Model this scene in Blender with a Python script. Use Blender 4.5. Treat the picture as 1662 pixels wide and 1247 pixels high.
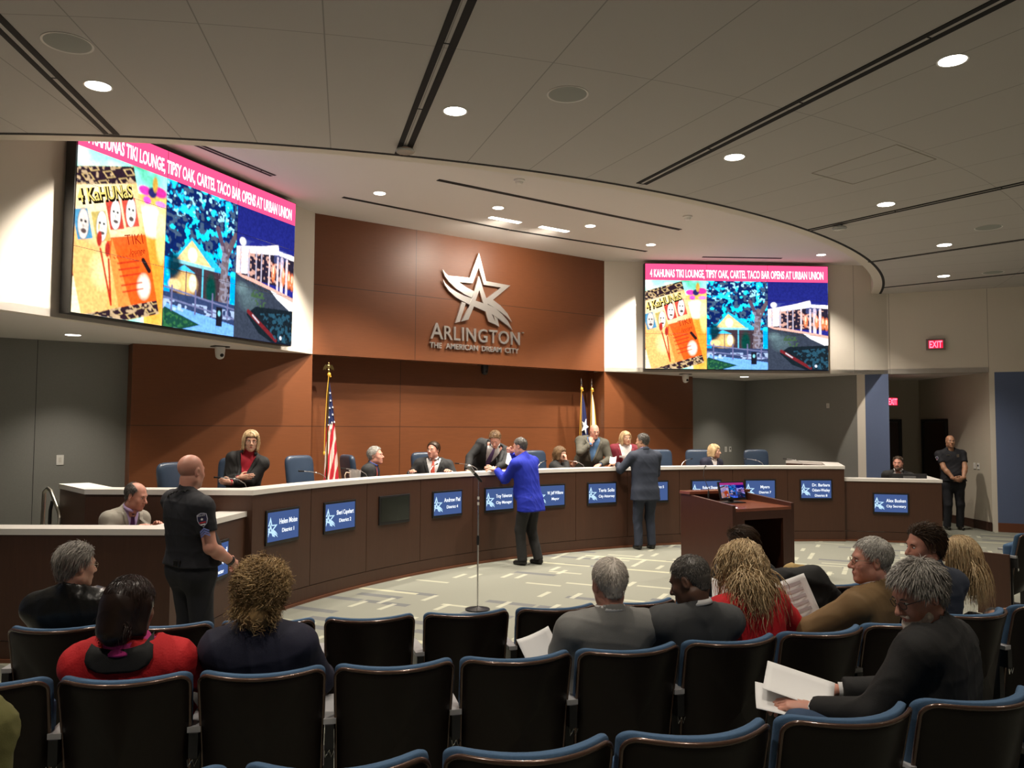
import bpy, bmesh, math, random
import numpy as np
from mathutils import Vector, Matrix, Euler
from math import sin, cos, pi, radians, atan2, sqrt, hypot
random.seed(7)
SC = bpy.context.scene
COL = SC.collection
for o in list(bpy.data.objects): bpy.data.objects.remove(o)

# ---------------------------------------------------------------- camera
FPX, PITCH, ROLL, YAW, HC = 1329.9, radians(3.0252), radians(0.3116), radians(35.898), 1.9308
cd = bpy.data.cameras.new('camera'); cam = bpy.data.objects.new('camera', cd); COL.objects.link(cam)
cd.sensor_fit = 'HORIZONTAL'; cd.sensor_width = 36.0; cd.lens = FPX / 1662 * 36.0
cd.clip_start = 0.05; cd.clip_end = 200
cam.matrix_world = (Matrix.Translation((-7.8782, -11.9533, HC)) @ Matrix.Rotation(-YAW, 4, 'Z') @
                    Matrix.Rotation(pi / 2 + PITCH, 4, 'X') @ Matrix.Rotation(ROLL, 4, 'Z'))
SC.camera = cam

# ---------------------------------------------------------------- world, exposure
SC.view_settings.view_transform = 'Standard'
SC.view_settings.look = 'None'
SC.view_settings.gamma = 1.0
SC.view_settings.use_curve_mapping = False
SC.view_settings.exposure = 0.0
wd = bpy.data.worlds.new('world'); SC.world = wd; wd.use_nodes = True
wd.node_tree.nodes['Background'].inputs[0].default_value = (0.55, 0.55, 0.6, 1)
wd.node_tree.nodes['Background'].inputs[1].default_value = 0.02
WARM = (1.0, 0.89, 0.76); NEUT = (1.0, 0.92, 0.80)

def lamp(name, loc, target, energy, size, col=WARM, radius=0.05, blend=0.5, parent=None):
    l = bpy.data.lights.new(name, 'SPOT'); l.energy = energy; l.color = col
    l.spot_size = radians(size); l.spot_blend = blend; l.shadow_soft_size = radius
    o = bpy.data.objects.new(name, l); COL.objects.link(o); o.location = loc
    d = Vector(target) - Vector(loc)
    o.rotation_euler = d.to_track_quat('-Z', 'Y').to_euler()
    return o
ZL, ZU, ZS = 4.66, 5.228, 3.037      # lower ceiling, upper ceiling, soffit
CX, CY = 0.0, 5.8                    # centre of the concentric ceiling ring and seating rows
def pol(r, deg, z=0.0):              # polar about the room's centre; deg>0 = towards the left of the panel
    a = radians(deg); return Vector((CX - r * sin(a), CY - r * cos(a), z))
DOWN_UP = [(-2.70, -1.58), (-0.92, -1.96), (0.92, -1.96), (2.70, -1.58), (1.15, -3.98), (-1.15, -3.98), (3.53, -3.98), (-3.53, -3.98), (5.88, -2.92), (-5.88, -2.92)]
DOWN_LO = [tuple(pol(12.55, a)[:2]) for a in (32.8, 19.6, 6.0, -7.1, -20.2, -32.9)] + \
          [tuple(pol(14.96, a)[:2]) for a in (32.8, 19.6, 6.8, -7.1, -20.2)] + \
          [tuple(pol(17.6, a)[:2]) for a in (28, 19.6, 6.8, -7.1, -20.2)]
for i, (x, y) in enumerate(DOWN_UP):
    lamp('upper_downlight_beam', (x, y, ZU - 0.06), (x, y, 0), 430, 105, WARM, 0.06, 0.6)
for i, (x, y) in enumerate(DOWN_LO):
    lamp('lower_downlight_beam', (x, y, ZL - 0.06), (x, y, 0), 190, 95, WARM, 0.07, 0.6)
for x in (-0.40, 0.58):              # the two linear wall washers in front of the wood panel
    lamp('washer_beam', (x, -1.42, ZU - 0.05), (x, 0, 3.9), 190, 160, WARM, 0.22, 1.0)
for x, y, t in ((-3.75, -1.62, (-3.9, -0.75, 3.6)), (3.6, -1.55, (3.6, -0.55, 3.6)), (6.9, -3.8, (6.9, -2.75, 3.7)), (-5.5, -3.3, (-6.3, -2.35, 3.6))):
    lamp('wall_beam', (x, y, ZU - 0.08), t, 800, 62, WARM, 0.05, 0.6)
for k in range(5):                   # stage lights in the upper slot aimed at the seats behind the dais
    x = -3.6 + 1.8 * k
    lamp('stage_beam', (x, -2.65, ZU - 0.08), (x * 1.25, -0.9, 1.2), 330, 75, NEUT, 0.04, 0.5)
for x, y in ((-6.37, -0.64), (6.44, -0.67)):
    lamp('soffit_beam', (x, y, ZS - 0.05), (x, y, 0), 110, 100, WARM, 0.05, 0.8)

# ---------------------------------------------------------------- mesh helpers
def setmat(me, mats):
    for m in (mats if isinstance(mats, (list, tuple)) else [mats]): me.materials.append(m)
def obj(name, me, mats=None, parent=None, smooth=False, angle=None):
    if mats is not None: setmat(me, mats)
    o = bpy.data.objects.new(name, me); COL.objects.link(o)
    if parent is not None: o.parent = parent
    if smooth:
        me.polygons.foreach_set('use_smooth', [True] * len(me.polygons))
        if angle:
            try: me.set_sharp_from_angle(angle=radians(angle))
            except Exception: pass
    return o
def tag(o, label=None, cat=None, group=None, kind=None):
    if label: o['label'] = label
    if cat: o['category'] = cat
    if group: o['group'] = group
    if kind: o['kind'] = kind
    return o
def empty(name, loc=(0, 0, 0), rz=0.0):
    o = bpy.data.objects.new(name, None); COL.objects.link(o); o.location = loc; o.rotation_euler = (0, 0, rz)
    o.empty_display_size = 0.1
    return o
def copy_tree(o, parent=None):
    c = o.copy(); COL.objects.link(c)
    if parent is not None: c.parent = parent
    for ch in list(o.children): copy_tree(ch, c)
    return c

class MB:                            # mesh builder: collects solids, then builds one mesh
    def __init__(s): s.v = []; s.f = []; s.m = []; s.mi = 0
    def add(s, vs, fs):
        n = len(s.v); s.v += [tuple(v) for v in vs]; s.f += [tuple(i + n for i in f) for f in fs]; s.m += [s.mi] * len(fs); return s
    def box(s, x0, x1, y0, y1, z0, z1, M=None):
        vs = [Vector((x, y, z)) for z in (z0, z1) for y in (y0, y1) for x in (x0, x1)]
        if M is not None: vs = [M @ v for v in vs]
        return s.add(vs, [(0, 2, 3, 1), (4, 5, 7, 6), (0, 1, 5, 4), (2, 6, 7, 3), (0, 4, 6, 2), (1, 3, 7, 5)])
    def prism(s, pts, z0, z1, M=None):   # extruded polygon (pts counter-clockwise in plan)
        n = len(pts); vs = [Vector((p[0], p[1], z0)) for p in pts] + [Vector((p[0], p[1], z1)) for p in pts]
        if M is not None: vs = [M @ v for v in vs]
        return s.add(vs, [tuple(reversed(range(n))), tuple(range(n, 2 * n))] + [(i, (i + 1) % n, n + (i + 1) % n, n + i) for i in range(n)])
    def wallrun(s, pts, z0, z1, th):     # thick wall following a polyline, thickness to its left side
        L = offset_line(pts, th)
        vs = []; fs = []
        for (p, q) in zip(pts, L): vs += [(p[0], p[1], z0), (q[0], q[1], z0), (p[0], p[1], z1), (q[0], q[1], z1)]
        n = len(pts)
        for i in range(n - 1):
            a = 4 * i; b = a + 4
            fs += [(a, b, b + 2, a + 2), (a + 1, a + 3, b + 3, b + 1), (a + 2, b + 2, b + 3, a + 3), (a, a + 1, b + 1, b)]
        fs += [(0, 2, 3, 1), (4 * n - 4, 4 * n - 3, 4 * n - 1, 4 * n - 2)]
        return s.add(vs, fs)
    def tube(s, pts, r, seg=8, cap=True):
        pts = [Vector(p) for p in pts]; n = len(pts); vs = []; fs = []
        rr = r if isinstance(r, (list, tuple)) else [r] * n
        T = [(pts[min(i + 1, n - 1)] - pts[max(i - 1, 0)]).normalized() for i in range(n)]
        up = Vector((0, 0, 1)) if abs(T[0].z) < 0.9 else Vector((1, 0, 0))
        N = (up - T[0] * up.dot(T[0])).normalized()
        for i in range(n):
            N = (N - T[i] * N.dot(T[i])).normalized(); Bn = T[i].cross(N)
            for k in range(seg):
                a = 2 * pi * k / seg; vs.append(pts[i] + (N * cos(a) + Bn * sin(a)) * rr[i])
        for i in range(n - 1):
            for k in range(seg):
                k2 = (k + 1) % seg; fs.append((i * seg + k, i * seg + k2, (i + 1) * seg + k2, (i + 1) * seg + k))
        if cap: fs += [tuple(reversed(range(seg))), tuple(range((n - 1) * seg, n * seg))]
        return s.add(vs, fs)
    def lathe(s, prof, c=(0, 0, 0), seg=24, M=None):   # prof: list of (r, z)
        vs = []; fs = []; n = len(prof)
        for (r, z) in prof:
            for k in range(seg):
                a = 2 * pi * k / seg; vs.append(Vector((c[0] + r * cos(a), c[1] + r * sin(a), c[2] + z)))
        if M is not None: vs = [M @ v for v in vs]
        for i in range(n - 1):
            for k in range(seg):
                k2 = (k + 1) % seg; fs.append((i * seg + k, i * seg + k2, (i + 1) * seg + k2, (i + 1) * seg + k))
        fs += [tuple(reversed(range(seg))), tuple(range((n - 1) * seg, n * seg))]
        return s.add(vs, fs)
    def ball(s, c, r, seg=12, M=None):
        r = r if isinstance(r, (list, tuple)) else (r, r, r); vs = []; fs = []
        for i in range(1, seg):
            t = pi * i / seg
            for k in range(seg): a = 2 * pi * k / seg; vs.append(Vector((c[0] + r[0] * sin(t) * cos(a), c[1] + r[1] * sin(t) * sin(a), c[2] + r[2] * cos(t))))
        vs += [Vector((c[0], c[1], c[2] + r[2])), Vector((c[0], c[1], c[2] - r[2]))]
        if M is not None: vs = [M @ v for v in vs]
        n = (seg - 1) * seg
        for i in range(seg - 2):
            for k in range(seg): k2 = (k + 1) % seg; fs.append((i * seg + k, (i + 1) * seg + k, (i + 1) * seg + k2, i * seg + k2))
        for k in range(seg): k2 = (k + 1) % seg; fs += [(n, k, k2), (n + 1, (seg - 2) * seg + k2, (seg - 2) * seg + k)]
        return s.add(vs, fs)
    def mesh(s, name='m'):
        me = bpy.data.meshes.new(name); me.from_pydata(s.v, [], s.f)
        if any(s.m): me.polygons.foreach_set('material_index', s.m)
        me.update(); return me
    def build(s, name, mats, parent=None, smooth=False, bevel=0, angle=35, seg=2):
        me = s.mesh(name); o = obj(name, me, mats, parent, smooth, angle if smooth else None)
        if bevel:
            b = o.modifiers.new('bevel', 'BEVEL'); b.width = bevel; b.segments = seg; b.limit_method = 'ANGLE'; b.angle_limit = radians(40)
        return o
def offset_line(pts, th):
    P = [Vector((p[0], p[1])) for p in pts]; out = []
    for i in range(len(P)):
        d0 = (P[i] - P[i - 1]).normalized() if i > 0 else None
        d1 = (P[i + 1] - P[i]).normalized() if i < len(P) - 1 else None
        if d0 is None: d0 = d1
        if d1 is None: d1 = d0
        n0 = Vector((-d0.y, d0.x)); n1 = Vector((-d1.y, d1.x)); n = (n0 + n1).normalized()
        out.append(P[i] + n * th / max(0.3, n.dot(n0)))
    return [tuple(q) for q in out]
def grid_mesh(name, V, nu, nv, close_u=False):   # V[(j*nu+i)]
    fs = []
    for j in range(nv - 1):
        for i in range(nu - (0 if close_u else 1)):
            i2 = (i + 1) % nu; fs.append((j * nu + i, j * nu + i2, (j + 1) * nu + i2, (j + 1) * nu + i))
    me = bpy.data.meshes.new(name); me.from_pydata([tuple(v) for v in V], [], fs); me.update(); return me
def text_mesh(body, size, extrude=0.002, width=None, align='CENTER', bold=0.0, space=1.0, shear=0.0):
    c = bpy.data.curves.new('txt', 'FONT'); c.body = body; c.size = size; c.extrude = extrude; c.align_x = align
    c.offset = bold; c.space_character = space; c.shear = shear; c.resolution_u = 3
    o = bpy.data.objects.new('txt', c); COL.objects.link(o)
    dg = bpy.context.evaluated_depsgraph_get(); me = bpy.data.meshes.new_from_object(o.evaluated_get(dg))
    bpy.data.objects.remove(o); bpy.data.curves.remove(c)
    if width and len(me.vertices):
        xs = [v.co.x for v in me.vertices]; w = max(xs) - min(xs); k = width / w; x0 = min(xs)
        for v in me.vertices: v.co.x = (v.co.x - (min(xs) + w / 2 if align == 'CENTER' else x0)) * k
    me.materials.clear(); return me

# ---------------------------------------------------------------- materials
_M = {}
def mat(name, col, rough=0.6, metal=0.0, var=0.0, vscale=8.0, bump=0.0, bscale=60.0, emit=None, estr=1.0, sheen=0.0, spec=0.5, coat=0.0, sss=0.0, stretch=None, trans=0.0, alpha=1.0):
    if name in _M: return _M[name]
    m = bpy.data.materials.new(name); m.use_nodes = True; nt = m.node_tree; b = nt.nodes['Principled BSDF']
    b.inputs['Base Color'].default_value = (*col, 1); b.inputs['Roughness'].default_value = rough; b.inputs['Metallic'].default_value = metal
    b.inputs['Specular IOR Level'].default_value = spec
    if coat: b.inputs['Coat Weight'].default_value = coat; b.inputs['Coat Roughness'].default_value = 0.12
    if sheen: b.inputs['Sheen Weight'].default_value = sheen; b.inputs['Sheen Roughness'].default_value = 0.4
    if sss: b.inputs['Subsurface Weight'].default_value = sss; b.inputs['Subsurface Scale'].default_value = 0.01
    if trans: b.inputs['Transmission Weight'].default_value = trans
    if emit: b.inputs['Emission Color'].default_value = (*emit, 1); b.inputs['Emission Strength'].default_value = estr
    if var or bump:
        tc = nt.nodes.new('ShaderNodeTexCoord'); src = tc.outputs['Object']
        if stretch:
            mp = nt.nodes.new('ShaderNodeMapping'); mp.inputs['Scale'].default_value = stretch; nt.links.new(src, mp.inputs[0]); src = mp.outputs[0]
    if var:
        n = nt.nodes.new('ShaderNodeTexNoise'); n.inputs['Scale'].default_value = vscale; n.inputs['Detail'].default_value = 4; nt.links.new(src, n.inputs['Vector'])
        r = nt.nodes.new('ShaderNodeMix'); r.data_type = 'RGBA'
        r.inputs['A'].default_value = (*[c * (1 - var) for c in col], 1); r.inputs['B'].default_value = (*[min(1, c * (1 + var)) for c in col], 1)
        nt.links.new(n.outputs['Fac'], r.inputs['Factor']); nt.links.new(r.outputs['Result'], b.inputs['Base Color'])
    if bump:
        n2 = nt.nodes.new('ShaderNodeTexNoise'); n2.inputs['Scale'].default_value = bscale; n2.inputs['Detail'].default_value = 3; nt.links.new(src, n2.inputs['Vector'])
        bp = nt.nodes.new('ShaderNodeBump'); bp.inputs['Strength'].default_value = bump; bp.inputs['Distance'].default_value = 0.004
        nt.links.new(n2.outputs['Fac'], bp.inputs['Height']); nt.links.new(bp.outputs[0], b.inputs['Normal'])
    _M[name] = m; return m
def emat(name, col, s):
    if name in _M: return _M[name]
    m = bpy.data.materials.new(name); m.use_nodes = True; nt = m.node_tree; nt.nodes.clear()
    e = nt.nodes.new('ShaderNodeEmission'); e.inputs[0].default_value = (*col, 1); e.inputs[1].default_value = s
    o = nt.nodes.new('ShaderNodeOutputMaterial'); nt.links.new(e.outputs[0], o.inputs[0]); _M[name] = m; return m
class NT:                             # tiny node-graph writer for math on coordinates
    def __init__(s, m): s.nt = m.node_tree
    def n(s, t, **k):
        x = s.nt.nodes.new(t)
        for a, b in k.items(): setattr(x, a, b)
        return x
    def m(s, op, a, b=None, c=None):
        x = s.n('ShaderNodeMath', operation=op)
        for i, q in enumerate((a, b, c)):
            if q is None: continue
            if isinstance(q, (int, float)): x.inputs[i].default_value = q
            else: s.nt.links.new(q, x.inputs[i])
        return x.outputs[0]
    def mix(s, f, A, B):
        x = s.n('ShaderNodeMix', data_type='RGBA')
        for nm, q in (('Factor', f), ('A', A), ('B', B)):
            if isinstance(q, (int, float)): x.inputs[nm].default_value = q
            elif isinstance(q, tuple): x.inputs[nm].default_value = (*q, 1)
            else: s.nt.links.new(q, x.inputs[nm])
        return x.outputs['Result']
    def xyz(s, kind='Object'):
        t = s.n('ShaderNodeTexCoord'); p = s.n('ShaderNodeSeparateXYZ'); s.nt.links.new(t.outputs[kind], p.inputs[0]); return p.outputs

def wood_mat(name, col, rough=0.42, joints=None, jcol=(0.02, 0.01, 0.006), horiz=False, coat=0.0):
    if name in _M: return _M[name]
    m = mat(name, col, rough, 0, 0, coat=coat); g = NT(m); b = m.node_tree.nodes['Principled BSDF']
    t = g.n('ShaderNodeTexCoord'); mp = g.n('ShaderNodeMapping'); mp.inputs['Scale'].default_value = (3, 3, 40) if horiz else (40, 40, 2.2)
    m.node_tree.links.new(t.outputs['Object'], mp.inputs[0])
    n = g.n('ShaderNodeTexNoise'); n.inputs['Scale'].default_value = 1.6; n.inputs['Detail'].default_value = 5; m.node_tree.links.new(mp.outputs[0], n.inputs['Vector'])
    n2 = g.n('ShaderNodeTexNoise'); n2.inputs['Scale'].default_value = 1.1; m.node_tree.links.new(t.outputs['Object'], n2.inputs['Vector'])
    c = g.mix(n.outputs['Fac'], tuple(x * 0.78 for x in col), tuple(x * 1.2 for x in col))
    c = g.mix(g.m('MULTIPLY', n2.outputs['Fac'], 0.35), c, tuple(x * 0.8 for x in col))
    if joints:
        p = g.xyz(); f = None
        for ax, val in joints:
            d = g.m('ABSOLUTE', g.m('SUBTRACT', p[ax], val)); q = g.m('LESS_THAN', d, 0.006); f = q if f is None else g.m('MAXIMUM', f, q)
        c = g.mix(f, c, jcol)
    m.node_tree.links.new(c, b.inputs['Base Color']); return m
WOOD_J = [(2, 1.93), (2, 4.12), (0, -1.22)]
M_panel = wood_mat('walnut_wall_veneer', (0.168, 0.054, 0.018), 0.42, WOOD_J, (0.06, 0.02, 0.008), horiz=True)
M_dais = wood_mat('dark_walnut_dais', (0.072, 0.030, 0.016), 0.45)
M_pod = wood_mat('dark_cherry_wood', (0.060, 0.020, 0.011), 0.38)
M_podtop = wood_mat('red_cherry_top', (0.21, 0.065, 0.032), 0.25, coat=0.4, horiz=True)
M_base = mat('reddish_base_trim', (0.16, 0.055, 0.025), 0.35)
M_white = mat('warm_white_wall_paint', (0.72, 0.67, 0.58), 0.7, 0, 0.03, 1.5)
M_ceil_up = mat('white_ceiling_paint', (0.72, 0.69, 0.65), 0.8)
M_grey = mat('grey_fabric_wall', (0.22, 0.22, 0.205), 0.85, 0, 0.08, 60, 0.3, 300)
M_blue = mat('blue_fabric_wall', (0.115, 0.155, 0.27), 0.85, 0, 0.1, 80, 0.3, 300)
M_cap = mat('white_solid_surface', (0.80, 0.77, 0.72), 0.3)
M_black = mat('black_plastic', (0.012, 0.012, 0.013), 0.4)
M_blackmet = mat('black_metal', (0.02, 0.02, 0.02), 0.35, 0.6)
M_slot = mat('black_slot', (0.006, 0.006, 0.006), 0.8)
M_steel = mat('brushed_steel', (0.62, 0.62, 0.62), 0.28, 1.0, 0.1, 300)
M_chrome = mat('chrome', (0.8, 0.8, 0.8), 0.12, 1.0)
M_alu = mat('satin_nickel', (0.55, 0.53, 0.46), 0.3, 1.0)
M_plate = mat('white_plastic', (0.75, 0.74, 0.70), 0.4)
M_gold = mat('gold_fringe', (0.85, 0.5, 0.06), 0.4, 0.3)
M_brass = mat('polished_brass', (0.75, 0.6, 0.25), 0.2, 1.0)
M_lamp = emat('lamp_disc', (1.0, 0.93, 0.82), 14)
M_leather = mat('navy_leather', (0.030, 0.047, 0.078), 0.30, 0, 0.15, 5, 0.15, 120)
M_upho = mat('blue_seat_fabric', (0.060, 0.125, 0.225), 0.9, 0, 0.15, 150, 0.4, 400)
M_shell = wood_mat('dark_seat_shell', (0.009, 0.005, 0.0036), 0.40); M_shell.node_tree.nodes['Principled BSDF'].inputs['Specular IOR Level'].default_value = 0.3
M_trimw = mat('varnished_shell_edge', (0.10, 0.055, 0.038), 0.25, 0.4, coat=0.6)
M_paper = mat('white_paper', (0.85, 0.85, 0.84), 0.6)
M_ink = mat('grey_print', (0.35, 0.35, 0.37), 0.7)
# ================================================================ the room
def lerp(a, b, t): return a + (b - a) * t
WL = radians(32.55)
WE = (7.85, -3.09); SE = (8.75, -4.60); FARP = (15.4, -16.0)
def struct(name, mb, m, **k): return tag(mb.build(name, m, **k), kind='structure')
# floor with its gentle slope up through the seating
def floor_z(x, y): return max(0.0, (hypot(x - CX, y - CY) - 14.75) * 0.072)
nx, ny = 141, 91
V = []
for j in range(ny):
    for i in range(nx):
        x = -17.5 + 0.25 * i; y = -16.5 + 0.25 * j * (22.0 / 22.5)
        V.append((x, y, floor_z(x, y)))
M_carpet = mat('patterned_carpet', (0.26, 0.265, 0.215), 0.95)
g = NT(M_carpet); P = g.xyz(); ca, sa = cos(radians(-61)), sin(radians(-61))
U = g.m('ADD', g.m('MULTIPLY', P[0], ca), g.m('MULTIPLY', P[1], sa)); W = g.m('SUBTRACT', g.m('MULTIPLY', P[1], ca), g.m('MULTIPLY', P[0], sa))
def dashes(u, w, L, H, wid, frac, seed):
    row = g.m('FLOOR', g.m('DIVIDE', w, H)); fr = g.m('FRACT', g.m('DIVIDE', w, H))
    wn = g.n('ShaderNodeTexWhiteNoise', noise_dimensions='1D'); g.nt.links.new(g.m('ADD', row, seed), wn.inputs['W'])
    uu = g.m('ADD', g.m('DIVIDE', u, L), g.m('MULTIPLY', wn.outputs[0], 7.3)); cell = g.m('FLOOR', uu); fu = g.m('FRACT', uu)
    cv = g.n('ShaderNodeCombineXYZ'); g.nt.links.new(cell, cv.inputs[0]); g.nt.links.new(row, cv.inputs[1]); cv.inputs[2].default_value = seed
    w2 = g.n('ShaderNodeTexWhiteNoise', noise_dimensions='3D'); g.nt.links.new(cv.outputs[0], w2.inputs['Vector'])
    on = g.m('LESS_THAN', w2.outputs['Value'], frac)
    return g.m('MULTIPLY', g.m('MULTIPLY', on, g.m('LESS_THAN', fr, wid)), g.m('LESS_THAN', fu, 0.93))
c = (0.27, 0.272, 0.222)
nz = g.n('ShaderNodeTexNoise'); nz.inputs['Scale'].default_value = 300; tcn = g.n('ShaderNodeTexCoord'); g.nt.links.new(tcn.outputs['Object'], nz.inputs['Vector'])
c = g.mix(nz.outputs['Fac'], (0.165, 0.170, 0.137), (0.235, 0.24, 0.197))
c = g.mix(g.m('MULTIPLY', dashes(U, W, 0.62, 0.30, 0.42, 0.22, 3.0), 0.8), c, (0.10, 0.105, 0.115))
c = g.mix(g.m('MULTIPLY', dashes(U, W, 0.50, 0.22, 0.30, 0.10, 11.0), 0.6), c, (0.45, 0.45, 0.33))
c = g.mix(g.m('MULTIPLY', dashes(W, U, 0.34, 0.18, 0.34, 0.16, 23.0), 0.6), c, (0.47, 0.47, 0.36))
c = g.mix(g.m('MULTIPLY', dashes(U, W, 1.9, 0.90, 0.09, 0.26, 31.0), 0.55), c, (0.55, 0.54, 0.36))
g.nt.links.new(c, M_carpet.node_tree.nodes['Principled BSDF'].inputs['Base Color'])
tag(obj('floor', grid_mesh('floor', V, nx, ny), M_carpet), kind='structure')

# walls above the soffit and the audience side walls
mb = MB(); mb.wallrun([(-WE[0], WE[1]), (-3.01, 0.0)], ZS, ZU + 0.05, 0.15); struct('wall_left_wing', mb, M_white)
mb = MB(); mb.wallrun([(3.01, 0.0), WE], ZS, ZU + 0.05, 0.15); struct('wall_right_wing', mb, M_white)
def wall_joints(m_, p0, p1, ts):     # reveals as thin dark strips between wall panels
    for t in ts:
        x, y = lerp(p0[0], p1[0], t), lerp(p0[1], p1[1], t); d = Vector((p1[0] - p0[0], p1[1] - p0[1])).normalized()
        n = Vector((d.y, -d.x)) * 0.001
        m_.prism([(x - d.x * .004 + n.x, y - d.y * .004 + n.y), (x + d.x * .004 + n.x, y + d.y * .004 + n.y), (x + d.x * .004, y + d.y * .004), (x - d.x * .004, y - d.y * .004)], ZS, ZU)
M_joint = mat('wall_reveal', (0.30, 0.27, 0.22), 0.8)
mj = MB(); wall_joints(mj, (3.01, 0), WE, (0.88,)); wall_joints(mj, (-3.01, 0), (-WE[0], WE[1]), (0.9,)); struct('trim_1', mj, M_joint)
mb = MB(); mb.wallrun([WE, SE, FARP], ZS, ZL + 0.1, 0.15); struct('wall_right', mb, M_white)
mb = MB(); mb.wallrun([(-FARP[0], FARP[1]), (-SE[0], SE[1]), (-WE[0], WE[1])], ZS, ZL + 0.1, 0.15); struct('wall_left', mb, M_white)
mj = MB(); wall_joints(mj, SE, FARP, (0.0, 0.2, 0.4)); wall_joints(mj, WE, SE, (0.02,)); struct('trim_2', mj, M_joint)
# lower side walls: blue fabric with a pale edge post and wooden baseboard
for s, nm in ((1, 'right'), (-1, 'left')):
    a0 = (s * 8.795, -4.68); pts = [a0, (s * FARP[0], FARP[1])]
    if s < 0: pts = pts[::-1]
    struct('wall_%s_lower' % nm, MB().wallrun(pts, 0.17, ZS, 0.15), M_blue)
    struct('baseboard_%s' % nm, MB().wallrun([(p[0] - s * .012, p[1] - .006) for p in pts], 0.0, 0.17, 0.17), M_base)
    q = [(s * 8.75, -4.60), (s * 8.795, -4.68)]
    if s < 0: q = q[::-1]
    struct('trim_3' if s > 0 else 'trim_4', MB().wallrun(q, 0.0, ZS, 0.15), M_white)
struct('wall_back', MB().box(-16, 16, -16.2, -16.0, 0, 5), M_white)
# the blue column with its pale return, beside the corridor
for s in (1, -1):
    pp = [(7.60, -2.56), (7.63, -2.72), (8.0, -2.6), (7.95, -2.4)]; pq = [(7.63, -2.72), (7.79, -3.13), (8.15, -2.9), (8.0, -2.6)]
    f = (lambda P_: P_) if s > 0 else (lambda P_: [(-x, y) for x, y in P_][::-1])
    struct('trim_5' if s > 0 else 'trim_6', MB().prism(f(pp), 0.45 if 0 else 0, ZS), M_white)
    struct('wall_%s_column' % ('right' if s > 0 else 'left'), MB().prism(f(pq), 0, ZS), M_blue)
# corridor
cdv = Vector((0.586, 0.81)); A0 = Vector((8.75, -4.60)); A1 = A0 + cdv * 2.72; B0 = Vector((7.98, -2.95)); B1 = B0 + cdv * 2.2
M_corr = mat('corridor_paint', (0.50, 0.455, 0.37), 0.8)
struct('wall_corridor_right', MB().wallrun([tuple(A1), tuple(A0)], 0.0, ZS, 0.15), M_corr)
struct('wall_corridor_left', MB().wallrun([tuple(B0), tuple(B1)], 0.0, ZS, 0.15), M_corr)
struct('wall_corridor_end', MB().wallrun([tuple(B1 + Vector((-.9, .3))), tuple(A1)], 0.0, ZS, 0.15), M_corr)
struct('baseboard_corridor', MB().wallrun([tuple(A1 - Vector((.012, 0))), tuple(A0 - Vector((.012, 0)))], 0.0, 0.17, -0.02), mat('dark_base', (0.05, 0.02, 0.012), 0.5))
struct('ceiling_corridor', MB().prism([(7.85, -3.09), (8.75, -4.6), tuple(A1 + cdv * .3), tuple(B1 + Vector((-.9, .6)))], ZS, ZS + 0.1), M_ceil_up)
M_door = wood_mat('dark_door', (0.035, 0.016, 0.010), 0.4)
def door(name, p, d, w, h=2.1):
    d = Vector(d).normalized(); n = Vector((d.y, -d.x))
    Mx = Matrix(((d.x, -n.x, 0, p[0]), (d.y, -n.y, 0, p[1]), (0, 0, 1, 0), (0, 0, 0, 1)))
    f = MB().box(-.06, 0, -.03, .1, 0, h + .06, Mx).box(w, w + .06, -.03, .1, 0, h + .06, Mx).box(0, w, -.03, .1, h, h + .06, Mx).build(name, M_black)
    tag(f, kind='structure')
    MB().box(0.005, w - .005, -.012, .06, 0.01, h - .005, Mx).build('door_leaf', M_door, f)
    MB().box(w - .12, w - .06, -.06, -.02, 0.98, 1.02, Mx).build('door_handle', M_alu, f)
door('door_1', A1 - cdv * 1.35 - Vector((.81, -.586)) * .03 * 0 - Vector((.02, 0)), cdv * -1, 0.0001 + .9) if 0 else None
e = (A1 - B1 + Vector((.9, -.3))); door('door_1', A1 - e.normalized() * 1.35 - Vector((0.0, .04)), e, 0.85)
door('door_2', A1 - cdv * .25 - Vector((.03, -.02)), -cdv, 0.9)
# lower walls behind the dais
struct('wall_wood_left', MB().box(-5.56, -3.01, 0, 0.27, 0, ZS), M_panel)
struct('wall_wood_right', MB().box(3.01, 5.56, 0, 0.27, 0, ZS), M_panel)
struct('wall_recess', MB().box(-3.3, 3.3, 0.5, 0.62, 0, ZS + .2), M_panel)
struct('wall_recess_sides', MB().box(-3.16, -3.01, 0.272, 0.5, 0, ZS).box(3.01, 3.16, 0.272, 0.5, 0, ZS), M_panel)
struct('wall_front', MB().box(-3.01, 3.01, -0.001, 0.15, ZS, ZU + .05), M_panel)
struct('soffit_panel', MB().box(-3.01, 3.01, 0.15, 0.5, ZS + 0.02, ZS + 0.1), M_panel)
struct('wall_grey_left', MB().box(-9.6, -5.56, 0.27, 0.4, 0, ZS), M_grey)
struct('wall_grey_right', MB().box(5.56, 7.72, 0.27, 0.4, 0, ZS), M_grey)
struct('wall_grey_return_right', MB().prism([(7.66, .27), (7.60, -2.56), (7.75, -2.56), (7.8, .27)], 0, ZS), M_grey)
struct('wall_grey_return_left', MB().prism([(-8.9, .27), (-8.9, -2.56), (-8.75, -2.56), (-8.75, .27)], 0, ZS), M_grey)
mj = MB()
for x in (-6.65, -8.0): mj.box(x - .003, x + .003, .268, .27, .5, ZS)
struct('trim_7', mj, M_slot)
for s in (1, -1):
    pl = [(s * 3.01, 0.0), (s * WE[0], WE[1]), (s * 9.0, -2.5), (s * 9.0, .3), (s * 3.01, .3)]
    if s > 0: pl = pl
    else: pl = pl[::-1]
    struct('ceiling_soffit_%s' % ('right' if s > 0 else 'left'), MB().prism(pl, ZS + 0.0005, ZS + 0.08), M_ceil_up)
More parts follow.
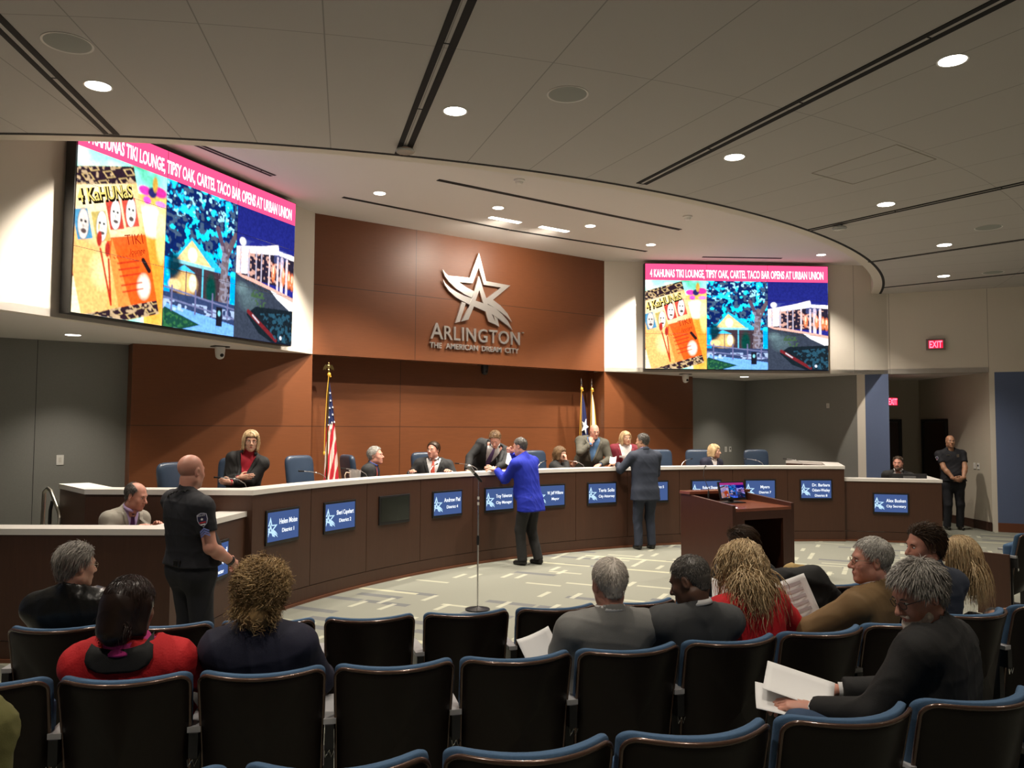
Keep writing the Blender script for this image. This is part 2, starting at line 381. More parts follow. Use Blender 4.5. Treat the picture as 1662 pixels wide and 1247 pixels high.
# platform behind the dais
def dais_pt(ang, off=0.0):            # ang in degrees along the concave arc, off behind the front face
    R = 8.638 + off; a = radians(ang); return (R * sin(a), -10.72 + R * cos(a))
arc = [dais_pt(a, 0.06) for a in np.linspace(-36.5, 36.5, 41)]
plat = [(-6.55, -2.75)] + arc + [(6.55, -2.75), (6.62, -1.7), (7.6, -1.7), (7.66, .27), (5.56, .27), (5.56, 0), (3.01, 0), (3.01, .5), (-3.01, .5), (-3.01, 0), (-5.56, 0), (-5.56, .27), (-7.7, .27), (-7.7, -1.7), (-6.62, -1.7)]
bm = bmesh.new(); vs = [bm.verts.new((x, y, 0.45)) for x, y in plat]; f = bm.faces.new(vs)
r = bmesh.ops.extrude_face_region(bm, geom=[f]); 
for q in r['geom']:
    if isinstance(q, bmesh.types.BMVert): q.co.z = 0.30
bmesh.ops.recalc_face_normals(bm, faces=bm.faces); bmesh.ops.triangulate(bm, faces=bm.faces)
me = bpy.data.meshes.new('platform'); bm.to_mesh(me); bm.free(); tag(obj('floor_platform', me, M_carpet), kind='structure')
# ceilings
R_E = 13.0; ECY = 7.55; ECX = .2
def epol(r, deg, z=0.0): a = radians(deg); return Vector((ECX - r * sin(a), ECY - r * cos(a), z))
def arc_edge(n=60, r=R_E, a0=37, a1=-37): return [tuple(epol(r, lerp(a0, a1, i / n))[:2]) for i in range(n + 1)]
struct('ceiling_upper', MB().box(-9, 9, -6.2, 0.6, ZU, ZU + 0.1), M_ceil_up)
M_ceil = mat('acoustic_ceiling_panel', (0.53, 0.51, 0.48), 0.85)
g = NT(M_ceil); P = g.xyz()
ang = g.m('ARCTAN2', g.m('MULTIPLY', P[0], -1), g.m('SUBTRACT', CY, P[1])); rad_ = g.m('SQRT', g.m('ADD', g.m('POWER', P[0], 2), g.m('POWER', g.m('SUBTRACT', CY, P[1]), 2)))
fa = g.m('ABSOLUTE', g.m('SUBTRACT', g.m('FRACT', g.m('ADD', g.m('DIVIDE', ang, radians(3.5)), 100.5)), 0.5))
jr = g.m('LESS_THAN', g.m('MULTIPLY', g.m('MULTIPLY', fa, rad_), radians(3.5)), 0.005)
fr = g.m('ABSOLUTE', g.m('SUBTRACT', g.m('FRACT', g.m('ADD', g.m('DIVIDE', g.m('SUBTRACT', rad_, 13.7), 2.45), 100.5)), 0.5)); jc = g.m('LESS_THAN', fr, 0.0016)
g.nt.links.new(g.mix(g.m('MULTIPLY', g.m('MAXIMUM', jr, jc), 0.55), (0.53, 0.51, 0.48), (0.14, 0.135, 0.12)), M_ceil.node_tree.nodes['Principled BSDF'].inputs['Base Color'])
bm = bmesh.new(); ae = arc_edge(); outer = [(-17, -16.2)] + [(-9.2, ae[0][1])] * 0 + [(-17, ae[0][1])]
prev = None
inner = ae; rim = [tuple(pol(24.5, lerp(43, -43, i / 60))[:2]) for i in range(61)]
v1 = [bm.verts.new((x, y, ZL)) for x, y in inner]; v2 = [bm.verts.new((x, y, ZL)) for x, y in rim]
for i in range(60): bm.faces.new((v1[i], v1[i + 1], v2[i + 1], v2[i]))
me = bpy.data.meshes.new('ceil'); bm.to_mesh(me); bm.free(); me.flip_normals() if me.polygons[0].normal.z > 0 else None
tag(obj('ceiling_lower', me, M_ceil), kind='structure')
# curved fascia between the two ceilings: black reveal and pale lip
def ring_band(m_, r0, r1, z0, z1, n=72, a0=36.5, a1=-36.5):
    vs = []; fs = []
    for i in range(n + 1):
        a = lerp(a0, a1, i / n)
        for (r_, z_) in ((r0, z0), (r1, z0), (r1, z1), (r0, z1)): vs.append(epol(r_, a, z_))
    for i in range(n):
        for k in range(4): k2 = (k + 1) % 4; fs.append((4 * i + k, 4 * i + k2, 4 * i + 4 + k2, 4 * i + 4 + k))
    return m_.add(vs, fs)
struct('trim_8', ring_band(MB(), R_E - 0.045, R_E + 0.0, ZL - 0.004, ZL + 0.05), M_slot)
struct('trim_9', ring_band(MB(), R_E - 0.20, R_E - 0.045, ZL + 0.0, ZU + 0.02), M_white, smooth=True, angle=30)
# ceiling slots (double black track slots)
def slot(p, q, w, z, double=True, name='ceiling_track_slot', lab=''):
    p, q = Vector(p), Vector(q); d = (q - p); L = d.length; d.normalize(); n = Vector((-d.y, d.x))
    Mx = Matrix(((d.x, n.x, 0, p.x), (d.y, n.y, 0, p.y), (0, 0, 1, z), (0, 0, 0, 1)))
    m_ = MB()
    if double:
        m_.box(0, L, -w / 2, -w / 2 + w * .34, -.006, .02, Mx).box(0, L, w / 2 - w * .40, w / 2, -.006, .02, Mx)
        k = 0.0
        while k < L: m_.box(k, k + .012, -w / 2, w / 2, -.0062, .02, Mx); k += 1.25
    else: m_.box(0, L, -w / 2, w / 2, -.006, .02, Mx)
    o = tag(m_.build(name, M_slot), lab, 'ceiling slot', 'black slots in the ceiling')
    if double: MB().box(0, L, -w / 2 + w * .34, w / 2 - w * .40, -.003, .01, Mx).build('slot_divider', M_ceil, o)
    return o
slot((-6.50, -3.62), (-8.9, -8.0), .14, ZL, lab='black double ceiling slot at the upper left corner of the view')
slot((-4.03, -4.72), (-5.7, -9.1), .15, ZL, lab='black double ceiling slot ending at the round clear disc above the wood panel')
slot((-1.42, -5.48), (-3.0, -12.3), .14, ZL, lab='long black double ceiling slot running from the curved edge to the top right')
slot((1.95, -5.30), (1.90, -10.5), .12, ZL, lab='black double ceiling slot on the right between two downlights')
slot((4.62, -4.62), (5.2, -10.0), .09, ZL, lab='thin black ceiling slot over the right exit side, second from the wall')
slot((7.1, -3.45), (8.3, -9.0), .07, ZL, lab='thin black ceiling slot nearest the right wall')
slot((-3.04, -1.09), (0.0, -0.95), .07, ZU, False, lab='thin dark slot in the upper ceiling just in front of the wood panel, left half')
slot((0.02, -0.95), (3.03, -1.14), .07, ZU, False, lab='thin dark slot in the upper ceiling just in front of the wood panel, right half')
slot((-2.37, -2.63), (2.27, -2.68), .08, ZU, False, lab='long dark slot in the upper ceiling further out from the wood panel')
slot((-5.5, -2.2), (-4.2, -1.48), .10, ZU, True, lab='short double slot in the upper ceiling above the left video wall')
slot((4.24, -1.44), (5.55, -2.28), .08, ZU, False, lab='short slot in the upper ceiling above the right video wall')
# downlights
def downlight(x, y, z, lab, grp, r=.085):
    t = empty('recessed_downlight', (x, y, z)); tag(t, lab, 'downlight', grp)
    MB().lathe([(r, -.001), (r + .014, -.004), (r + .014, .02), (r, .02)], seg=28).build('trim_ring', M_plate, t, smooth=True)
    MB().lathe([(0.0005, -.003), (r, -.003), (r, .01)], seg=28).build('lens', M_lamp, t)
    return t
ORD = ['first', 'second', 'third', 'fourth', 'fifth', 'sixth', 'seventh']
def ring_labels(L, nm, cond):
    idx = [i for i, p in enumerate(L) if cond(p)]; idx.sort(key=lambda i: L[i][0]); return {i: '%s lit round downlight from the left in the %s' % (ORD[k], nm) for k, i in enumerate(idx)}
LU = ring_labels(DOWN_UP, 'row nearest the wood panel', lambda p: p[1] > -2.5 and abs(p[0]) < 4); LU.update(ring_labels(DOWN_UP, 'upper row further from the wood panel', lambda p: not (p[1] > -2.5 and abs(p[0]) < 4)))
rr = lambda p: hypot(p[0], CY - p[1]); LLo = ring_labels(DOWN_LO, 'row along the curved ceiling edge', lambda p: rr(p) < 13); LLo.update(ring_labels(DOWN_LO, 'second row of the lower ceiling', lambda p: 13 < rr(p) < 16)); LLo.update(ring_labels(DOWN_LO, 'rearmost row of the lower ceiling', lambda p: rr(p) > 16))
for i, (x, y) in enumerate(DOWN_UP): downlight(x, y, ZU, LU[i], 'downlights over the dais', .08)
for i, (x, y) in enumerate(DOWN_LO): downlight(x, y, ZL, LLo[i], 'downlights over the audience', .095)
for x, y, n in ((-6.37, -.64, 'left'), (6.44, -.67, 'right')): downlight(x, y, ZS, 'round lit downlight in the low soffit under the %s video wall' % n, 'downlights under the soffits', .085)
for x, lab in ((-.42, 'left of the two oblong lit ceiling lights before the wood panel'), (.58, 'right of the two oblong lit ceiling lights before the wood panel')):
    t = empty('linear_ceiling_light', (x, -1.44, ZU)); tag(t, lab, 'ceiling light', 'oblong lights before the wood panel')
    MB().box(-.31, .31, -.07, .07, -.002, .02).build('frame', M_plate, t, bevel=.002)
    MB().box(-.29, .29, -.05, .05, -.006, .0).build('diffuser', M_lamp, t)
M_spk = mat('grey_speaker_grille', (0.34, 0.36, 0.33), 0.7)
for a, r, lab in ((32.3, 13.3, 'round grey ceiling speaker at the upper left'), (16.1, 13.2, 'round grey ceiling speaker above the wood panel'), (-16.4, 13.2, 'round grey ceiling speaker on the right, nearer one'), (-32.4, 13.3, 'round grey ceiling speaker close to the right wall')):
    p = pol(r, a, ZL); t = empty('ceiling_speaker', p); tag(t, lab, 'speaker', 'ceiling speakers')
    MB().lathe([(.155, -.002), (.172, -.005), (.172, .02), (.155, .02)], seg=36).build('rim', M_plate, t, smooth=True)
    MB().lathe([(.0005, -.008), (.10, -.0075), (.156, -.003), (.156, .01)], seg=36).build('grille', M_spk, t, smooth=True)
# clear disc sensors and smoke detectors
M_clear = mat('clear_plastic', (0.75, 0.78, 0.76), 0.08, trans=0.6)
for p, lab in (((-4.13, -4.98, ZL), 'clear round ceiling disc at the end of the slot above the wood panel'), ((2.0, -5.75, ZL), 'clear round ceiling disc on the right slot')):
    t = empty('ceiling_sensor', p); tag(t, lab, 'sensor')
    MB().lathe([(.03, 0), (.03, -.03), (.085, -.035), (.095, -.05), (.085, -.062), (.001, -.066)][::-1], seg=28).build('disc', M_clear, t, smooth=True)
    MB().lathe([(.001, -.034), (.028, -.034), (.028, .0), (.001, .0)], seg=16).build('stem', M_plate, t)
for p, lab in (((-1.5, -3.28, ZU), 'small white smoke detector above the left part of the wood panel'), ((1.71, -3.34, ZU), 'small white smoke detector nearer the right video wall')):
    t = empty('smoke_detector', p); tag(t, lab, 'smoke detector')
    MB().lathe([(.001, -.06), (.035, -.06), (.05, -.045), (.05, -.03), (.075, -.018), (.075, 0)], seg=24).build('housing', M_plate, t, smooth=True, angle=30)
# ceiling access hatch
hp = [(-.24, -6.84), (.47, -6.88), (.36, -7.86), (-.37, -7.85)]; m_ = MB()
for i in range(4):
    p, q = Vector(hp[i]), Vector(hp[(i + 1) % 4]); d = (q - p).normalized(); n = Vector((-d.y, d.x)) * .006
    m_.prism([tuple(p - n), tuple(q - n), tuple(q + n), tuple(p + n)], ZL - .002, ZL + .004)
tag(m_.build('ceiling_hatch', M_joint), 'thin outline of a square access hatch in the lower ceiling', 'hatch')
# PTZ cameras under the soffits
def ptz(x, y, z, lab, rz=0, mm=None):
    t = empty('ceiling_camera', (x, y, z), rz); tag(t, lab, 'camera', None); mm = mm or M_plate
    MB().box(-.11, .11, -.07, .07, -.014, 0).build('mount', M_black if mm is M_plate else M_black, t)
    MB().lathe([(.045, -.15), (.062, -.13), (.068, -.07), (.07, -.014)], seg=24).ball((0, 0, -.135), (.06, .06, .05), 12).build('body', mm, t, smooth=True, angle=40)
    MB().lathe([(.0005, .012), (.022, .012), (.026, 0), (.026, -.02)], seg=16, M=Matrix.Translation((0, -.058, -.13)) @ Matrix.Rotation(pi / 2, 4, 'X')).build('lens', M_black, t)
ptz(-4.51, -.37, ZS, 'white dome camera hanging under the soffit below the left video wall', radians(10))
ptz(4.73, -.55, ZS, 'white dome camera hanging under the soffit below the right video wall', radians(-10))
ptz(.38, .3, ZS + .02, 'black camera under the wood panel, below the silver lettering', 0, M_black)
# wall plates and exit signs
def plate(name, x, y, z, lab, w=.075, h=.12, rz=0, dark=False):
    t = empty(name, (x, y, z), rz); tag(t, lab, 'wall plate')
    MB().box(-w / 2, w / 2, -.008, 0, -h / 2, h / 2).build('cover', M_plate, t, bevel=.002)
    if dark: MB().ball((0, -.012, .01), (.014, .01, .022), 8).build('knob', M_black, t, smooth=True)
    else: MB().box(-.016, .016, -.012, -.008, -.033, .033).build('rocker', mat('ivory', (0.62, .6, .55), .4), t)
plate('light_switch', -6.35, .27, 1.47, 'white light switch on the grey wall at the far left', .085, .13)
plate('light_switch', 6.95, .27, 1.46, 'left of the two small plates on the grey wall near the empty right chair')
plate('thermostat', 7.1, .27, 1.46, 'plate with a dark knob on the grey wall near the empty right chair', dark=True)
plate('motion_sensor', 7.602, -1.9, 2.42, 'small white sensor high on the right grey wall', .07, .10, radians(-90))
wa = A0 + cdv * .55; rz = atan2(-.81, -.586)
plate('light_switch', wa.x - .004, wa.y, 1.22, 'left wall plate behind the officer by the corridor', rz=atan2(-.81, -.586) , dark=False)
wb = A0 + cdv * .42; plate('wall_phone_jack', wb.x - .004, wb.y, 1.22, 'right wall plate with a dark knob behind the officer by the corridor', rz=atan2(-.81, -.586), dark=True)
M_exit = emat('exit_red', (1.0, 0.10, 0.16), 4.0); M_exitbox = mat('exit_box', (0.26, 0.20, 0.19), 0.4)
M_exitback = emat('exit_dim_red', (0.7, 0.01, 0.04), 1.6)
def exit_sign(x, y, z, rz, lab):
    t = empty('exit_sign', (x, y, z), rz); tag(t, lab, 'exit sign')
    MB().box(-.17, .17, -.045, 0, -.11, .11).build('housing', M_exitbox, t, bevel=.004)
    MB().box(-.125, .125, -.047, -.045, -.078, .078).build('face', M_exitback, t)
    me = text_mesh('EXIT', .185, .001, .225, bold=.004); o = obj('lettering', me, M_exit, t); o.rotation_euler = (pi / 2, 0, 0); o.location = (0, -.050, -.066)
exit_sign(8.245, -3.85, 3.60, atan2(-1.48, .9), 'red lit EXIT sign on the upper right wall')
pe = Vector((8.55, -2.62)); exit_sign(pe.x + .32, pe.y + .05, 2.52, radians(-18), 'red lit EXIT sign inside the corridor, partly hidden by the blue column')
# ================================================================ emblem on the wood panel
EMB = {"p1":[[-0.734,4.609],[-0.681,4.554],[-0.618,4.515],[-0.411,4.523],[-0.183,4.526],[0.003,4.989],[0.16,4.508],[0.687,4.485],[0.309,4.19],[0.474,4.101],[0.622,3.978],[0.732,3.821],[0.613,3.913],[0.475,3.989],[0.339,4.049],[0.192,4.11],[0.163,4.199],[0.204,4.219],[0.482,4.428],[0.107,4.436],[0.001,4.744],[-0.123,4.441],[-0.401,4.427],[-0.264,4.358],[-0.094,4.3],[-0.143,4.182],[-0.281,4.226],[-0.463,4.309],[-0.608,4.417],[-0.689,4.5]],
"s2":[[-0.727,4.437],[-0.67,4.372],[-0.571,4.305],[-0.445,4.249],[-0.299,4.201],[-0.142,4.17],[-0.187,4.056],[-0.334,4.105],[-0.48,4.168],[-0.606,4.255],[-0.687,4.347]],
"s3":[[0.186,4.099],[0.359,4.043],[0.514,3.945],[0.633,3.842],[0.742,3.681],[0.633,3.754],[0.515,3.817],[0.399,3.879],[0.254,3.946]],
"f1":[[-0.338,4.092],[-0.252,4.081],[-0.376,3.745],[-0.466,3.715]],"f2":[[0.331,3.921],[0.408,3.888],[0.458,3.719],[0.39,3.743]]}
EA = [[[-0.001,4.578],[-0.133,4.194],[-0.205,4.008],[-0.358,3.747],[-0.212,3.792],[-0.099,4.033],[-0.068,4.138],[0.011,4.327]],
      [[-0.001,4.578],[0.011,4.327],[0.095,4.106],[0.14,3.965],[0.208,3.792],[0.39,3.743],[0.256,3.962],[0.186,4.107],[0.157,4.199]],
      [[-0.068,4.138],[-0.099,4.033],[0.14,3.965],[0.095,4.106]]]
def plate_poly(bm_, pts, y0, y1, sx=1, ox=0, oz=0):
    vs = [bm_.verts.new((ox + p[0] * sx, y0, oz + p[1] * sx)) for p in pts]
    f = bm_.faces.new(vs); r = bmesh.ops.extrude_face_region(bm_, geom=[f])
    for q in r['geom']:
        if isinstance(q, bmesh.types.BMVert): q.co.y = y1
def emblem_mesh(y0, y1, sx=1, ox=0, oz=0, dy=0.01):
    bm_ = bmesh.new()
    for k, pts in EMB.items(): plate_poly(bm_, pts, y0 + (dy if k in ('f1', 'f2') else 0), y1 + (dy if k in ('f1', 'f2') else 0), sx, ox, oz)
    for pts in EA: plate_poly(bm_, pts, y0 - dy, y1 - dy, sx, ox, oz)
    bmesh.ops.triangulate(bm_, faces=bm_.faces); bmesh.ops.recalc_face_normals(bm_, faces=bm_.faces)
    me_ = bpy.data.meshes.new('emblem'); bm_.to_mesh(me_); bm_.free(); return me_
M_let = mat('polished_steel_letter', (0.78, 0.76, 0.73), 0.30, 0.85)
tag(obj('star_emblem', emblem_mesh(-.055, -.02), M_let), 'large brushed metal star emblem with swooshes and a letter A on the wood panel', 'emblem')
sg = empty('wall_lettering', (0, -.02, 3.42)); tag(sg, 'silver raised letters reading ARLINGTON THE AMERICAN DREAM CITY under the star', 'lettering')
def put_text(body, size, w, x, z, align, bold=.0, nm='letters', sp=1.0):
    o = obj(nm, text_mesh(body, size, .015, w, align, bold, sp), M_let, sg); o.rotation_euler = (pi / 2, 0, 0); o.location = (x, -.012, z)
put_text('A', .385, .25, -.955, .0, 'LEFT', .004)
put_text('RLINGTON', .335, 1.60, -.685, .0, 'LEFT', .003, sp=1.08)
xx0 = -.965
for wd_, ww_ in (('THE', .235), ('AMERICAN', .66), ('DREAM', .42), ('CITY', .31)): put_text(wd_, .128, ww_, xx0, -.155, 'LEFT', .0025, 'tagline'); xx0 += ww_ + .078
put_text('TM', .03, .05, .955, .22, 'LEFT', 0, 'small_mark')
# ================================================================ video walls
CW, CH = 600, 338
yy, xx = np.mgrid[0:CH, 0:CW]; UX = (xx + .5) / CW; UY = (yy + .5) / CH
rng = np.random.RandomState(5)
def noise2(scale, seed=0, oct_=3):   # smooth value noise on the canvas
    out = np.zeros((CH, CW)); amp = 1; tot = 0
    for o_ in range(oct_):
        n = int(scale * 2 ** o_) + 2; r_ = np.random.RandomState(seed + o_).rand(n, int(n * 1.8) + 2)
        fy = UY * (n - 2); fx = UX * 1.7 * (n - 2); iy = fy.astype(int); ix = np.minimum(fx.astype(int), r_.shape[1] - 2); ty = fy - iy; tx = fx - ix
        ty = ty * ty * (3 - 2 * ty); tx = tx * tx * (3 - 2 * tx)
        out += amp * ((r_[iy, ix] * (1 - tx) + r_[iy, ix + 1] * tx) * (1 - ty) + (r_[iy + 1, ix] * (1 - tx) + r_[iy + 1, ix + 1] * tx) * ty); tot += amp; amp *= .55
    return out / tot
def inpoly(pts):
    ins = np.zeros((CH, CW), bool); n = len(pts)
    for i in range(n):
        x0, y0 = pts[i]; x1, y1 = pts[(i + 1) % n]
        if y0 == y1: continue
        c_ = ((y0 > UY) != (y1 > UY)) & (UX < (x1 - x0) * (UY - y0) / (y1 - y0) + x0); ins ^= c_
    return ins
IMG = np.zeros((CH, CW, 3))
def fill(mask, col, a=1.0):
    a_ = mask * a if mask.dtype != bool else mask.astype(float) * a
    IMG[:] = IMG * (1 - a_[..., None]) + np.array(col) * a_[..., None]
def blob(x, y, rx, ry, col, a=1.0, hard=2): fill(np.clip(hard * (1 - ((UX - x) / rx) ** 2 - ((UY - y) / ry) ** 2), 0, 1), col, a)
def line(x0, y0, x1, y1, w, col, a=1.0):
    dx, dy = (x1 - x0) * 1.78, y1 - y0; L2 = dx * dx + dy * dy
    t = np.clip((((UX - x0) * 1.78) * dx + (UY - y0) * dy) / L2, 0, 1)
    d = np.hypot((UX - x0) * 1.78 - t * dx, UY - y0 - t * dy); fill(np.clip((w - d) / .003 + .5, 0, 1), col, a)
c1 = UX < 1 / 3; c2 = (UX >= 1 / 3) & (UX < 2 / 3); c3 = UX >= 2 / 3
# column 1: a menu and a drink
def col1():
    n = noise2(5, 3); fill(np.ones((CH, CW)), (.35, .95, .78)); fill(np.clip((n - .5) * 6, 0, 1), (.9, 1, .95)); fill(np.clip((.42 - n) * 6, 0, 1), (.02, .45, .22))
    fill(inpoly([(.22, .30), (.36, .26), (.36, 1), (.26, 1)]), (1, .55, .10)); blob(.30, .70, .06, .34, (1, .28, .02), .8, 1.5); blob(.275, .43, .075, .10, (1, 1, .92), .95, 2); blob(.32, .47, .03, .2, (1, .85, .3), .8)
    blob(.245, .27, .03, .03, (.85, .05, .45)); blob(.305, .255, .035, .035, (.75, .03, .3)); blob(.275, .27, .02, .035, (.02, .02, .12)); blob(.255, .32, .018, .025, (.9, .1, .6)); blob(.31, .32, .025, .02, (.9, .25, .65)); blob(.285, .22, .012, .05, (.6, .35, .05))
    fill(inpoly([(0, .5), (.05, .72), (.06, .8), (0, .82)]), (.01, .005, .03)); fill(inpoly([(0, .82), (.06, .78), (.12, 1), (0, 1)]), (1, .85, .55)); line(0, .80, .05, .78, .012, (.6, .02, .05))
    # tilted menu card
    def R(x, y): return (-.045 + x * .250 + y * .115, .335 - x * .13 + y * .73)
    def q(x0, y0, x1, y1): return inpoly([R(x0, y0), R(x1, y0), R(x1, y1), R(x0, y1)])
    fill(q(-.1, -.06, 1, 1), (1, .50, .16)); blob(.10, .42, .16, .24, (1, .82, .50), .95, 1.2); blob(.10, .76, .05, .12, (1, .85, .45), .7, 1); fill(q(.42, .42, 1, .90), (.95, .09, .005), .95); blob(.19, .90, .05, .09, (1, .95, .7), .0)
    fill(inpoly([R(.2, 1.0), R(.5, .42), R(.6, .9)]), (1, .45, .1), .5); blob(.255, .80, .03, .08, (1, 1, .8), .9, 1.5)
    line(*R(.9, .60), *R(.96, .68), .014, (.02, .01, .01))
    for a_, b_ in ((-.06, .06), (.90, 1.0)):
        m_ = q(-.1, a_, 1, b_); fill(m_, (.025, .012, .02)); zz = (np.abs(((UX * 34 + UY * 9) % 2) - 1) + np.abs(((UX * 5 - UY * 34) % 2) - 1)); fill(m_ & (zz > 1.15) & (zz < 1.4), (.55, .38, .16)); fill(m_ & (noise2(60, 9, 1) > .62), (.5, .35, .2))
    for k, (x_, y_, cc) in enumerate(((.04, .215, (.08, .30, .50)), (.28, .24, (.55, .42, .12)), (.50, .17, (.55, .06, .04)), (.73, .16, (.62, .08, .05)))):
        y0 = y_; fill(q(x_, y0, x_ + .2, y0 + .20), cc); cx_, cy_ = R(x_ + .11, y0 + .10)
        blob(cx_, cy_, .020, .085, (.1, .1, .12), 1, 6); blob(cx_, cy_, .0185, .081, (.95, .92, .86) if k else (.75, .66, .6), 1, 6)
        for s in (-1, 1): blob(cx_ + s * .007, cy_ - .015, .0045, .008, (.02, .02, .02), 1, 4)
        blob(cx_ + .002, cy_ + .035, .010, .010 if k % 3 else .014, (.06, .03, .03), .95, 3); blob(cx_, cy_ + .01, .003, .014, (.4, .35, .3), .7)
    for x_, y_ in ((.085, .60), (.115, .645)):
        line(x_ + .005, y_ + .05, .135, .93, .006, (.5, .03, .01)); blob(x_, y_, .010, .045, (.45, .03, .02), 1, 3); blob(x_ - .003, y_ - .06, .005, .02, (1, .4, .1), .8)
    for k in range(5): line(*R(.52, .60 + k * .045 + (k > 2) * .02), *R(.82, .60 + k * .045 + (k > 2) * .02), .005, (.45, .02, .01), .8)
    for k in range(9): line(*R(.48 + k * .045, .555), *R(.49 + k * .045, .565), .004, (.5, .05, .01))
# column 2: cottage under a tree
def col2():
    n = noise2(26, 20, 3); big = noise2(6, 31, 2); fill(np.ones((CH, CW)), (.0, .36, .90)); fill(np.clip((n - .55) * 8, 0, 1), (.02, .75, 1.0)); blob(.47, .50, .14, .16, (.0, .72, .95), .85, 1)
    leaf = (n * .7 + big * .3 < .50) & (UY < .60); fill(leaf, (.004, .015, .10)); fill(leaf & (noise2(50, 44, 1) > .6), (.05, .09, .16)); fill((noise2(40, 51, 2) > .68) & (UY < .35), (.35, .8, 1))
    fill(inpoly([(.37, .60), (.45, .45), (.60, .60), (.60, .62), (.37, .60)]), (.02, .45, .65)); fill(inpoly([(.385, .60), (.45, .47), (.545, .60)]), (1, .62, .28)); blob(.455, .555, .024, .05, (1, .95, .8))
    fill(inpoly([(.37, .60), (.56, .60), (.56, .625), (.37, .62)]), (.25, .6, .7)); fill(inpoly([(.36, .62), (.64, .62), (.64, .82), (.36, .82)]), (.05, .03, .04)); blob(.43, .73, .06, .09, (1, .60, .2), 1, 1); blob(.46, .72, .02, .06, (1, .9, .6)); blob(.38, .75, .03, .04, (1, .65, .3))
    fill(inpoly([(.385, .66), (.42, .625), (.47, .66)]), (.05, .55, 1)); line(.505, .62, .505, .82, .006, (.1, .55, .75)); line(.43, .66, .43, .82, .004, (.08, .05, .08))
    line(.60, .98 - .14, .615, .45, .032, (.16, .12, .14)); line(.62, .5, .66, .36, .02, (.12, .08, .1)); line(.61, .5, .57, .35, .018, (.10, .06, .1)); fill((np.abs(UX - .61) < .03) & (UY > .45) & (UY < .84) & (noise2(60, 61, 1) > .55), (.3, .3, .4), .6)
    blob(.375, .64, .035, .09, (.0, .03, .05), .95, 1.5); blob(.545, .74, .03, .12, (.0, .05, .04), .95, 1.5)
    fill((UY > .80) & c2, (.03, .05, .13)); fill(inpoly([(.33, .86), (.67, .93), (.67, 1), (.33, 1)]), (.16, .40, .95)); fill(inpoly([(.33, .88), (.50, .96), (.42, 1.0), (.33, 1.0)]), (.01, .06, .04)); fill(inpoly([(.33, .90), (.47, .96), (.39, 1.0), (.33, 1.0)]) & (noise2(70, 3, 1) > .5), (.03, .14, .05))
    fill((UY > .84) & (UY < .90) & (noise2(45, 71, 1) > .6) & c2, (.5, .65, .95), .7)
    for y_ in (.80, .86): line(.33, y_ - .03, .67, y_ + .03, .005, (.16, .18, .34))
    for x_ in (.37, .475, .555, .63): line(x_, .76, x_, .90, .006, (.14, .14, .28))
    fill(inpoly([(.575, .83), (.605, .83), (.605, .95), (.575, .95)]), (.01, .01, .02)); blob(.59, .87, .008, .02, (.2, .6, .7))
# column 3: shop strip at night
def col3():
    fill(np.ones((CH, CW)), (.012, .016, .16)); fill(np.clip(UY * 2 - .3, 0, 1), (.02, .025, .26), .6)
    fill(inpoly([(.667, .44), (.93, .40), (1, .41), (1, .62), (.667, .60)]), (.02, .015, .03)); fill(inpoly([(.667, .42), (.80, .375), (.90, .33), (.905, .37), (1, .375), (1, .41), (.90, .40), (.667, .46)]), (1, .92, .95))
    fill(inpoly([(.667, .46), (.73, .44), (.73, .58), (.667, .59)]), (.85, .78, .85)); blob(.70, .38, .02, .03, (1, 1, 1)); blob(.73, .42, .025, .02, (1, 1, 1))
    for x_, w_ in ((.69, .006), (.735, .008), (.775, .006), (.805, .006), (.85, .007), (.90, .010), (.925, .016), (.955, .012)): line(x_, .42, x_, .62 if x_ < .9 else .66, w_, (.75, .62, .70) if x_ > .84 else (.45, .40, .5))
    for x_, y_ in ((.875, .53), (.935, .54), (.97, .55), (.99, .56)): blob(x_, y_, .014, .07, (1, .22, .08), .95, 1.5); blob(x_, y_ - .02, .005, .03, (1, .8, .5))
    fill((noise2(60, 81, 1) > .66) & (UY > .43) & (UY < .6) & c3, (.9, .5, .4), .6)
    fill(inpoly([(.667, .60), (.85, .64), (1, .70), (1, 1), (.667, 1)]), (.035, .045, .07)); fill(inpoly([(.667, .59), (.76, .60), (1, .67), (1, .70), (.86, .65), (.70, .61)]), (.75, .40, .33)); fill(inpoly([(.86, .65), (1, .70), (1, .78), (.90, .70)]), (.85, .85, .9))
    blob(.74, .74, .07, .10, (.09, .14, .16), .9, 1); blob(.70, .68, .04, .05, (.14, .22, .24), .8, 1)
    for k in range(5): line(.72 + k * .035, .622 + k * .012, .735 + k * .035, .626 + k * .012, .004, (.03, .03, .03))
    fill(inpoly([(.73, .84), (.78, .78), (1, .76), (1, 1), (.88, 1), (.80, .95)]), (.008, .014, .02)); line(.74, .82, .90, .98, .014, (.16, .015, .02)); line(.765, .84, .80, .88, .006, (.6, .5, .55)); fill(inpoly([(.80, .82), (1, .78), (1, 1), (.90, .98)]) & (noise2(50, 91, 2) > .56), (.02, .07, .11))
    for x_, y_ in ((.78, .72), (.81, .73)): fill((np.hypot((UX - x_) * 1.78, UY - y_) < .05) & (noise2(70, 95, 1) > .5), (.05, .10, .05))
    blob(.93, .96, .008, .015, (.7, .75, .9)); fill(c3 & (noise2(9, 99, 2) > .58) & (UY > .36) & (UY < .46), (.10, .14, .4), .3)
keep = IMG.copy()
for fn, msk in ((col1, c1), (col2, c2), (col3, c3)):
    fn(); keep[msk] = IMG[msk]; IMG[:] = 0
IMG = keep
tex = noise2(90, 7, 2); IMG *= (.72 + .56 * tex)[..., None]
for ax_ in (0, 1): IMG = (np.roll(IMG, 1, ax_) + 2 * IMG + np.roll(IMG, -1, ax_)) / 4
bnd = UY < .158; IMG[bnd] = (.92, .075, .21)
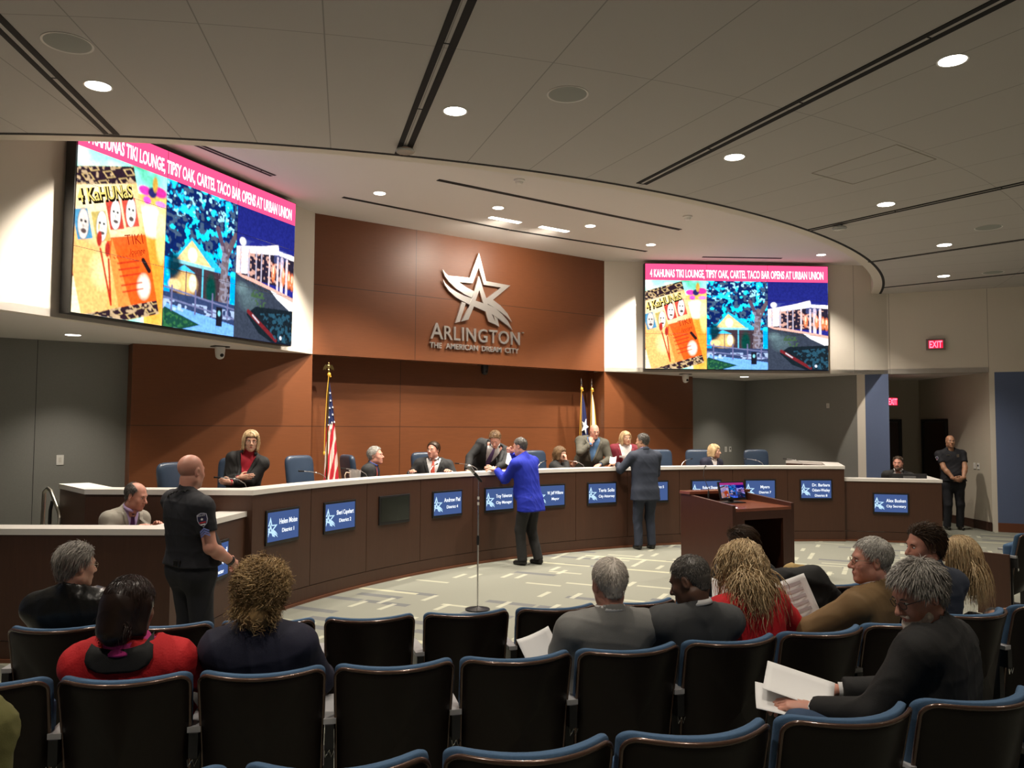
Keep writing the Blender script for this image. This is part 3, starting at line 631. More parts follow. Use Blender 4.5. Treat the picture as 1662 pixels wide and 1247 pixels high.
seams = np.zeros((CH, CW), bool)
M_scr = bpy.data.materials.new('video_wall_picture'); M_scr.use_nodes = True; nt = M_scr.node_tree; nt.nodes.clear()
at = nt.nodes.new('ShaderNodeAttribute'); at.attribute_name = 'picture'; em = nt.nodes.new('ShaderNodeEmission'); em.inputs[1].default_value = 1.6
ot = nt.nodes.new('ShaderNodeOutputMaterial'); nt.links.new(at.outputs['Color'], em.inputs[0]); nt.links.new(em.outputs[0], ot.inputs[0])
SWW, SHH = 3.66, 2.06
def picture_mesh(img, w, h):
    H_, W_ = img.shape[:2]; vx, vz = np.meshgrid(np.linspace(0, w, W_), np.linspace(h, 0, H_))
    co = np.stack([vx, np.zeros_like(vx), vz], -1).reshape(-1, 3).astype(np.float32)
    i = np.arange((H_ - 1) * W_).reshape(H_ - 1, W_)[:, :-1].ravel(); F = np.stack([i, i + W_, i + W_ + 1, i + 1], 1).astype(np.int32)
    me_ = np_mesh('picture', co, F); c_ = me_.color_attributes.new('picture', 'FLOAT_COLOR', 'POINT')
    rgba = np.concatenate([img.reshape(-1, 3), np.ones((H_ * W_, 1))], 1).astype(np.float32); c_.data.foreach_set('color', rgba.ravel()); return me_
def np_mesh(name, co, F):
    me_ = bpy.data.meshes.new(name); me_.vertices.add(len(co)); me_.vertices.foreach_set('co', np.ascontiguousarray(co, np.float32).ravel())
    k = F.shape[1]; me_.loops.add(len(F) * k); me_.loops.foreach_set('vertex_index', np.ascontiguousarray(F, np.int32).ravel())
    me_.polygons.add(len(F)); me_.polygons.foreach_set('loop_start', np.arange(0, len(F) * k, k, dtype=np.int32)); 
    try: me_.polygons.foreach_set('loop_total', np.full(len(F), k, np.int32))
    except Exception: pass
    me_.update(calc_edges=True); return me_
pic = picture_mesh(IMG, SWW, SHH); pic.materials.append(M_scr)
M_wtxt = emat('screen_white', (1, .95, .98), 1.6); M_ytxt = emat('screen_yellow', (1, .78, .22), 1.15); M_ktxt = emat('screen_dark', (.03, .02, .01), .6); M_rtxt = emat('screen_red', (.5, .03, .01), .8)
def video_wall(M4, lab):
    t = empty('video_wall'); t.matrix_world = M4; tag(t, lab, 'screen')
    MB().box(-.012, SWW + .012, .012, .15, -.012, SHH + .012).box(.4, SWW - .4, .15, .19, .4, SHH - .4).build('cabinet', M_black, t)
    obj('picture', pic, None, t)
    ms = MB()
    for k in (1, 2): ms.box(SWW * k / 3 - .002, SWW * k / 3 + .002, -.002, 0, 0, SHH)
    for k in (1, 2): ms.box(0, SWW, -.002, 0, SHH * k / 3 - .002, SHH * k / 3 + .002)
    ms.build('panel_seams', M_black, t)
    o = obj('headline', BANNER, M_wtxt, t); o.rotation_euler = (pi / 2, 0, 0); o.location = (SWW / 2, -.004, SHH * .875)
    for me_, m_, dx, dz, dy in ((KAH, M_ktxt, .012, -.012, -.004), (KAH2, M_ytxt, 0, 0, -.006)):
        o = obj('menu_title', me_, m_, t); o.rotation_euler = (pi / 2, radians(-19), 0); o.location = (.03 + dx, dy, SHH * .555 + dz)
    o = obj('menu_words', TIKI, M_rtxt, t); o.rotation_euler = (pi / 2, radians(-16), 0); o.location = (.66, -.004, SHH * .40)
    o = obj('menu_words', LNG, M_rtxt, t); o.rotation_euler = (pi / 2, radians(-16), 0); o.location = (.72, -.004, SHH * .355)
    return t
BANNER = text_mesh('4 KAHUNAS TIKI LOUNGE, TIPSY OAK, CARTEL TACO BAR OPENS AT URBAN UNION', .21, .0005, SWW * .95, bold=.006)
KAH = text_mesh('4 KaHUNaS', .20, .0005, .74, 'LEFT', bold=.014, shear=.1); KAH2 = text_mesh('4 KaHUNaS', .20, .0005, .74, 'LEFT', bold=.002, shear=.1)
TIKI = text_mesh('TIKI', .17, .0005, .25, 'LEFT', bold=-.002); LNG = text_mesh('lounge', .09, .0005, .22, 'LEFT', shear=.3)
def wing_frame(side, s, d, z):
    x = side * (3.014 + s * cos(WL) - d * sin(WL)); y = -(s * sin(WL) + d * cos(WL))
    a = -side * WL; return Matrix.Translation((x, y, z)) @ Matrix.Rotation(a, 4, 'Z') @ Matrix.Rotation(radians(.8), 4, 'X')
video_wall(wing_frame(1, .772, .186, 3.089), 'right video wall of nine panels above the grey wall showing the pink headline slide')
video_wall(wing_frame(-1, .772 + SWW, .186, 3.089), 'left video wall of nine panels, its top corner hidden by the curved ceiling edge')

# ================================================================ the dais
dais = empty('council_dais', (0, -2.1, 0)); tag(dais, 'long curved dark wood council dais with white top edge', 'desk')
inv = Matrix.Translation((0, 2.1, 0))
AH = 36.6
def arcpts(a0, a1, off, n=6): return [dais_pt(lerp(a0, a1, i / n), off) for i in range(n + 1)]
def dpart(mb_, nm, m_, **k):
    mb_.v = [(v[0], v[1] + 2.1, v[2]) for v in mb_.v]; return mb_.build(nm, m_, dais, **k)
EL, ER = (-6.50, -2.80), (6.50, -2.80)
HL = [(-6.60, -1.80), EL, dais_pt(-AH)]; HR = [dais_pt(AH), ER, (6.60, -1.80)]
step = 2 * AH / 11
for i in range(11):
    a0 = -AH + i * step + .025; a1 = -AH + (i + 1) * step - .025
    dpart(MB().wallrun(arcpts(a0, a1, 0), 0.175, 1.24, .04), 'front_panel', M_dais)
dpart(MB().wallrun(arcpts(-AH, AH, 0, 60), 0.0, 0.168, .04), 'plinth', M_dais)
dpart(MB().wallrun(arcpts(-AH, AH, .012, 60), .1, 1.24, .05), 'backing', M_slot)
dpart(MB().wallrun(arcpts(-AH, AH, -.022, 60), 0.0, 0.028, .03), 'base_trim', M_base)
for L in (HL, HR):
    for p, q in zip(L[:-1], L[1:]): dpart(MB().wallrun([p, q], 0, 1.24, .05), 'end_panel', M_dais)
full = HL + arcpts(-AH, AH, 0, 60)[1:-1] + HR
dpart(MB().wallrun(offset_line(full, -.012), 1.24, 1.29, .30), 'cap', M_cap)
dpart(MB().wallrun(offset_line(full, .05), 1.12, 1.155, .80), 'worktop', M_dais)
dpart(MB().wallrun(offset_line(full, .26), 1.155, 1.24, .02), 'cap_riser', M_dais)
def low_desk(pts, lab):
    p0 = pts[1]; t = empty('staff_desk', (p0[0], p0[1], 0)); tag(t, lab, 'desk')
    def bp(mb_, nm, m_):
        mb_.v = [(v[0] - p0[0], v[1] - p0[1], v[2]) for v in mb_.v]; return mb_.build(nm, m_, t)
    for p, q in zip(pts[:-1], pts[1:]): bp(MB().wallrun([p, q], .175, 1.03, .05), 'front_panel', M_dais)
    bp(MB().wallrun(offset_line(pts, .004), 0, .168, .05), 'plinth', M_dais)
    bp(MB().wallrun(offset_line(pts, -.02), 0, .028, .03), 'base_trim', M_base)
    bp(MB().wallrun(offset_line(pts, -.012), 1.03, 1.08, .28), 'cap', M_cap)
    bp(MB().wallrun(offset_line(pts, .05), .92, .95, .75), 'worktop', M_dais)
    return t
low_desk([(-7.45, -3.92), (-6.16, -4.82), (-5.16, -3.70)], 'lower dark wood staff desk with white top edge at the left, behind the audience')
low_desk([(5.16, -3.70), (6.20, -4.93), (7.35, -4.05)], 'lower dark wood staff desk with white top edge at the right end by the corridor')
M_scrblue = emat('name_screen_blue', (.065, .115, .30), .95); M_emb = emat('name_screen_star', (.55, .80, 1), 1.1); M_nm = emat('name_screen_text', (.9, .95, 1), 1.3)
M_off = mat('dark_glass', (0.018, 0.022, 0.018), 0.15)
EMM = emblem_mesh(-.003, -.001, .165, -.222, -.715, 0.0005)
bm = bmesh.new(); bm.from_mesh(EMM); bmesh.ops.bisect_plane(bm, geom=bm.verts[:] + bm.edges[:] + bm.faces[:], plane_co=(-.258, 0, 0), plane_no=(-1, 0, 0), clear_outer=True); bm.to_mesh(EMM); bm.free(); EMM.materials.append(M_emb)
x, y = lerp(-7.45, -6.16, .10), lerp(-3.92, -4.82, .10); a = atan2(-.90, 1.29)
g_ = MB().lathe([(.001, .014), (.022, .012), (.028, 0), (.028, -.01)], seg=20, M=Matrix.Translation((x, y, .985)) @ Matrix.Rotation(a, 4, 'Z') @ Matrix.Rotation(pi / 2, 4, 'X')).build('desk_door_stop', M_black, smooth=True, angle=40); tag(g_, 'small round black knob high on the front of the left staff desk', 'knob')
def display(x, y, z, rz, lines, lab):
    t = empty('name_display', (x, y, z), rz); tag(t, lab, 'screen', None)
    MB().box(-.285, .285, -.018, .0, -.18, .18).build('bezel', M_black, t, bevel=.004)
    MB().box(-.262, .262, -.020, -.018, -.145, .155).build('screen', M_scrblue if lines else M_off, t)
    if lines:
        e_ = obj('star_logo', EMM, None, t); e_.location = (.0, -.0205, 0)
        zz = .045 if len(lines) == 2 else .075
        for k, (s, sz) in enumerate(lines):
            me_ = text_mesh(s, sz * 1.15, .0008, None, bold=.0007); xs_ = [v.co.x for v in me_.vertices]; kk = min(1, .31 / (max(xs_) - min(xs_)))
            for v in me_.vertices: v.co.x *= kk
            o = obj('lettering', me_, M_nm, t); o.rotation_euler = (pi / 2, 0, 0); o.location = (.082, -.0215, zz - .02); zz -= .088
    return t
names = [[('Helen Moise', .068), ('District 1', .05)], [('Sheri Capehart', .064), ('District 2', .05)], None, [('Andrew Piel', .068), ('District 4', .05)], [('Troy Yelverton', .062), ('City Manager', .05)], [('W. Jeff Williams', .058), ('Mayor', .05)], [('Teris Solis', .066), ('City Attorney', .052)], [('District 5', .05)], [('Robert Shepard', .06), ('District 6', .05)], [('Myers', .06), ('District 7', .05)], [('Dr. Barbara', .062), ('Odom-Wesley', .062), ('District 8', .05)]]
where = ['name screen reading Helen Moise District 1, leftmost on the curved dais', 'name screen reading Sheri Capehart District 2', 'blank dark screen on the dais front between two lit name screens', 'name screen reading Andrew Piel District 4, left of the microphone stand', 'name screen reading Troy and City Manager, partly behind the man in the blue jacket', 'name screen reading W. Jeff Williams Mayor, right of the blue jacket', 'name screen reading Teris Solis City Attorney', 'name screen mostly hidden behind the man in the navy suit', 'name screen reading Robert Shepard above the lectern left part', 'name screen half hidden by the monitor on the lectern', 'name screen reading Dr. Barbara Odom-Wesley, right of the lectern']
for i in range(11):
    a = -AH + (i + .5) * step; x, y = dais_pt(a, -.003); display(x, y, .885, -radians(a), names[i], where[i])
def on_seg(p, q, t, out=.003):
    x, y = lerp(p[0], q[0], t), lerp(p[1], q[1], t); a = atan2(q[1] - p[1], q[0] - p[0]); return x + out * sin(a), y - out * cos(a), a
x, y, a = on_seg((-6.16, -4.82), (-5.16, -3.70), .50); display(x, y, .69, a, [('Lucy Thappil', .066), ('Planning & Development', .042), ('Director', .045)], 'name screen reading Planning and Development Director, beside the standing officer at left')
x, y, a = on_seg((5.16, -3.70), (6.20, -4.93), .50); display(x, y, .66, a, [('Alex Busken', .068), ('City Secretary', .052)], 'name screen reading City Secretary on the low right desk')
# microphones, desk monitors, pitcher, papers on the dais
def polar_dais(a, off, z): x, y = dais_pt(a, off); return Vector((x, y, z))
def desk_mic(a, flip=1, lab='', off=.42, z=1.155):
    p = polar_dais(a, off, z); t = empty('gooseneck_microphone', p, -radians(a)); tag(t, lab, 'microphone', 'gooseneck microphones on the dais')
    MB().box(-.16, .16, -.06, .07, 0, .115).build('base', M_black, t, bevel=.012)
    pts = [(flip * .10, .02, .115), (flip * .08, .03, .16), (flip * .02, .06, .20), (-flip * .08, .12, .225), (-flip * .17, .17, .235)]
    MB().tube(pts, .0045, 6).ball((-flip * .02, .085, .212), (.018, .010, .010), 8).build('gooseneck', M_steel, t, smooth=True)
    MB().tube([(-flip * .15, .16, .233), (-flip * .21, .19, .238)], [.008, .010], 8).build('capsule', M_blackmet, t, smooth=True)
    return t
for i, fl in enumerate((1, 1, 1, -1, 1, -1, 1, -1, -1, 1, 1)):
    desk_mic(-AH + (i + .5) * step + (1.2 if i % 2 else -.8), fl, '%s gooseneck microphone from the left behind the white dais edge' % ['first', 'second', 'third', 'fourth', 'fifth', 'sixth', 'seventh', 'eighth', 'ninth', 'tenth', 'last'][i])
def staff_mic(x, y, z, rz, lab):
    t = empty('gooseneck_microphone', (x, y, z), rz); tag(t, lab, 'microphone')
    MB().box(-.06, .06, -.05, .05, 0, .03).build('base', M_black, t, bevel=.006)
    MB().tube([(0, 0, .03), (0, 0, .14), (-.05, .02, .22), (-.16, .06, .27)], .005, 6).build('gooseneck', M_blackmet, t, smooth=True)
staff_mic(-5.85, -3.82, .95, radians(150), 'thin microphone on the low left desk in front of the seated man in grey')
staff_mic(6.0, -4.3, .95, radians(200), 'thin microphone on the low right desk by the seated man in black')
t = empty('desk_monitor', (6.15, -4.40, .95), radians(-50)); tag(t, 'black low monitor back seen over the edge of the low right desk', 'monitor')
MB().box(-.28, .28, 0, .03, .02, .21).build('housing', M_black, t, bevel=.006); MB().box(-.10, .10, -.012, 0, .10, .17).build('back_plate', mat('grey_plastic', (.12, .12, .12), .4), t); MB().box(-.1, .1, -.05, .1, 0, .02).build('foot', M_black, t)
p = polar_dais(-21.2, .50, 1.155); t = empty('water_pitcher', p); tag(t, 'clear glass water pitcher with handle on the dais left of the grey haired man', 'pitcher')
Mg = mat('clear_glass', (.92, .9, .86), .05, trans=.75)
MB().lathe([(.055, 0), (.066, .02), (.072, .12), (.078, .2), (.083, .215), (.079, .215), (.073, .2), (.066, .12), (.06, .025), (.002, .02)], seg=24).build('body', Mg, t, smooth=True)
MB().tube([(-.072, 0, .18), (-.12, 0, .19), (-.14, 0, .15), (-.13, 0, .09), (-.075, 0, .06)], .008, 8).build('handle', mat('frosted', (.75, .6, .45), .3), t, smooth=True)
def paper(x, y, z, rz, lab, n=1, w=.216, h=.28, rot=None, prn=False):
    t = MB()
    for k in range(n): t.box(-w / 2 + k * .004, w / 2 + k * .004, -h / 2 - k * .003, h / 2 - k * .003, k * .0015, k * .0015 + .001)
    o = t.build('paper_sheet', M_paper); o.location = (x, y, z); o.rotation_euler = rot or (0, 0, rz); tag(o, lab, 'paper')
    if prn:
        q = MB()
        for i_, (a_, b_, c_) in enumerate(((.10, .06, .12), (.045, .03, .14), (-.01, -.025, .16), (-.05, -.09, .12))): q.box(-c_ / 2 - .01, c_ / 2 - .01, b_, a_, n * .0015, n * .0015 + .0006)
        q.build('printing', mat('faint_print', (.62, .55, .56), .7), o)
    return o
# ================================================================ leather chairs behind the dais
def leather_chair():
    t = empty('leather_armchair'); tag(t, 'navy leather high back chair', 'chair', 'navy leather chairs on the dais')
    def cushion(w0, w1, h, th, sag, z0, lean, nm, y0):
        V_ = []; nu, nv = 20, 14
        for j in range(nv):
            for i in range(nu):
                pass
        prof = []; vs = []; fs = []
        N, K = 32, 12
        for j in range(K + 1):           # stacked rounded-rectangle rings front to back
            s = j / K; e = sin(pi * min(max(s, .0), 1)) ** .35 if 0 < s < 1 else 0
            inset = .05 * (1 - e)
            for k in range(N):
                a = 2 * pi * k / N; cx_ = abs(cos(a)) ** .32 * (1 if cos(a) > 0 else -1); cz_ = abs(sin(a)) ** .32 * (1 if sin(a) > 0 else -1)
                zz = cz_ * .5 + .5; hw = lerp(w0, w1, zz) / 2 - inset
                x_ = cx_ * hw; z_ = z0 + inset + zz * (h - 2 * inset)
                y_ = y0 + (s - .5) * th - sag * (x_ / hw) ** 2 * -1 * .5 + lean * (z_ - z0)
                vs.append((x_, y_, z_))
        for j in range(K):
            for k in range(N): k2 = (k + 1) % N; fs.append((j * N + k, j * N + k2, (j + 1) * N + k2, (j + 1) * N + k))
        fs += [tuple(reversed(range(N))), tuple(range(K * N, (K + 1) * N))]
        m_ = MB(); m_.add(vs, fs); return m_.build(nm, M_leather, t, smooth=True, angle=60)
    # faces -y (towards the audience)
    cushion(.46, .50, .62, .09, .03, .46, -.14 * -1, 'backrest', .20)
    s_ = MB().box(-.26, .26, -.28, .22, .40, .49).build('seat', M_leather, t, bevel=.035, seg=4)
    for s in (-1, 1):
        MB().tube([(s * .30, .18, .50), (s * .30, .16, .66), (s * .30, -.14, .67), (s * .30, -.18, .62), (s * .29, -.16, .44)], .02, 8).build('armrest', M_black, t, smooth=True)
    MB().lathe([(.03, .08), (.03, .40)], seg=12).build('gas_column', M_blackmet, t, smooth=True)
    b_ = MB()
    for k in range(5):
        a = 2 * pi * k / 5; b_.tube([(0, 0, .09), (.30 * cos(a), .30 * sin(a), .06)], [.025, .015], 8); b_.ball((.30 * cos(a), .30 * sin(a), .03), .03, 8)
    b_.build('star_base', M_black, t, smooth=True)
    return t
lc0 = leather_chair(); first = True
CHS = [(-5.42, -2.70, 2, -15), (-4.72, -1.72, -60, 0), (-3.50, -1.32, 0, 0), (-2.62, -1.12, 70, 0), (-1.33, -.82, -10, 0), (.87, -.78, 0, 0), (3.38, -1.30, 0, 0), (4.0, -1.60, -10, 0), (5.08, -2.12, 0, 0)]
LCL = ['navy leather chair behind the standing officer, leftmost on the dais', 'navy leather chair seen edge on behind the blonde woman with crossed arms', 'empty navy leather chair in front of the striped flag', 'navy leather chair turned sideways behind the grey haired man in profile', 'navy leather chair behind the man with glasses and red tie', 'navy leather chair beside the woman resting her chin on her hand', 'navy leather chair behind the man in the navy suit at the dais', 'navy leather chair behind the woman in navy at the right', 'empty navy leather chair at the right end of the dais']
for (x, y, rz, _), lb in zip(CHS, LCL):
    c_ = lc0 if first else copy_tree(lc0); first = False
    c_.location = (x, y, .45); c_.rotation_euler = (0, 0, radians(rz - math.degrees(math.asin(max(-1, min(1, x / 9.7)))))); c_['label'] = lb
x, y = -6.55, -3.85; c_ = copy_tree(lc0); c_.location = (x, y, 0.0); c_.scale = (1, 1, .93); c_.rotation_euler = (0, 0, radians(-30)); c_['label'] = 'low navy chair top behind the left staff desk'; c_['category'] = 'chair'
# ================================================================ auditorium seating
def aud_chair_meshes():
    D = {}
    W2, Z0, Z1 = .25, .20, .845
    def back_pt(u, w, off):           # u -1..1 across, w 0..1 up, off forward (+y)
        z = Z0 + (Z1 - Z0) * w; hw = W2 * lerp(.93, 1.0, w)
        x = u * hw; y = -.125 * (1 - u * u) - .10 * (w ** 1.6) + .04 + off; return x, y, z
    def outline(n=10, r=.045):         # rounded top corners, square-ish bottom
        pts = []
        hw = W2
        pts.append((-1, 0.0)); 
        for k in range(8): pts.append((-1, (k + 1) / 9 * (1 - r / (Z1 - Z0))))
        for k in range(n + 1):
            a = pi - (pi / 2) * k / n; pts.append(((-hw + r + r * cos(a)) / hw, 1 - (r - r * sin(a)) / (Z1 - Z0)))
        for k in range(1, 12): pts.append((lerp(-1 + r / hw, 1 - r / hw, k / 12), 1))
        for k in range(n + 1):
            a = pi / 2 - (pi / 2) * k / n; pts.append(((hw - r + r * cos(a)) / hw, 1 - (r - r * sin(a)) / (Z1 - Z0)))
        for k in range(8): pts.append((1, (1 - r / (Z1 - Z0)) * (1 - (k + 1) / 9)))
        pts.append((1, 0.0)); return pts
    OL = outline()
    def slab(o0, o1, inset=0.0, puff=0.0, zlow=0.0):
        m_ = MB(); n = len(OL); K = 7
        def ring(sc, off):
            out = []
            for (u, w) in OL:
                uu = u * sc; ww = zlow + (.5 + (w - .5) * sc - (1 - sc) * 0.0) * (1 - zlow) if sc < 1 else zlow + w * (1 - zlow)
                out.append(back_pt(uu, ww, off))
            return out
        rings = [ring(0.001, o0), ring(.5, o0), ring(.9, o0), ring(.985 - inset, o0), ring(1 - inset, lerp(o0, o1, .3)), ring(1 - inset, lerp(o0, o1, .7)), ring(.98 - inset, o1), ring(.88, o1 + puff * .6), ring(.5, o1 + puff), ring(.001, o1 + puff)]
        vs = [p for r_ in rings for p in r_]; fs = []
        for j in range(len(rings) - 1):
            for k in range(n):
                k2 = (k + 1) % n; fs.append((j * n + k, (j + 1) * n + k, (j + 1) * n + k2, j * n + k2))
        m_.add(vs, fs); return m_.mesh()
    D['shell'] = slab(0.0, .012)
    D['pad'] = slab(.022, .058, -.012, .010, .16)
    for v_ in D['pad'].vertices:
        if v_.co.z > .6: v_.co.z += .012 * min(1, (v_.co.z - .6) / .2)
    rail = MB(); pts = [back_pt(u, w, .006) for (u, w) in OL]; rail.tube(pts, .0085, 8); D['trim'] = rail.mesh()
    core = slab(.010, .026, .02); D['core'] = core
    st = MB(); seg = 5
    D['seat'] = MB().box(-.225, .225, .02, .46, .37, .45).mesh()
    D['seat_up'] = MB().box(-.225, .225, .045, .13, .34, .73).mesh()
    D['arm'] = MB().prism([(-.026, -.02), (.026, -.02), (.030, .20), (.02, .31), (-.02, .31), (-.030, .20)], .600, .622, Matrix.Translation((-.27, 0, 0))).mesh()
    D['armsup'] = MB().prism([(-.018, -.03), (.018, -.03), (.018, .26), (-.018, .26)], .50, .600, Matrix.Translation((-.27, 0, 0))).box(-.29, -.25, .02, .10, .04, .52).mesh()
    D['foot'] = MB().box(-.305, -.235, -.06, .24, 0, .04).mesh()
    D['clip'] = MB().tube([(-.29, -.035, .50), (-.287, -.035, .47), (-.278, -.035, .485), (-.27, -.035, .50), (-.262, -.035, .47), (-.25, -.035, .50)], .0025, 6).mesh()
    return D
CD = aud_chair_meshes()
for k, m_ in (('shell', M_shell), ('pad', M_upho), ('trim', M_trimw), ('core', M_slot), ('seat', M_upho), ('seat_up', M_upho), ('arm', M_plate), ('armsup', M_black), ('foot', M_black), ('clip', M_chrome)): CD[k].materials.append(m_)
for k in ('shell', 'pad', 'trim'): CD[k].polygons.foreach_set('use_smooth', [True] * len(CD[k].polygons))
M_armcap = mat('grey_arm_cap', (.42, .42, .43), .35); CD['arm'].materials[0] = M_armcap
def aud_chair(up):
    t = empty('auditorium_seat'); tag(t, '', 'seat')
    obj('shell_back', CD['shell'], None, t); obj('inner_core', CD['core'], None, t); obj('shell_edge', CD['trim'], None, t); obj('back_cushion', CD['pad'], None, t)
    s = obj('seat_cushion', CD['seat_up' if up else 'seat'], None, t); b = s.modifiers.new('bevel', 'BEVEL'); b.width = .03; b.segments = 3
    a_ = obj('armrest', CD['arm'], None, t); obj('arm_support', CD['armsup'], None, a_); obj('bracket', CD['clip'], None, a_)
    obj('floor_foot', CD['foot'], None, t)
    return t
protos = {True: aud_chair(True), False: aud_chair(False)}; used = {True: False, False: False}
ROWS = {'C': (14.60, [29.63, 27.5, 25.35, 23.15, 20.95, 18.75, 16.6, 14.45, 12.3, 10.2, 8.2]), 'B': (15.82, [28.85, 26.9, 24.97, 23.0, 21.05, 19.1, 17.14, 15.2, 13.3, 11.3, 9.15, 7.2]), 'A': (17.04, [25.72, 23.87, 22.03, 20.24, 18.39, 16.55, 14.7])}
OCC = {('C', 0), ('B', 1), ('B', 2), ('B', 5), ('B', 6), ('B', 7), ('C', 8), ('B', 8), ('B', 9), ('C', 9), ('A', 5), ('A', 4)}
ordn = ['first', 'second', 'third', 'fourth', 'fifth', 'sixth', 'seventh', 'eighth', 'ninth', 'tenth', 'eleventh', 'twelfth']
rown = {'A': 'nearest row', 'B': 'middle row', 'C': 'front row'}
for rk, (r_, angs) in ROWS.items():
    for i, a in enumerate(angs):
        up = (rk, i) not in OCC
        c_ = protos[up] if not used[up] else copy_tree(protos[up]); used[up] = True
        p = pol(r_ - .03, a); p.z = floor_z(p.x, p.y); c_.location = p; c_.rotation_euler = (0, 0, -radians(a)); c_['group'] = 'auditorium seats'
        c_['label'] = 'dark backed seat with blue cushion, %s from the left in the %s' % (ordn[i], rown[rk])
        if rk + str(i) in ('A0',): pass
# seats across the aisle on the right, with a wooden end panel
for i, (x, y, rz) in enumerate(((1.68, -8.02, 1), (2.22, -7.95, 1))):
    c_ = copy_tree(protos[True]); c_.location = (x, y, floor_z(x, y)); c_.rotation_euler = (0, 0, radians(rz + 6)); c_['group'] = 'auditorium seats'
    c_['label'] = 'auditorium seat beyond the aisle at the right edge, ' + ('beside the wooden end panel' if i == 0 else 'second from the wooden end panel')
t = MB().box(-.015, .015, -.02, .29, 0, .64).build('row_end_panel', M_dais, bevel=.004); t.location = (1.33, -8.02, 0); t.rotation_euler = (0, 0, radians(7)); tag(t, 'dark wooden end panel of the seat row beyond the aisle at the right', 'panel')
# ================================================================ lectern
def cw(x, y):                         # camera-plan metres to room coordinates
    c_, s_ = cos(YAW), sin(YAW); return (-7.8782 + x * c_ + y * s_, -11.9533 - x * s_ + y * c_)
NL = Vector(cw(2.71, 10.10)); FL = Vector(cw(2.26, 10.99)); dl = (FL - NL).normalized(); rl = Vector((dl.y, -dl.x)); LD, LW = 1.0, 1.02
Ml = Matrix(((rl.x, dl.x, 0, NL.x), (rl.y, dl.y, 0, NL.y), (0, 0, 1, 0), (0, 0, 0, 1)))
lec = empty('lectern'); lec.matrix_world = Ml; tag(lec, 'large dark wood lectern with open back standing before the right of the dais', 'lectern')
def sidep(x0, x1):
    prof = [(0, 0), (LD, 0), (LD, 1.07), (LD * .80, 1.055), (0, .985)]
    vs = [(x, y, z) for x in (x0, x1) for y, z in prof]; n = 5
    return MB().add(vs, [tuple(reversed(range(n))) if 1 else 0, tuple(range(n, 2 * n))] + [(i, (i + 1) % n, n + (i + 1) % n, n + i) for i in range(n)])
sidep(0, .05).build('side_panel', M_pod, lec, bevel=.002); sidep(LW - .05, LW).build('side_panel', M_pod, lec, bevel=.002)
MB().box(.05, LW - .05, LD - .04, LD, 0, 1.06).build('front_panel', M_pod, lec)
MB().box(-.012, LW + .012, LD - .20, LD + .012, 1.062, 1.10).build('top_ledge', M_podtop, lec, bevel=.003)
q = MB(); q.add([(x, y, z) for x in (.05, LW - .05) for y, z in ((.0, .905), (.0, .94), (LD - .05, .965), (LD - .05, .93))], [(0, 1, 2, 3), (7, 6, 5, 4), (0, 4, 5, 1), (1, 5, 6, 2), (2, 6, 7, 3), (3, 7, 4, 0)]); q.build('work_surface', M_podtop, lec)
MB().box(.05, .19, 0.0, .04, 0, .905).build('stile', M_pod, lec); MB().box(LW - .19, LW - .05, 0.0, .04, 0, .905).build('stile', M_pod, lec); MB().box(.19, LW - .19, 0, .04, .80, .905).build('rail', M_pod, lec)
MB().box(.05, LW - .05, .04, LD - .04, .03, .06).build('bottom_shelf', M_slot, lec)
mo = empty('touch_monitor'); mo.matrix_world = Ml @ Matrix.Translation((.52, .55, .955)) @ Matrix.Rotation(radians(-4), 4, 'Z'); tag(mo, 'tilted touch monitor standing on the lectern', 'monitor')
T_ = Matrix.Rotation(radians(-16), 4, 'X'); mt = Matrix.Translation((0, 0, .04)) @ T_
MB().box(-.205, .205, 0, .03, 0, .245, mt).build('bezel', M_black, mo, bevel=.003)
MB().box(-.15, .15, -.05, .16, 0, .012).box(-.03, .03, .05, .09, 0, .14).build('stand', M_black, mo)
sub = IMG[::6, ::6]; pm = picture_mesh(sub * np.array([.35, .35, .9]) * .7, .38, .20); pm.materials.append(M_scr); o = obj('screen', pm, None, mo); o.matrix_local = mt @ Matrix.Translation((-.19, -.003, .028))
lm = empty('lectern_microphone'); lm.matrix_world = Ml @ Matrix.Translation((.10, .56, .95)); tag(lm, 'black stub microphone on the lectern left of the monitor', 'microphone')
MB().lathe([(.035, 0), (.035, .012), (.012, .015), (.012, .16), (.006, .17), (.006, .20)], seg=14).build('stem', M_black, lm, smooth=True, angle=40)
MB().tube([(0, 0, .2), (.0, .1, .36), (.12, .22, .46), (.16, .24, .48)], [.004, .004, .004, .010], 8).build('gooseneck', M_blackmet, lm, smooth=True)
pp_ = Ml @ Vector((.10, .10, .945)); paper(pp_.x, pp_.y, pp_.z + .002, radians(40), 'white sheet at the near left corner of the lectern top', 1, .12, .10)
# ================================================================ microphone stand
sx, sy = -3.012, -4.63; t = empty('microphone_stand', (sx, sy, 0)); tag(t, 'tall thin microphone stand on the carpet in front of the dais', 'microphone stand')
MB().lathe([(.13, 0), (.13, .012), (.03, .03), (.012, .04)], seg=28).build('base', M_blackmet, t, smooth=True, angle=40)
MB().lathe([(.0085, .03), (.0085, 1.0)], seg=12).build('lower_tube', M_steel, t, smooth=True); MB().lathe([(.0060, .7), (.0060, 1.40)], seg=12).build('upper_tube', M_chrome, t, smooth=True)
MB().lathe([(.014, .68), (.016, .70), (.016, .76), (.012, .78)], seg=14).build('clutch', M_black, t, smooth=True)
for z in (1.10, 1.16): MB().lathe([(.011, z), (.011, z + .03)], seg=12).build('band', M_plate, t, smooth=True)
mm = Matrix.Translation((-.012, .0, 1.40)) @ Matrix.Rotation(radians(-35.9), 4, 'Z') @ Matrix.Rotation(radians(-40), 4, 'Y')
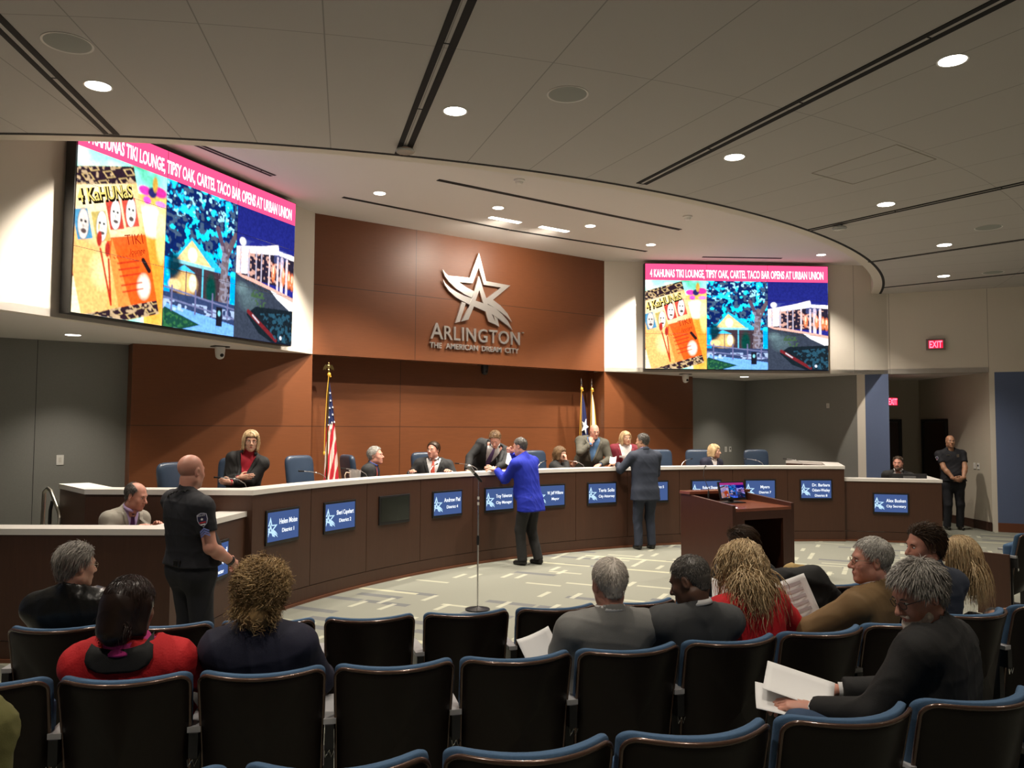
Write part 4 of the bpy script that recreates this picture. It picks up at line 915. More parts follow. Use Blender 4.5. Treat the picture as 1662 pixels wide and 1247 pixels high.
MB().lathe([(.011, -.07), (.016, -.04), (.018, .02), (.018, .05)], seg=14, M=mm).build('clip', M_black, t, smooth=True)
hm = MB().lathe([(.012, -.02), (.018, .07), (.023, .11), (.0235, .115)], seg=18, M=mm).build('microphone', M_steel, t, smooth=True)
MB().ball((0, 0, .135), .028, 14, M=mm).build('mesh_head', mat('grey_mesh', (.45, .45, .45), .5, .7), hm, smooth=True)
# ================================================================ flags
def flag(x, y, lean, H, kind, lab):
    z0 = .45; t = empty('flag_on_pole', (x, y, z0)); tag(t, lab, 'flag'); t.rotation_euler = (0, radians(lean), 0)
    MB().lathe([(.14, 0), (.14, .02), (.04, .05), (.025, .10)], seg=24).build('stand', M_brass, t, smooth=True, angle=40)
    MB().lathe([(.0125, .05), (.0125, H)], seg=12).build('pole', mat('oak_pole', (.35, .2, .06), .35) if kind != 'us' else M_brass, t, smooth=True)
    if kind == 'us':
        b_ = MB().lathe([(.012, H), (.022, H + .02), (.012, H + .04)], seg=12).ball((0, 0, H + .075), (.022, .018, .04), 10).ball((0, -.006, H + .125), (.013, .015, .014), 8)
        for s in (-1, 1): b_.add([(s * .01, -.005, H + .10), (s * .055, -.005, H + .105), (s * .085, 0, H + .06), (s * .092, 0, H + .01), (s * .066, -.003, H + .035), (s * .05, -.003, H + .02), (s * .035, -.004, H + .05), (s * .012, -.005, H + .05), (s * .01, .012, H + .10), (s * .055, .012, H + .105), (s * .085, .012, H + .06), (s * .092, .01, H + .01), (s * .066, .012, H + .035), (s * .05, .012, H + .02), (s * .035, .012, H + .05), (s * .012, .012, H + .05)],
            [tuple(range(8)), tuple(reversed(range(8, 16)))] + [(i, i + 8, (i + 1) % 8 + 8, (i + 1) % 8) for i in range(8)])
        b_.build('eagle_finial', M_brass, t, smooth=True, angle=30)
    else: MB().lathe([(.012, H), (.02, H + .015), (.010, H + .03), (.020, H + .06), (.012, H + .11), (.001, H + .17)], seg=14).build('spear_finial', M_chrome, t, smooth=True)
    # draped cloth hanging in folds beside the pole
    nu, nv = 70, 90; V_ = []; cols = []
    Lh = H - .32; nf = 5
    for j in range(nv):
        s = j / (nv - 1)
        wid = lerp(.03, .27, s ** .75) if kind == 'us' else lerp(.04, .30, s ** .5)
        for i in range(nu):
            u = i / (nu - 1)
            xx_ = .012 + (u - .12 * s) * wid * (1 if kind != 'w' else .8) + (.0)
            yy_ = .018 + .035 * (s ** .5) * sin(u * pi * nf + s * 1.2) * (.4 + .6 * s)
            zz_ = H - .07 - s * Lh - (u ** 2) * .10 * (1 - s)
            V_.append((xx_ - .02, yy_, zz_)); U_ = u; 
            if kind == 'us':
                # diagonal drape: canton above, slanting stripes below
                cc = (.012, .02, .09)
                if s + .07 * u > .40:
                    k = int(math.floor((u * wid * 1.15 + (s * Lh) * .13) / .052)); cc = (.50, .012, .03) if k % 2 == 0 else (.72, .66, .60)
            elif kind == 'tx':
                cc = (.01, .015, .085)
                if s > .52 + .20 * (1 - u): cc = (.48, .01, .03)
                if s > .97 and 0: cc = (.7, .7, .7)
            else:
                cc = (.78, .75, .68)
                if u > .80 - .05 * s and s < .62: cc = (.85, .55, .08)
                if abs(u - .28) < .16 * (1 - abs(s - .42) / .08) and abs(s - .42) < .08: cc = (.6, .02, .06)
            cols.append((*cc, 1))
    me_ = grid_mesh('cloth', V_, nu, nv); ca_ = me_.color_attributes.new('dye', 'FLOAT_COLOR', 'POINT'); ca_.data.foreach_set('color', np.array(cols, np.float32).ravel())
    c_ = obj('cloth', me_, M_cloth, t, smooth=True); so = c_.modifiers.new('t', 'SOLIDIFY'); so.thickness = .002
    if kind == 'us':
        st = MB(); rs = random.Random(3)
        for k, (u, s) in enumerate(((.55, .12), (.55, .18), (.85, .215), (.35, .245), (.75, .28), (.25, .32), (.92, .33), (.6, .35), (.15, .38), (.45, .40))):
            wid = lerp(.03, .27, s ** .75); cx_ = .012 + (u - .12 * s) * wid - .02; cz_ = H - .07 - s * Lh - u * u * .1 * (1 - s); R_ = .017
            pts = [(cx_ + R_ * (1 if q_ % 2 == 0 else .4) * sin(q_ * pi / 5), cz_ + R_ * (1 if q_ % 2 == 0 else .4) * cos(q_ * pi / 5)) for q_ in range(10)]
            yf = .018 - .05 * s ** .5
            st.add([(a_, yf, b_) for a_, b_ in pts] + [(a_, yf + .02, b_) for a_, b_ in pts], [tuple(range(10)), tuple(reversed(range(10, 20)))] + [(i, i + 10, (i + 1) % 10 + 10, (i + 1) % 10) for i in range(10)])
        st.build('white_stars', mat('white_cloth', (.8, .8, .8), .8), c_)
    if kind == 'tx':
        R_ = .15; cx_, cz_ = .075, H - .07 - .36 * Lh; st = MB()
        pts = [(cx_ + .62 * R_ * (1 if q_ % 2 == 0 else .40) * sin(q_ * pi / 5 + .35), cz_ + 1.05 * R_ * (1 if q_ % 2 == 0 else .40) * cos(q_ * pi / 5 + .35)) for q_ in range(10)]
        st.add([(a_, -.030, b_) for a_, b_ in pts] + [(a_, -.012, b_) for a_, b_ in pts], [tuple(range(10)), tuple(reversed(range(10, 20)))] + [(i, i + 10, (i + 1) % 10 + 10, (i + 1) % 10) for i in range(10)])
        st.build('white_star', mat('white_cloth', (.8, .8, .8), .8), c_)
    MB().tube([(-.005, -.02, H - .06), (-.03, -.02, H - .35), (-.05, -.015, H - .9), (-.055, -.015, H - 1.25)], .006, 6).ball((-.055, -.015, H - 1.28), (.018, .018, .035), 8).build('cord_and_tassel', M_gold, t, smooth=True)
    MB().ball((.008, -.005, H - .05), (.03, .028, .035), 10).tube([(.01, 0, H - .03), (.035, -.01, H - .09)], [.018, .012], 8).build('bow', M_gold, t, smooth=True)
    return t
M_cloth = mat('dyed_flag_cloth', (.5, .5, .5), .75); nt = M_cloth.node_tree; at = nt.nodes.new('ShaderNodeAttribute'); at.attribute_name = 'dye'; nt.links.new(at.outputs['Color'], nt.nodes['Principled BSDF'].inputs['Base Color'])
flag(-2.70, .10, 0, 2.34, 'us', 'stars and stripes flag on a brass eagle topped pole')
flag(2.52, .12, 0, 2.28, 'tx', 'dark blue flag with one white star on a spear topped pole')
flag(2.84, .18, 0, 2.28, 'w', 'white flag with yellow edge and a red mark on a spear topped pole')
# stair rail at the left end of the dais
def rc(u, x, z, D=9.2): return (*cw((u - 831) / FPX * D, D), z)
t = empty('stair_handrail', (*cw(-5.25, 9.2), 0)); b0 = Vector(t.location)
def rel(p): return Vector(p) - b0
pA = rel(rc(74, 0, .1)); pB = rel(rc(77, 0, 1.16)); pC = rel(rc(83, 0, 1.22)); pD = rel(rc(88, 0, 1.20, 9.15)); pE = rel(rc(102, 0, 1.0, 8.8)); pF = rel(rc(104, 0, .94, 8.75)); pG = rel(rc(103, 0, .1, 8.75))
tag(t, 'metal stair handrail at the far left beside the end of the dais', 'handrail')
MB().tube([pA, pB, pB + Vector((0, 0, .02)), pC, pD, pE, pF, pF + Vector((0, 0, -.06)), pG], .021, 10).build('rail_tube', M_alu, t, smooth=True)
MB().tube([rel(rc(87, 0, .1, 9.0)), rel(rc(88, 0, 1.0, 9.0)), rel(rc(91, 0, 1.10, 9.0))], .018, 8).build('rail_post', M_blackmet, t, smooth=True)
# ================================================================ figures: bodies grown from smooth distance fields
def V3(*a): return np.array(a if len(a) > 1 else a[0], float)
def unit(v): v = np.asarray(v, float); return v / (np.linalg.norm(v) + 1e-12)
class Field:
    def __init__(s, lo, hi, h):
        s.h = h; s.lo = np.asarray(lo, float); s.n = np.maximum(4, np.ceil((np.asarray(hi) - s.lo) / h).astype(int) + 1)
        s.ax = [s.lo[i] + h * np.arange(s.n[i]) for i in range(3)]; s.D = np.full(tuple(s.n), 0.5, np.float32)
    def sl(s, lo, hi):
        out = []
        for i in range(3):
            a = int(max(0, math.floor((lo[i] - s.lo[i]) / s.h))); b = int(min(s.n[i], math.ceil((hi[i] - s.lo[i]) / s.h) + 1)); out.append(slice(a, max(a, b)))
        return tuple(out)
    def grid(s, S): return s.ax[0][S[0]][:, None, None], s.ax[1][S[1]][None, :, None], s.ax[2][S[2]][None, None, :]
    def put(s, S, d, k, op):
        A = s.D[S]
        if A.size == 0: return
        d = d.astype(np.float32)
        if op == 'add':
            if k > 0: h = np.maximum(k - np.abs(A - d), 0) / k; s.D[S] = np.minimum(A, d) - h * h * k * .25
            else: s.D[S] = np.minimum(A, d)
        else:
            d = -d
            if k > 0: h = np.maximum(k - np.abs(A - d), 0) / k; s.D[S] = np.maximum(A, d) + h * h * k * .25
            else: s.D[S] = np.maximum(A, d)
    def cap(s, a, b, ra, rb=None, k=.02, ax=None, sc=1.0, op='add', ends=None):
        a = V3(a); b = V3(b); rb = ra if rb is None else rb; R = max(ra, rb) * 1.02 + 2.2 * k + 2 * s.h
        S = s.sl(np.minimum(a, b) - R, np.maximum(a, b) + R); X, Y, Z = s.grid(S); ab = b - a; L2 = float(ab @ ab) + 1e-12
        px, py, pz = X - a[0], Y - a[1], Z - a[2]; t = (px * ab[0] + py * ab[1] + pz * ab[2]) / L2; tc = np.clip(t, 0, 1)
        dx, dy, dz = px - tc * ab[0], py - tc * ab[1], pz - tc * ab[2]
        if ax is not None:
            q = (dx * ax[0] + dy * ax[1] + dz * ax[2]) * (sc - 1); dx, dy, dz = dx + q * ax[0], dy + q * ax[1], dz + q * ax[2]
        d = np.sqrt(dx * dx + dy * dy + dz * dz) - (ra + (rb - ra) * tc)
        if ends is not None:            # flat cut beyond b
            d = np.maximum(d, (t - 1) * math.sqrt(L2) - ends)
        s.put(S, d, k, op)
    def ell(s, c, r, R=None, k=.02, op='add'):
        c = V3(c); r = V3(r); m = float(r.max()) + 2.2 * k + 2 * s.h; S = s.sl(c - m, c + m); X, Y, Z = s.grid(S); X, Y, Z = X - c[0], Y - c[1], Z - c[2]
        if R is not None: X, Y, Z = (R[0][0] * X + R[1][0] * Y + R[2][0] * Z, R[0][1] * X + R[1][1] * Y + R[2][1] * Z, R[0][2] * X + R[1][2] * Y + R[2][2] * Z)
        k0 = np.sqrt((X / r[0]) ** 2 + (Y / r[1]) ** 2 + (Z / r[2]) ** 2); k1 = np.sqrt((X / r[0] ** 2) ** 2 + (Y / r[1] ** 2) ** 2 + (Z / r[2] ** 2) ** 2) + 1e-9
        s.put(S, k0 * (k0 - 1) / k1, k, op)
    def cut(s, p, n, k=0.0):            # remove everything on the side the normal points to
        n = unit(n); X, Y, Z = s.grid((slice(None),) * 3); d = (X - p[0]) * n[0] + (Y - p[1]) * n[1] + (Z - p[2]) * n[2]
        s.D = np.maximum(s.D, d.astype(np.float32)) if k == 0 else s._sm(d, k)
    def _sm(s, d, k): d = d.astype(np.float32); h = np.maximum(k - np.abs(s.D - d), 0) / k; return np.maximum(s.D, d) + h * h * k * .25
    def fn(s, f): X, Y, Z = s.grid((slice(None),) * 3); s.D = np.maximum(s.D, f(X, Y, Z).astype(np.float32))
    def sample(s, P):
        q = (np.asarray(P) - s.lo) / s.h; q = np.clip(q, 0, s.n - 1.001); i = q.astype(int); f = q - i; D = s.D; out = 0
        for dx in (0, 1):
            for dy in (0, 1):
                for dz in (0, 1):
                    w = (f[:, 0] if dx else 1 - f[:, 0]) * (f[:, 1] if dy else 1 - f[:, 1]) * (f[:, 2] if dz else 1 - f[:, 2])
                    out = out + w * D[i[:, 0] + dx, i[:, 1] + dy, i[:, 2] + dz]
        return out
    def mesh(s, smooth=1):
        D = s.D.copy(); D[0], D[-1], D[:, 0], D[:, -1], D[:, :, 0], D[:, :, -1] = .1, .1, .1, .1, .1, .1
        I = D < 0; nx_, ny_, nz_ = D.shape; cc = (nx_ - 1, ny_ - 1, nz_ - 1)
        cs = sum(I[a:a + cc[0], b:b + cc[1], c:c + cc[2]].astype(np.int8) for a in (0, 1) for b in (0, 1) for c in (0, 1))
        act = (cs > 0) & (cs < 8); idx = np.full(cc, -1, np.int64); ci = np.argwhere(act); idx[act] = np.arange(len(ci)); acc = np.zeros((len(ci), 3)); cnt = np.zeros(len(ci))
        C8 = [(a, b, c) for a in (0, 1) for b in (0, 1) for c in (0, 1)]
        for p in C8:
            for ax in range(3):
                if p[ax]: continue
                q = list(p); q[ax] = 1
                d0 = D[ci[:, 0] + p[0], ci[:, 1] + p[1], ci[:, 2] + p[2]]; d1 = D[ci[:, 0] + q[0], ci[:, 1] + q[1], ci[:, 2] + q[2]]
                m = (d0 < 0) != (d1 < 0); t = np.where(m, d0 / np.where(m, d0 - d1, 1), 0); pt = np.tile(np.array(p, float), (len(ci), 1)); pt[:, ax] += t
                acc[m] += pt[m]; cnt[m] += 1
        co = s.lo + s.h * (ci + acc / cnt[:, None]); F = []
        for ax in range(3):
            u, v = [(1, 2), (2, 0), (0, 1)][ax]
            A = np.take(I, range(0, D.shape[ax] - 1), ax); B = np.take(I, range(1, D.shape[ax]), ax); e = np.argwhere(A != B)
            ok = (e[:, u] > 0) & (e[:, v] > 0) & (e[:, u] < D.shape[u] - 1) & (e[:, v] < D.shape[v] - 1); e = e[ok]; flip = ~A[tuple(e.T)]
            def g_(du, dv): w = e.copy(); w[:, u] -= du; w[:, v] -= dv; return idx[w[:, 0], w[:, 1], w[:, 2]]
            q = np.stack([g_(0, 0), g_(1, 0), g_(1, 1), g_(0, 1)], 1); q[flip] = q[flip][:, ::-1]; F.append(q)
        F = np.concatenate(F); F = F[(F >= 0).all(1)]
        for _ in range(smooth): co = relax(co, F, .5)
        return co, F
def relax(co, F, w):
    acc = np.zeros_like(co); c = np.zeros(len(co))
    for a, b in ((0, 1), (1, 2), (2, 3), (3, 0)):
        np.add.at(acc, F[:, a], co[F[:, b]]); np.add.at(acc, F[:, b], co[F[:, a]]); np.add.at(c, F[:, a], 1); np.add.at(c, F[:, b], 1)
    return co * (1 - w) + w * acc / np.maximum(c, 1)[:, None]
def vnormals(co, F):
    n = np.cross(co[F[:, 2]] - co[F[:, 0]], co[F[:, 3]] - co[F[:, 1]]); N = np.zeros_like(co)
    for k in range(4): np.add.at(N, F[:, k], n)
    return N / (np.linalg.norm(N, axis=1)[:, None] + 1e-12)
def folds(co, F, amp, seed, freq=22.0, stretch=(1, 1, 1)):
    r = np.random.RandomState(seed); N = vnormals(co, F); d = np.zeros(len(co)); q = co * np.array(stretch)
    warp = np.stack([np.sin(q @ r.randn(3) * 7 + r.rand() * 6) for _ in range(3)], 1) * .05; q = q + warp
    for i in range(7):
        k = unit(r.randn(3) * np.array([1, 1, .7])) * freq * (.5 + r.rand() * 1.4); w = 1 - np.abs(np.sin(q @ k + r.rand() * 6)); m = .5 + .5 * np.sin(q @ (r.randn(3) * 6) + r.rand() * 6)
        d += (w ** 3 - .25) * m * (1.0 / (1 + i * .35))
    return co + N * (d * amp)[:, None]
def bl_mesh(name, co, F, m_=None, smooth=True):
    me_ = np_mesh(name, co, F)
    if smooth: me_.polygons.foreach_set('use_smooth', [True] * len(me_.polygons))
    if m_ is not None: me_.materials.append(m_)
    return me_
def join_parts(parts):
    cs, fs, n = [], [], 0
    for c, f in parts: cs.append(c); fs.append(f + n); n += len(c)
    return np.concatenate(cs), np.concatenate(fs)
def frame(u, r):
    u = unit(u); r = unit(r - u * (u @ r)); f = np.cross(u, r); return np.stack([r, f, u], 1)     # columns right, forward, up
def rotm(yaw, pitch, roll):           # head: yaw>0 turns left, pitch>0 looks up, roll>0 tilts to its right
    M = Matrix.Rotation(radians(yaw), 3, 'Z') @ Matrix.Rotation(radians(pitch), 3, 'X') @ Matrix.Rotation(radians(roll), 3, 'Y'); return np.array(M)
def ik(sh, wr, hint, l1=.285, l2=.265):
    sh, wr = V3(sh), V3(wr); d = wr - sh; L = np.linalg.norm(d)
    if L > (l1 + l2) * .985: wr = sh + d / L * (l1 + l2) * .985; d = wr - sh; L = np.linalg.norm(d)
    a = (l1 * l1 - l2 * l2 + L * L) / (2 * L); h = math.sqrt(max(0, l1 * l1 - a * a)); n = d / L; hv = unit(V3(hint) - n * (n @ V3(hint))); return sh + n * a + hv * h, wr
# hair strands as thin tapered prisms
def strands(P, r0, rnd_tone):         # P: (n, k, 3)
    n, k, _ = P.shape; T = np.gradient(P, axis=1); T /= np.linalg.norm(T, axis=2)[..., None] + 1e-9
    ref = np.tile(np.array([.31, .2, .93]), (n, k, 1)); A = np.cross(T, ref); A /= np.linalg.norm(A, axis=2)[..., None] + 1e-9; B = np.cross(T, A)
    s = np.linspace(0, 1, k); rad = r0 * np.clip(1.15 - s ** 2.2, .12, 1); rad = rad[None, :, None] * np.ones((n, 1, 1)); V_ = []
    for j in range(3): a = 2 * pi * j / 3; V_.append(P + (A * cos(a) + B * sin(a)) * rad)
    co = np.stack(V_, 2).reshape(-1, 3); base = (np.arange(n) * k * 3)[:, None, None, None]; ii = np.arange(k - 1)[None, :, None, None] * 3; jj = np.arange(3)[None, None, :, None]; j2 = (jj + 1) % 3
    F = np.concatenate([base + ii + jj, base + ii + j2, base + ii + 3 + j2, base + ii + 3 + jj], 3).reshape(-1, 4); return co, F, np.repeat(rnd_tone, k * 3)
def hair_mat(name, dark, light, rough=.42, mid=None):
    if name in _M: return _M[name]
    m = bpy.data.materials.new(name); m.use_nodes = True; nt = m.node_tree; b = nt.nodes['Principled BSDF']; b.inputs['Roughness'].default_value = rough; b.inputs['Specular IOR Level'].default_value = .35
    a = nt.nodes.new('ShaderNodeAttribute'); a.attribute_name = 'tone'; r = nt.nodes.new('ShaderNodeValToRGB'); nt.links.new(a.outputs['Fac'], r.inputs[0]); nt.links.new(r.outputs[0], b.inputs['Base Color'])
    r.color_ramp.elements[0].color = (*dark, 1); r.color_ramp.elements[1].color = (*light, 1)
    if mid: e = r.color_ramp.elements.new(.5); e.color = (*mid, 1)
    _M[name] = m; return m
def skin(name, col):
    return mat('skin_' + name, col, .48, 0, .10, 14, .12, 160, sss=.12)
SK = dict(fair=skin('fair', (.60, .335, .235)), pink=skin('pink', (.62, .30, .22)), tan=skin('tan', (.42, .22, .13)), warm=skin('warm', (.50, .27, .17)), dark=skin('dark', (.13, .065, .042)), brown=skin('brown', (.20, .105, .07)))
HR = dict(blonde=hair_mat('hair_blonde', (.26, .17, .08), (.90, .72, .44), mid=(.62, .45, .25)), grey=hair_mat('hair_grey', (.09, .08, .07), (.62, .58, .52), mid=(.30, .28, .25)), silver=hair_mat('hair_silver', (.20, .19, .17), (.75, .72, .66), mid=(.46, .44, .40)),
          white=hair_mat('hair_white', (.36, .33, .29), (.92, .86, .78), mid=(.68, .62, .55)), curly=hair_mat('hair_golden_brown', (.08, .045, .018), (.70, .50, .25), mid=(.33, .21, .09)), black=hair_mat('hair_black', (.008, .005, .004), (.035, .02, .016), .28), brown=hair_mat('hair_brown', (.02, .012, .007), (.13, .075, .04), mid=(.055, .032, .018)), saltp=hair_mat('hair_salt_and_pepper', (.03, .028, .026), (.33, .31, .28), mid=(.11, .10, .09)), ltbrown=hair_mat('hair_light_brown', (.06, .035, .018), (.34, .22, .11), mid=(.17, .10, .05)))
M_eyew = mat('eye_white', (.75, .72, .68), .25); M_iris = mat('eye_dark', (.02, .014, .01), .2); M_lips = mat('lips', (.42, .13, .11), .45); M_lipr = mat('red_lips', (.5, .04, .05), .4); M_frame = mat('glasses_frame', (.02, .02, .02), .3); M_wire = mat('wire_frame', (.35, .3, .22), .3, .8)
M_shoe = mat('black_shoe_leather', (.012, .011, .010), .3)

def head_field(h, H, R, neck, fem=0.0, fat=0.0, chin=1.0):
    """head and neck skin; H skull centre, R head rotation (columns right, front, up)"""
    def w(x, y, z): return H + R @ V3(x, y, z)
    lo = np.minimum(H - .17, neck - .10); hi = np.maximum(H + .17, neck + .10); F_ = Field(lo, hi, h); f = 1 - .06 * fem
    nb = V3(neck); up = R[:, 2]
    F_.cap(nb + V3(0, 0, -.03), w(0, -.018, -.055), (.062 - .012 * fem) + .008 * fat, (.056 - .010 * fem) + .008 * fat, k=.03)
    F_.ell(w(0, -.012, .036), (.076 * f, .096, .086), R, .01); F_.ell(w(0, .028, -.022), (.062 * f + .006 * fat, .066, .080), R, .03)
    for s in (-1, 1): F_.cap(w(s * .048, -.004, -.062), w(s * .012, .070, -.098 * chin), .020 + .006 * fat, .017, k=.035)
    F_.ell(w(0, .074, -.098 * chin), (.022, .018, .017), R, .02)
    F_.ell(w(0, .05, -.055), (.044 + .008 * fat, .04, .035), R, .03)
    for s in (-1, 1): F_.ell(w(s * .040, .062, -.022), (.020, .018, .020), R, .025)                     # cheeks
    F_.cap(w(-.030, .078, .026), w(.030, .078, .026), .013, k=.018)                                     # brow
    for s in (-1, 1): F_.ell(w(s * .031, .099, .006), (.017, .013, .011), R, .010, op='sub')            # sockets
    F_.cap(w(0, .090, .010), w(0, .114, -.026), .0075, .0120, k=.010); F_.ell(w(0, .116, -.030), (.012, .010, .010), R, .006)
    for s in (-1, 1): F_.ell(w(s * .012, .102, -.034), (.0085, .010, .008), R, .006)
    F_.cap(w(-.018, .093, -.060), w(.018, .093, -.060), .007, k=.008); F_.cap(w(-.014, .090, -.071), w(.014, .090, -.071), .0075, k=.008)
    F_.cap(w(-.022, .103, -.0655), w(.022, .103, -.0655), .0022, k=.004, op='sub')
    for s in (-1, 1):
        Re = R @ np.array(Matrix.Rotation(radians(-s * 22), 3, 'Z')) @ np.array(Matrix.Rotation(radians(-8), 3, 'X'))
        F_.ell(w(s * .077 * f, -.008, -.004), (.011, .019, .033), Re, .008); F_.ell(w(s * (.077 * f + .010), -.004, -.002), (.006, .010, .019), Re, .006, op='sub')
    return F_
def hair_cap_field(h, H, R, t, style):
    def w(x, y, z): return H + R @ V3(x, y, z)
    F_ = Field(H - .24, H + .20, h)
    if style == 'curly': t = min(t, .007)
    F_.ell(w(0, -.014, .040), (.078 + t, .098 + t, .086 + t), R, .01)
    if style in ('short', 'side', 'balding'): F_.cap(w(0, -.055, 0), w(0, -.040, -.060), .050 + t * .5, .043, k=.02)
    if style in ('bob', 'curly', 'long'):
        F_.cap(w(0, -.05, 0), w(0, -.06, -.075), .074 + t, .070 + t * .6, k=.03)
        for s in (-1, 1): F_.cap(w(s * .060, .010, .02), w(s * .066, .0, -.085), .030 + t * .6, .026 + t * .4, k=.03)
    if style == 'long':
        F_.cap(w(0, -.055, -.06), H + R @ V3(0, -.08, -.12) + V3(0, -.01, -.10), .075, .055, k=.03)
        for s in (-1, 1): F_.cap(w(s * .06, -.02, -.06), H + R @ V3(s * .07, -.03, -.12) + V3(0, -.02, -.08), .036, .028, k=.03)
    Ri = R.T
    def mask(X, Y, Z):
        x = Ri[0, 0] * (X - H[0]) + Ri[0, 1] * (Y - H[1]) + Ri[0, 2] * (Z - H[2]); y = Ri[1, 0] * (X - H[0]) + Ri[1, 1] * (Y - H[1]) + Ri[1, 2] * (Z - H[2]); z = Ri[2, 0] * (X - H[0]) + Ri[2, 1] * (Y - H[1]) + Ri[2, 2] * (Z - H[2])
        if style in ('short', 'side'):
            d = (.80 * y - .60 * z) - .004; d = np.maximum(d, -.062 - z); ear = .026 - np.sqrt(((np.abs(x) - .082) * .6) ** 2 + (y + .006) ** 2 + ((z + .004) * .85) ** 2); return np.maximum(d, ear)
        if style == 'balding':
            d = np.maximum((.85 * y - .50 * z) + .002, -.064 - z); top = -(np.sqrt((x / .062) ** 2 + ((y - .03) / .095) ** 2) - 1) * .05; top = np.where(z > .06, top, -.02 + (z - .04) * .5)
            ear = .026 - np.sqrt(((np.abs(x) - .082) * .6) ** 2 + (y + .006) ** 2 + ((z + .004) * .85) ** 2); return np.maximum(np.maximum(d, top), ear)
        if style in ('bob', 'curly', 'long'):
            face = np.minimum(y - .020 - .25 * np.clip(z, -.1, .1), (.064 - z) * .9); return np.minimum(face, .066 - np.abs(x) * .0 - 0 * x) if 0 else np.minimum(face, .052 + .012 - np.abs(x)) 
        return -1 + 0 * x
    F_.fn(mask); return F_
def hair_strands(H, R, style, n, L, width, seed, t=.004, curl=.0, gravity=.5, hang=None, part=0.0, lift=.25):
    r = np.random.RandomState(seed); Ri = R.T; pts = []
    E = V3(.078 + t, .098 + t, .086 + t); C = V3(0, -.014, .040)
    while len(pts) < n:
        d = r.randn(n * 2, 3); d /= np.linalg.norm(d, axis=1)[:, None]; p = C + d * E; x, y, z = p.T
        if style in ('short', 'side'): ok = (.80 * y - .60 * z < .006) & (z > -.072) & ~((np.abs(x) > .055) & (np.hypot(y + .006, z + .006) < .030))
        elif style == 'balding': ok = (.85 * y - .50 * z < -.002) & (z > -.072) & ~((z > .062) & (np.hypot(x / .062, (y - .03) / .095) < 1)) & ~((np.abs(x) > .055) & (np.hypot(y + .006, z + .006) < .030))
        else: ok = ((y < .028 + .25 * z) | (z > .070)) & (z > -.08)
        pts += list(p[ok])
        if style in ('short', 'side', 'balding'):
            d2 = d[:n // 3]; q2 = V3(0, -.047, -.022) + d2 * V3(.055 + t, .053 + t, .045); pts += list(q2[(q2[:, 1] < -.050) & (q2[:, 2] < .0)])
        if style in ('bob', 'curly', 'long'):
            d2 = d[:n // 3]; q2 = V3(0, -.040, -.045) + d2 * V3(.074 + t * .6, .058 + t * .6, .070); pts += list(q2[(q2[:, 1] < -.035) & (q2[:, 2] < -.02)])
    longish = style in ('bob', 'curly', 'long'); r.shuffle(pts); P0 = np.array(pts[:n]); nrm = (P0 - C) / (E ** 2); nrm /= np.linalg.norm(nrm, axis=1)[:, None]
    crown = C + V3(part, -.055 if style != 'side' else .03, .086)
    comb = P0 - crown; comb -= nrm * (comb * nrm).sum(1)[:, None]; comb /= np.linalg.norm(comb, axis=1)[:, None] + 1e-9
    if longish:
        lat = np.stack([np.clip((P0[:, 0] - part) / .045, -1, 1) * .8, np.full(n, -.55), np.full(n, -.75)], 1); comb = unit_rows(lat - nrm * (lat * nrm).sum(1)[:, None])
    if style == 'side':
        fr = V3(.35, -.9, .1); c2_ = fr - nrm * (nrm @ fr)[:, None]; wgt = np.clip((P0[:, 2] - .03) / .05, 0, 1)[:, None]; comb = unit_rows(comb * (1 - wgt) + c2_ * wgt)
    K = 5 if L < .06 else (9 if L < .15 else 14); P = np.zeros((n, K, 3)); P[:, 0] = P0; dirv = unit_rows(comb + nrm * lift + r.randn(n, 3) * .18); Ls = L * (.6 + .6 * r.rand(n)); gl = Ri @ V3(0, 0, -1); ph = r.rand(n) * 6.28; fq = 2.2 + r.rand(n) * 1.5; ax1 = unit_rows(np.cross(dirv, nrm)); 
    cur = P0.copy()
    for k in range(1, K):
        dirv = unit_rows(dirv + gl * gravity * (3.0 / K) * (2.2 if longish else 1) + r.randn(n, 3) * (.035 if longish else .06)); cur = cur + dirv * (Ls / (K - 1))[:, None]
        q = (cur - C) / (E + .003); m = np.linalg.norm(q, axis=1); ins = (m < 1) & (cur[:, 2] > -.09); cur[ins] = C + (cur[ins] - C) / m[ins][:, None]
        if longish:
            fc = (cur[:, 1] > .012 + .2 * cur[:, 2]) & (np.abs(cur[:, 0]) < .066) & (cur[:, 2] < .060); cur[fc, 0] = np.where(cur[fc, 0] < 0, -.068, .068); cur[fc, 1] = np.minimum(cur[fc, 1], .045)
        low = (cur[:, 2] < -.06) & (cur[:, 1] > -.065) & (np.abs(cur[:, 0]) < .06)
        if L > .1: cur[low, 1] = np.minimum(cur[low, 1], -.062)
        P[:, k] = cur
        if curl: s = k / (K - 1); P[:, k] += ax1 * (np.sin(ph + s * fq * 6.28) * curl)[:, None] + nrm * (np.cos(ph + s * fq * 6.28) * curl * .8)[:, None]
    tone = np.clip(r.rand(n) * .8 + .2 * np.sin(P0[:, 0] * 60 + P0[:, 2] * 35) * .5 + .1, 0, 1)
    return (H + (P.reshape(-1, 3) @ R.T)).reshape(P.shape), tone
def unit_rows(a): return a / (np.linalg.norm(a, axis=1)[:, None] + 1e-12)
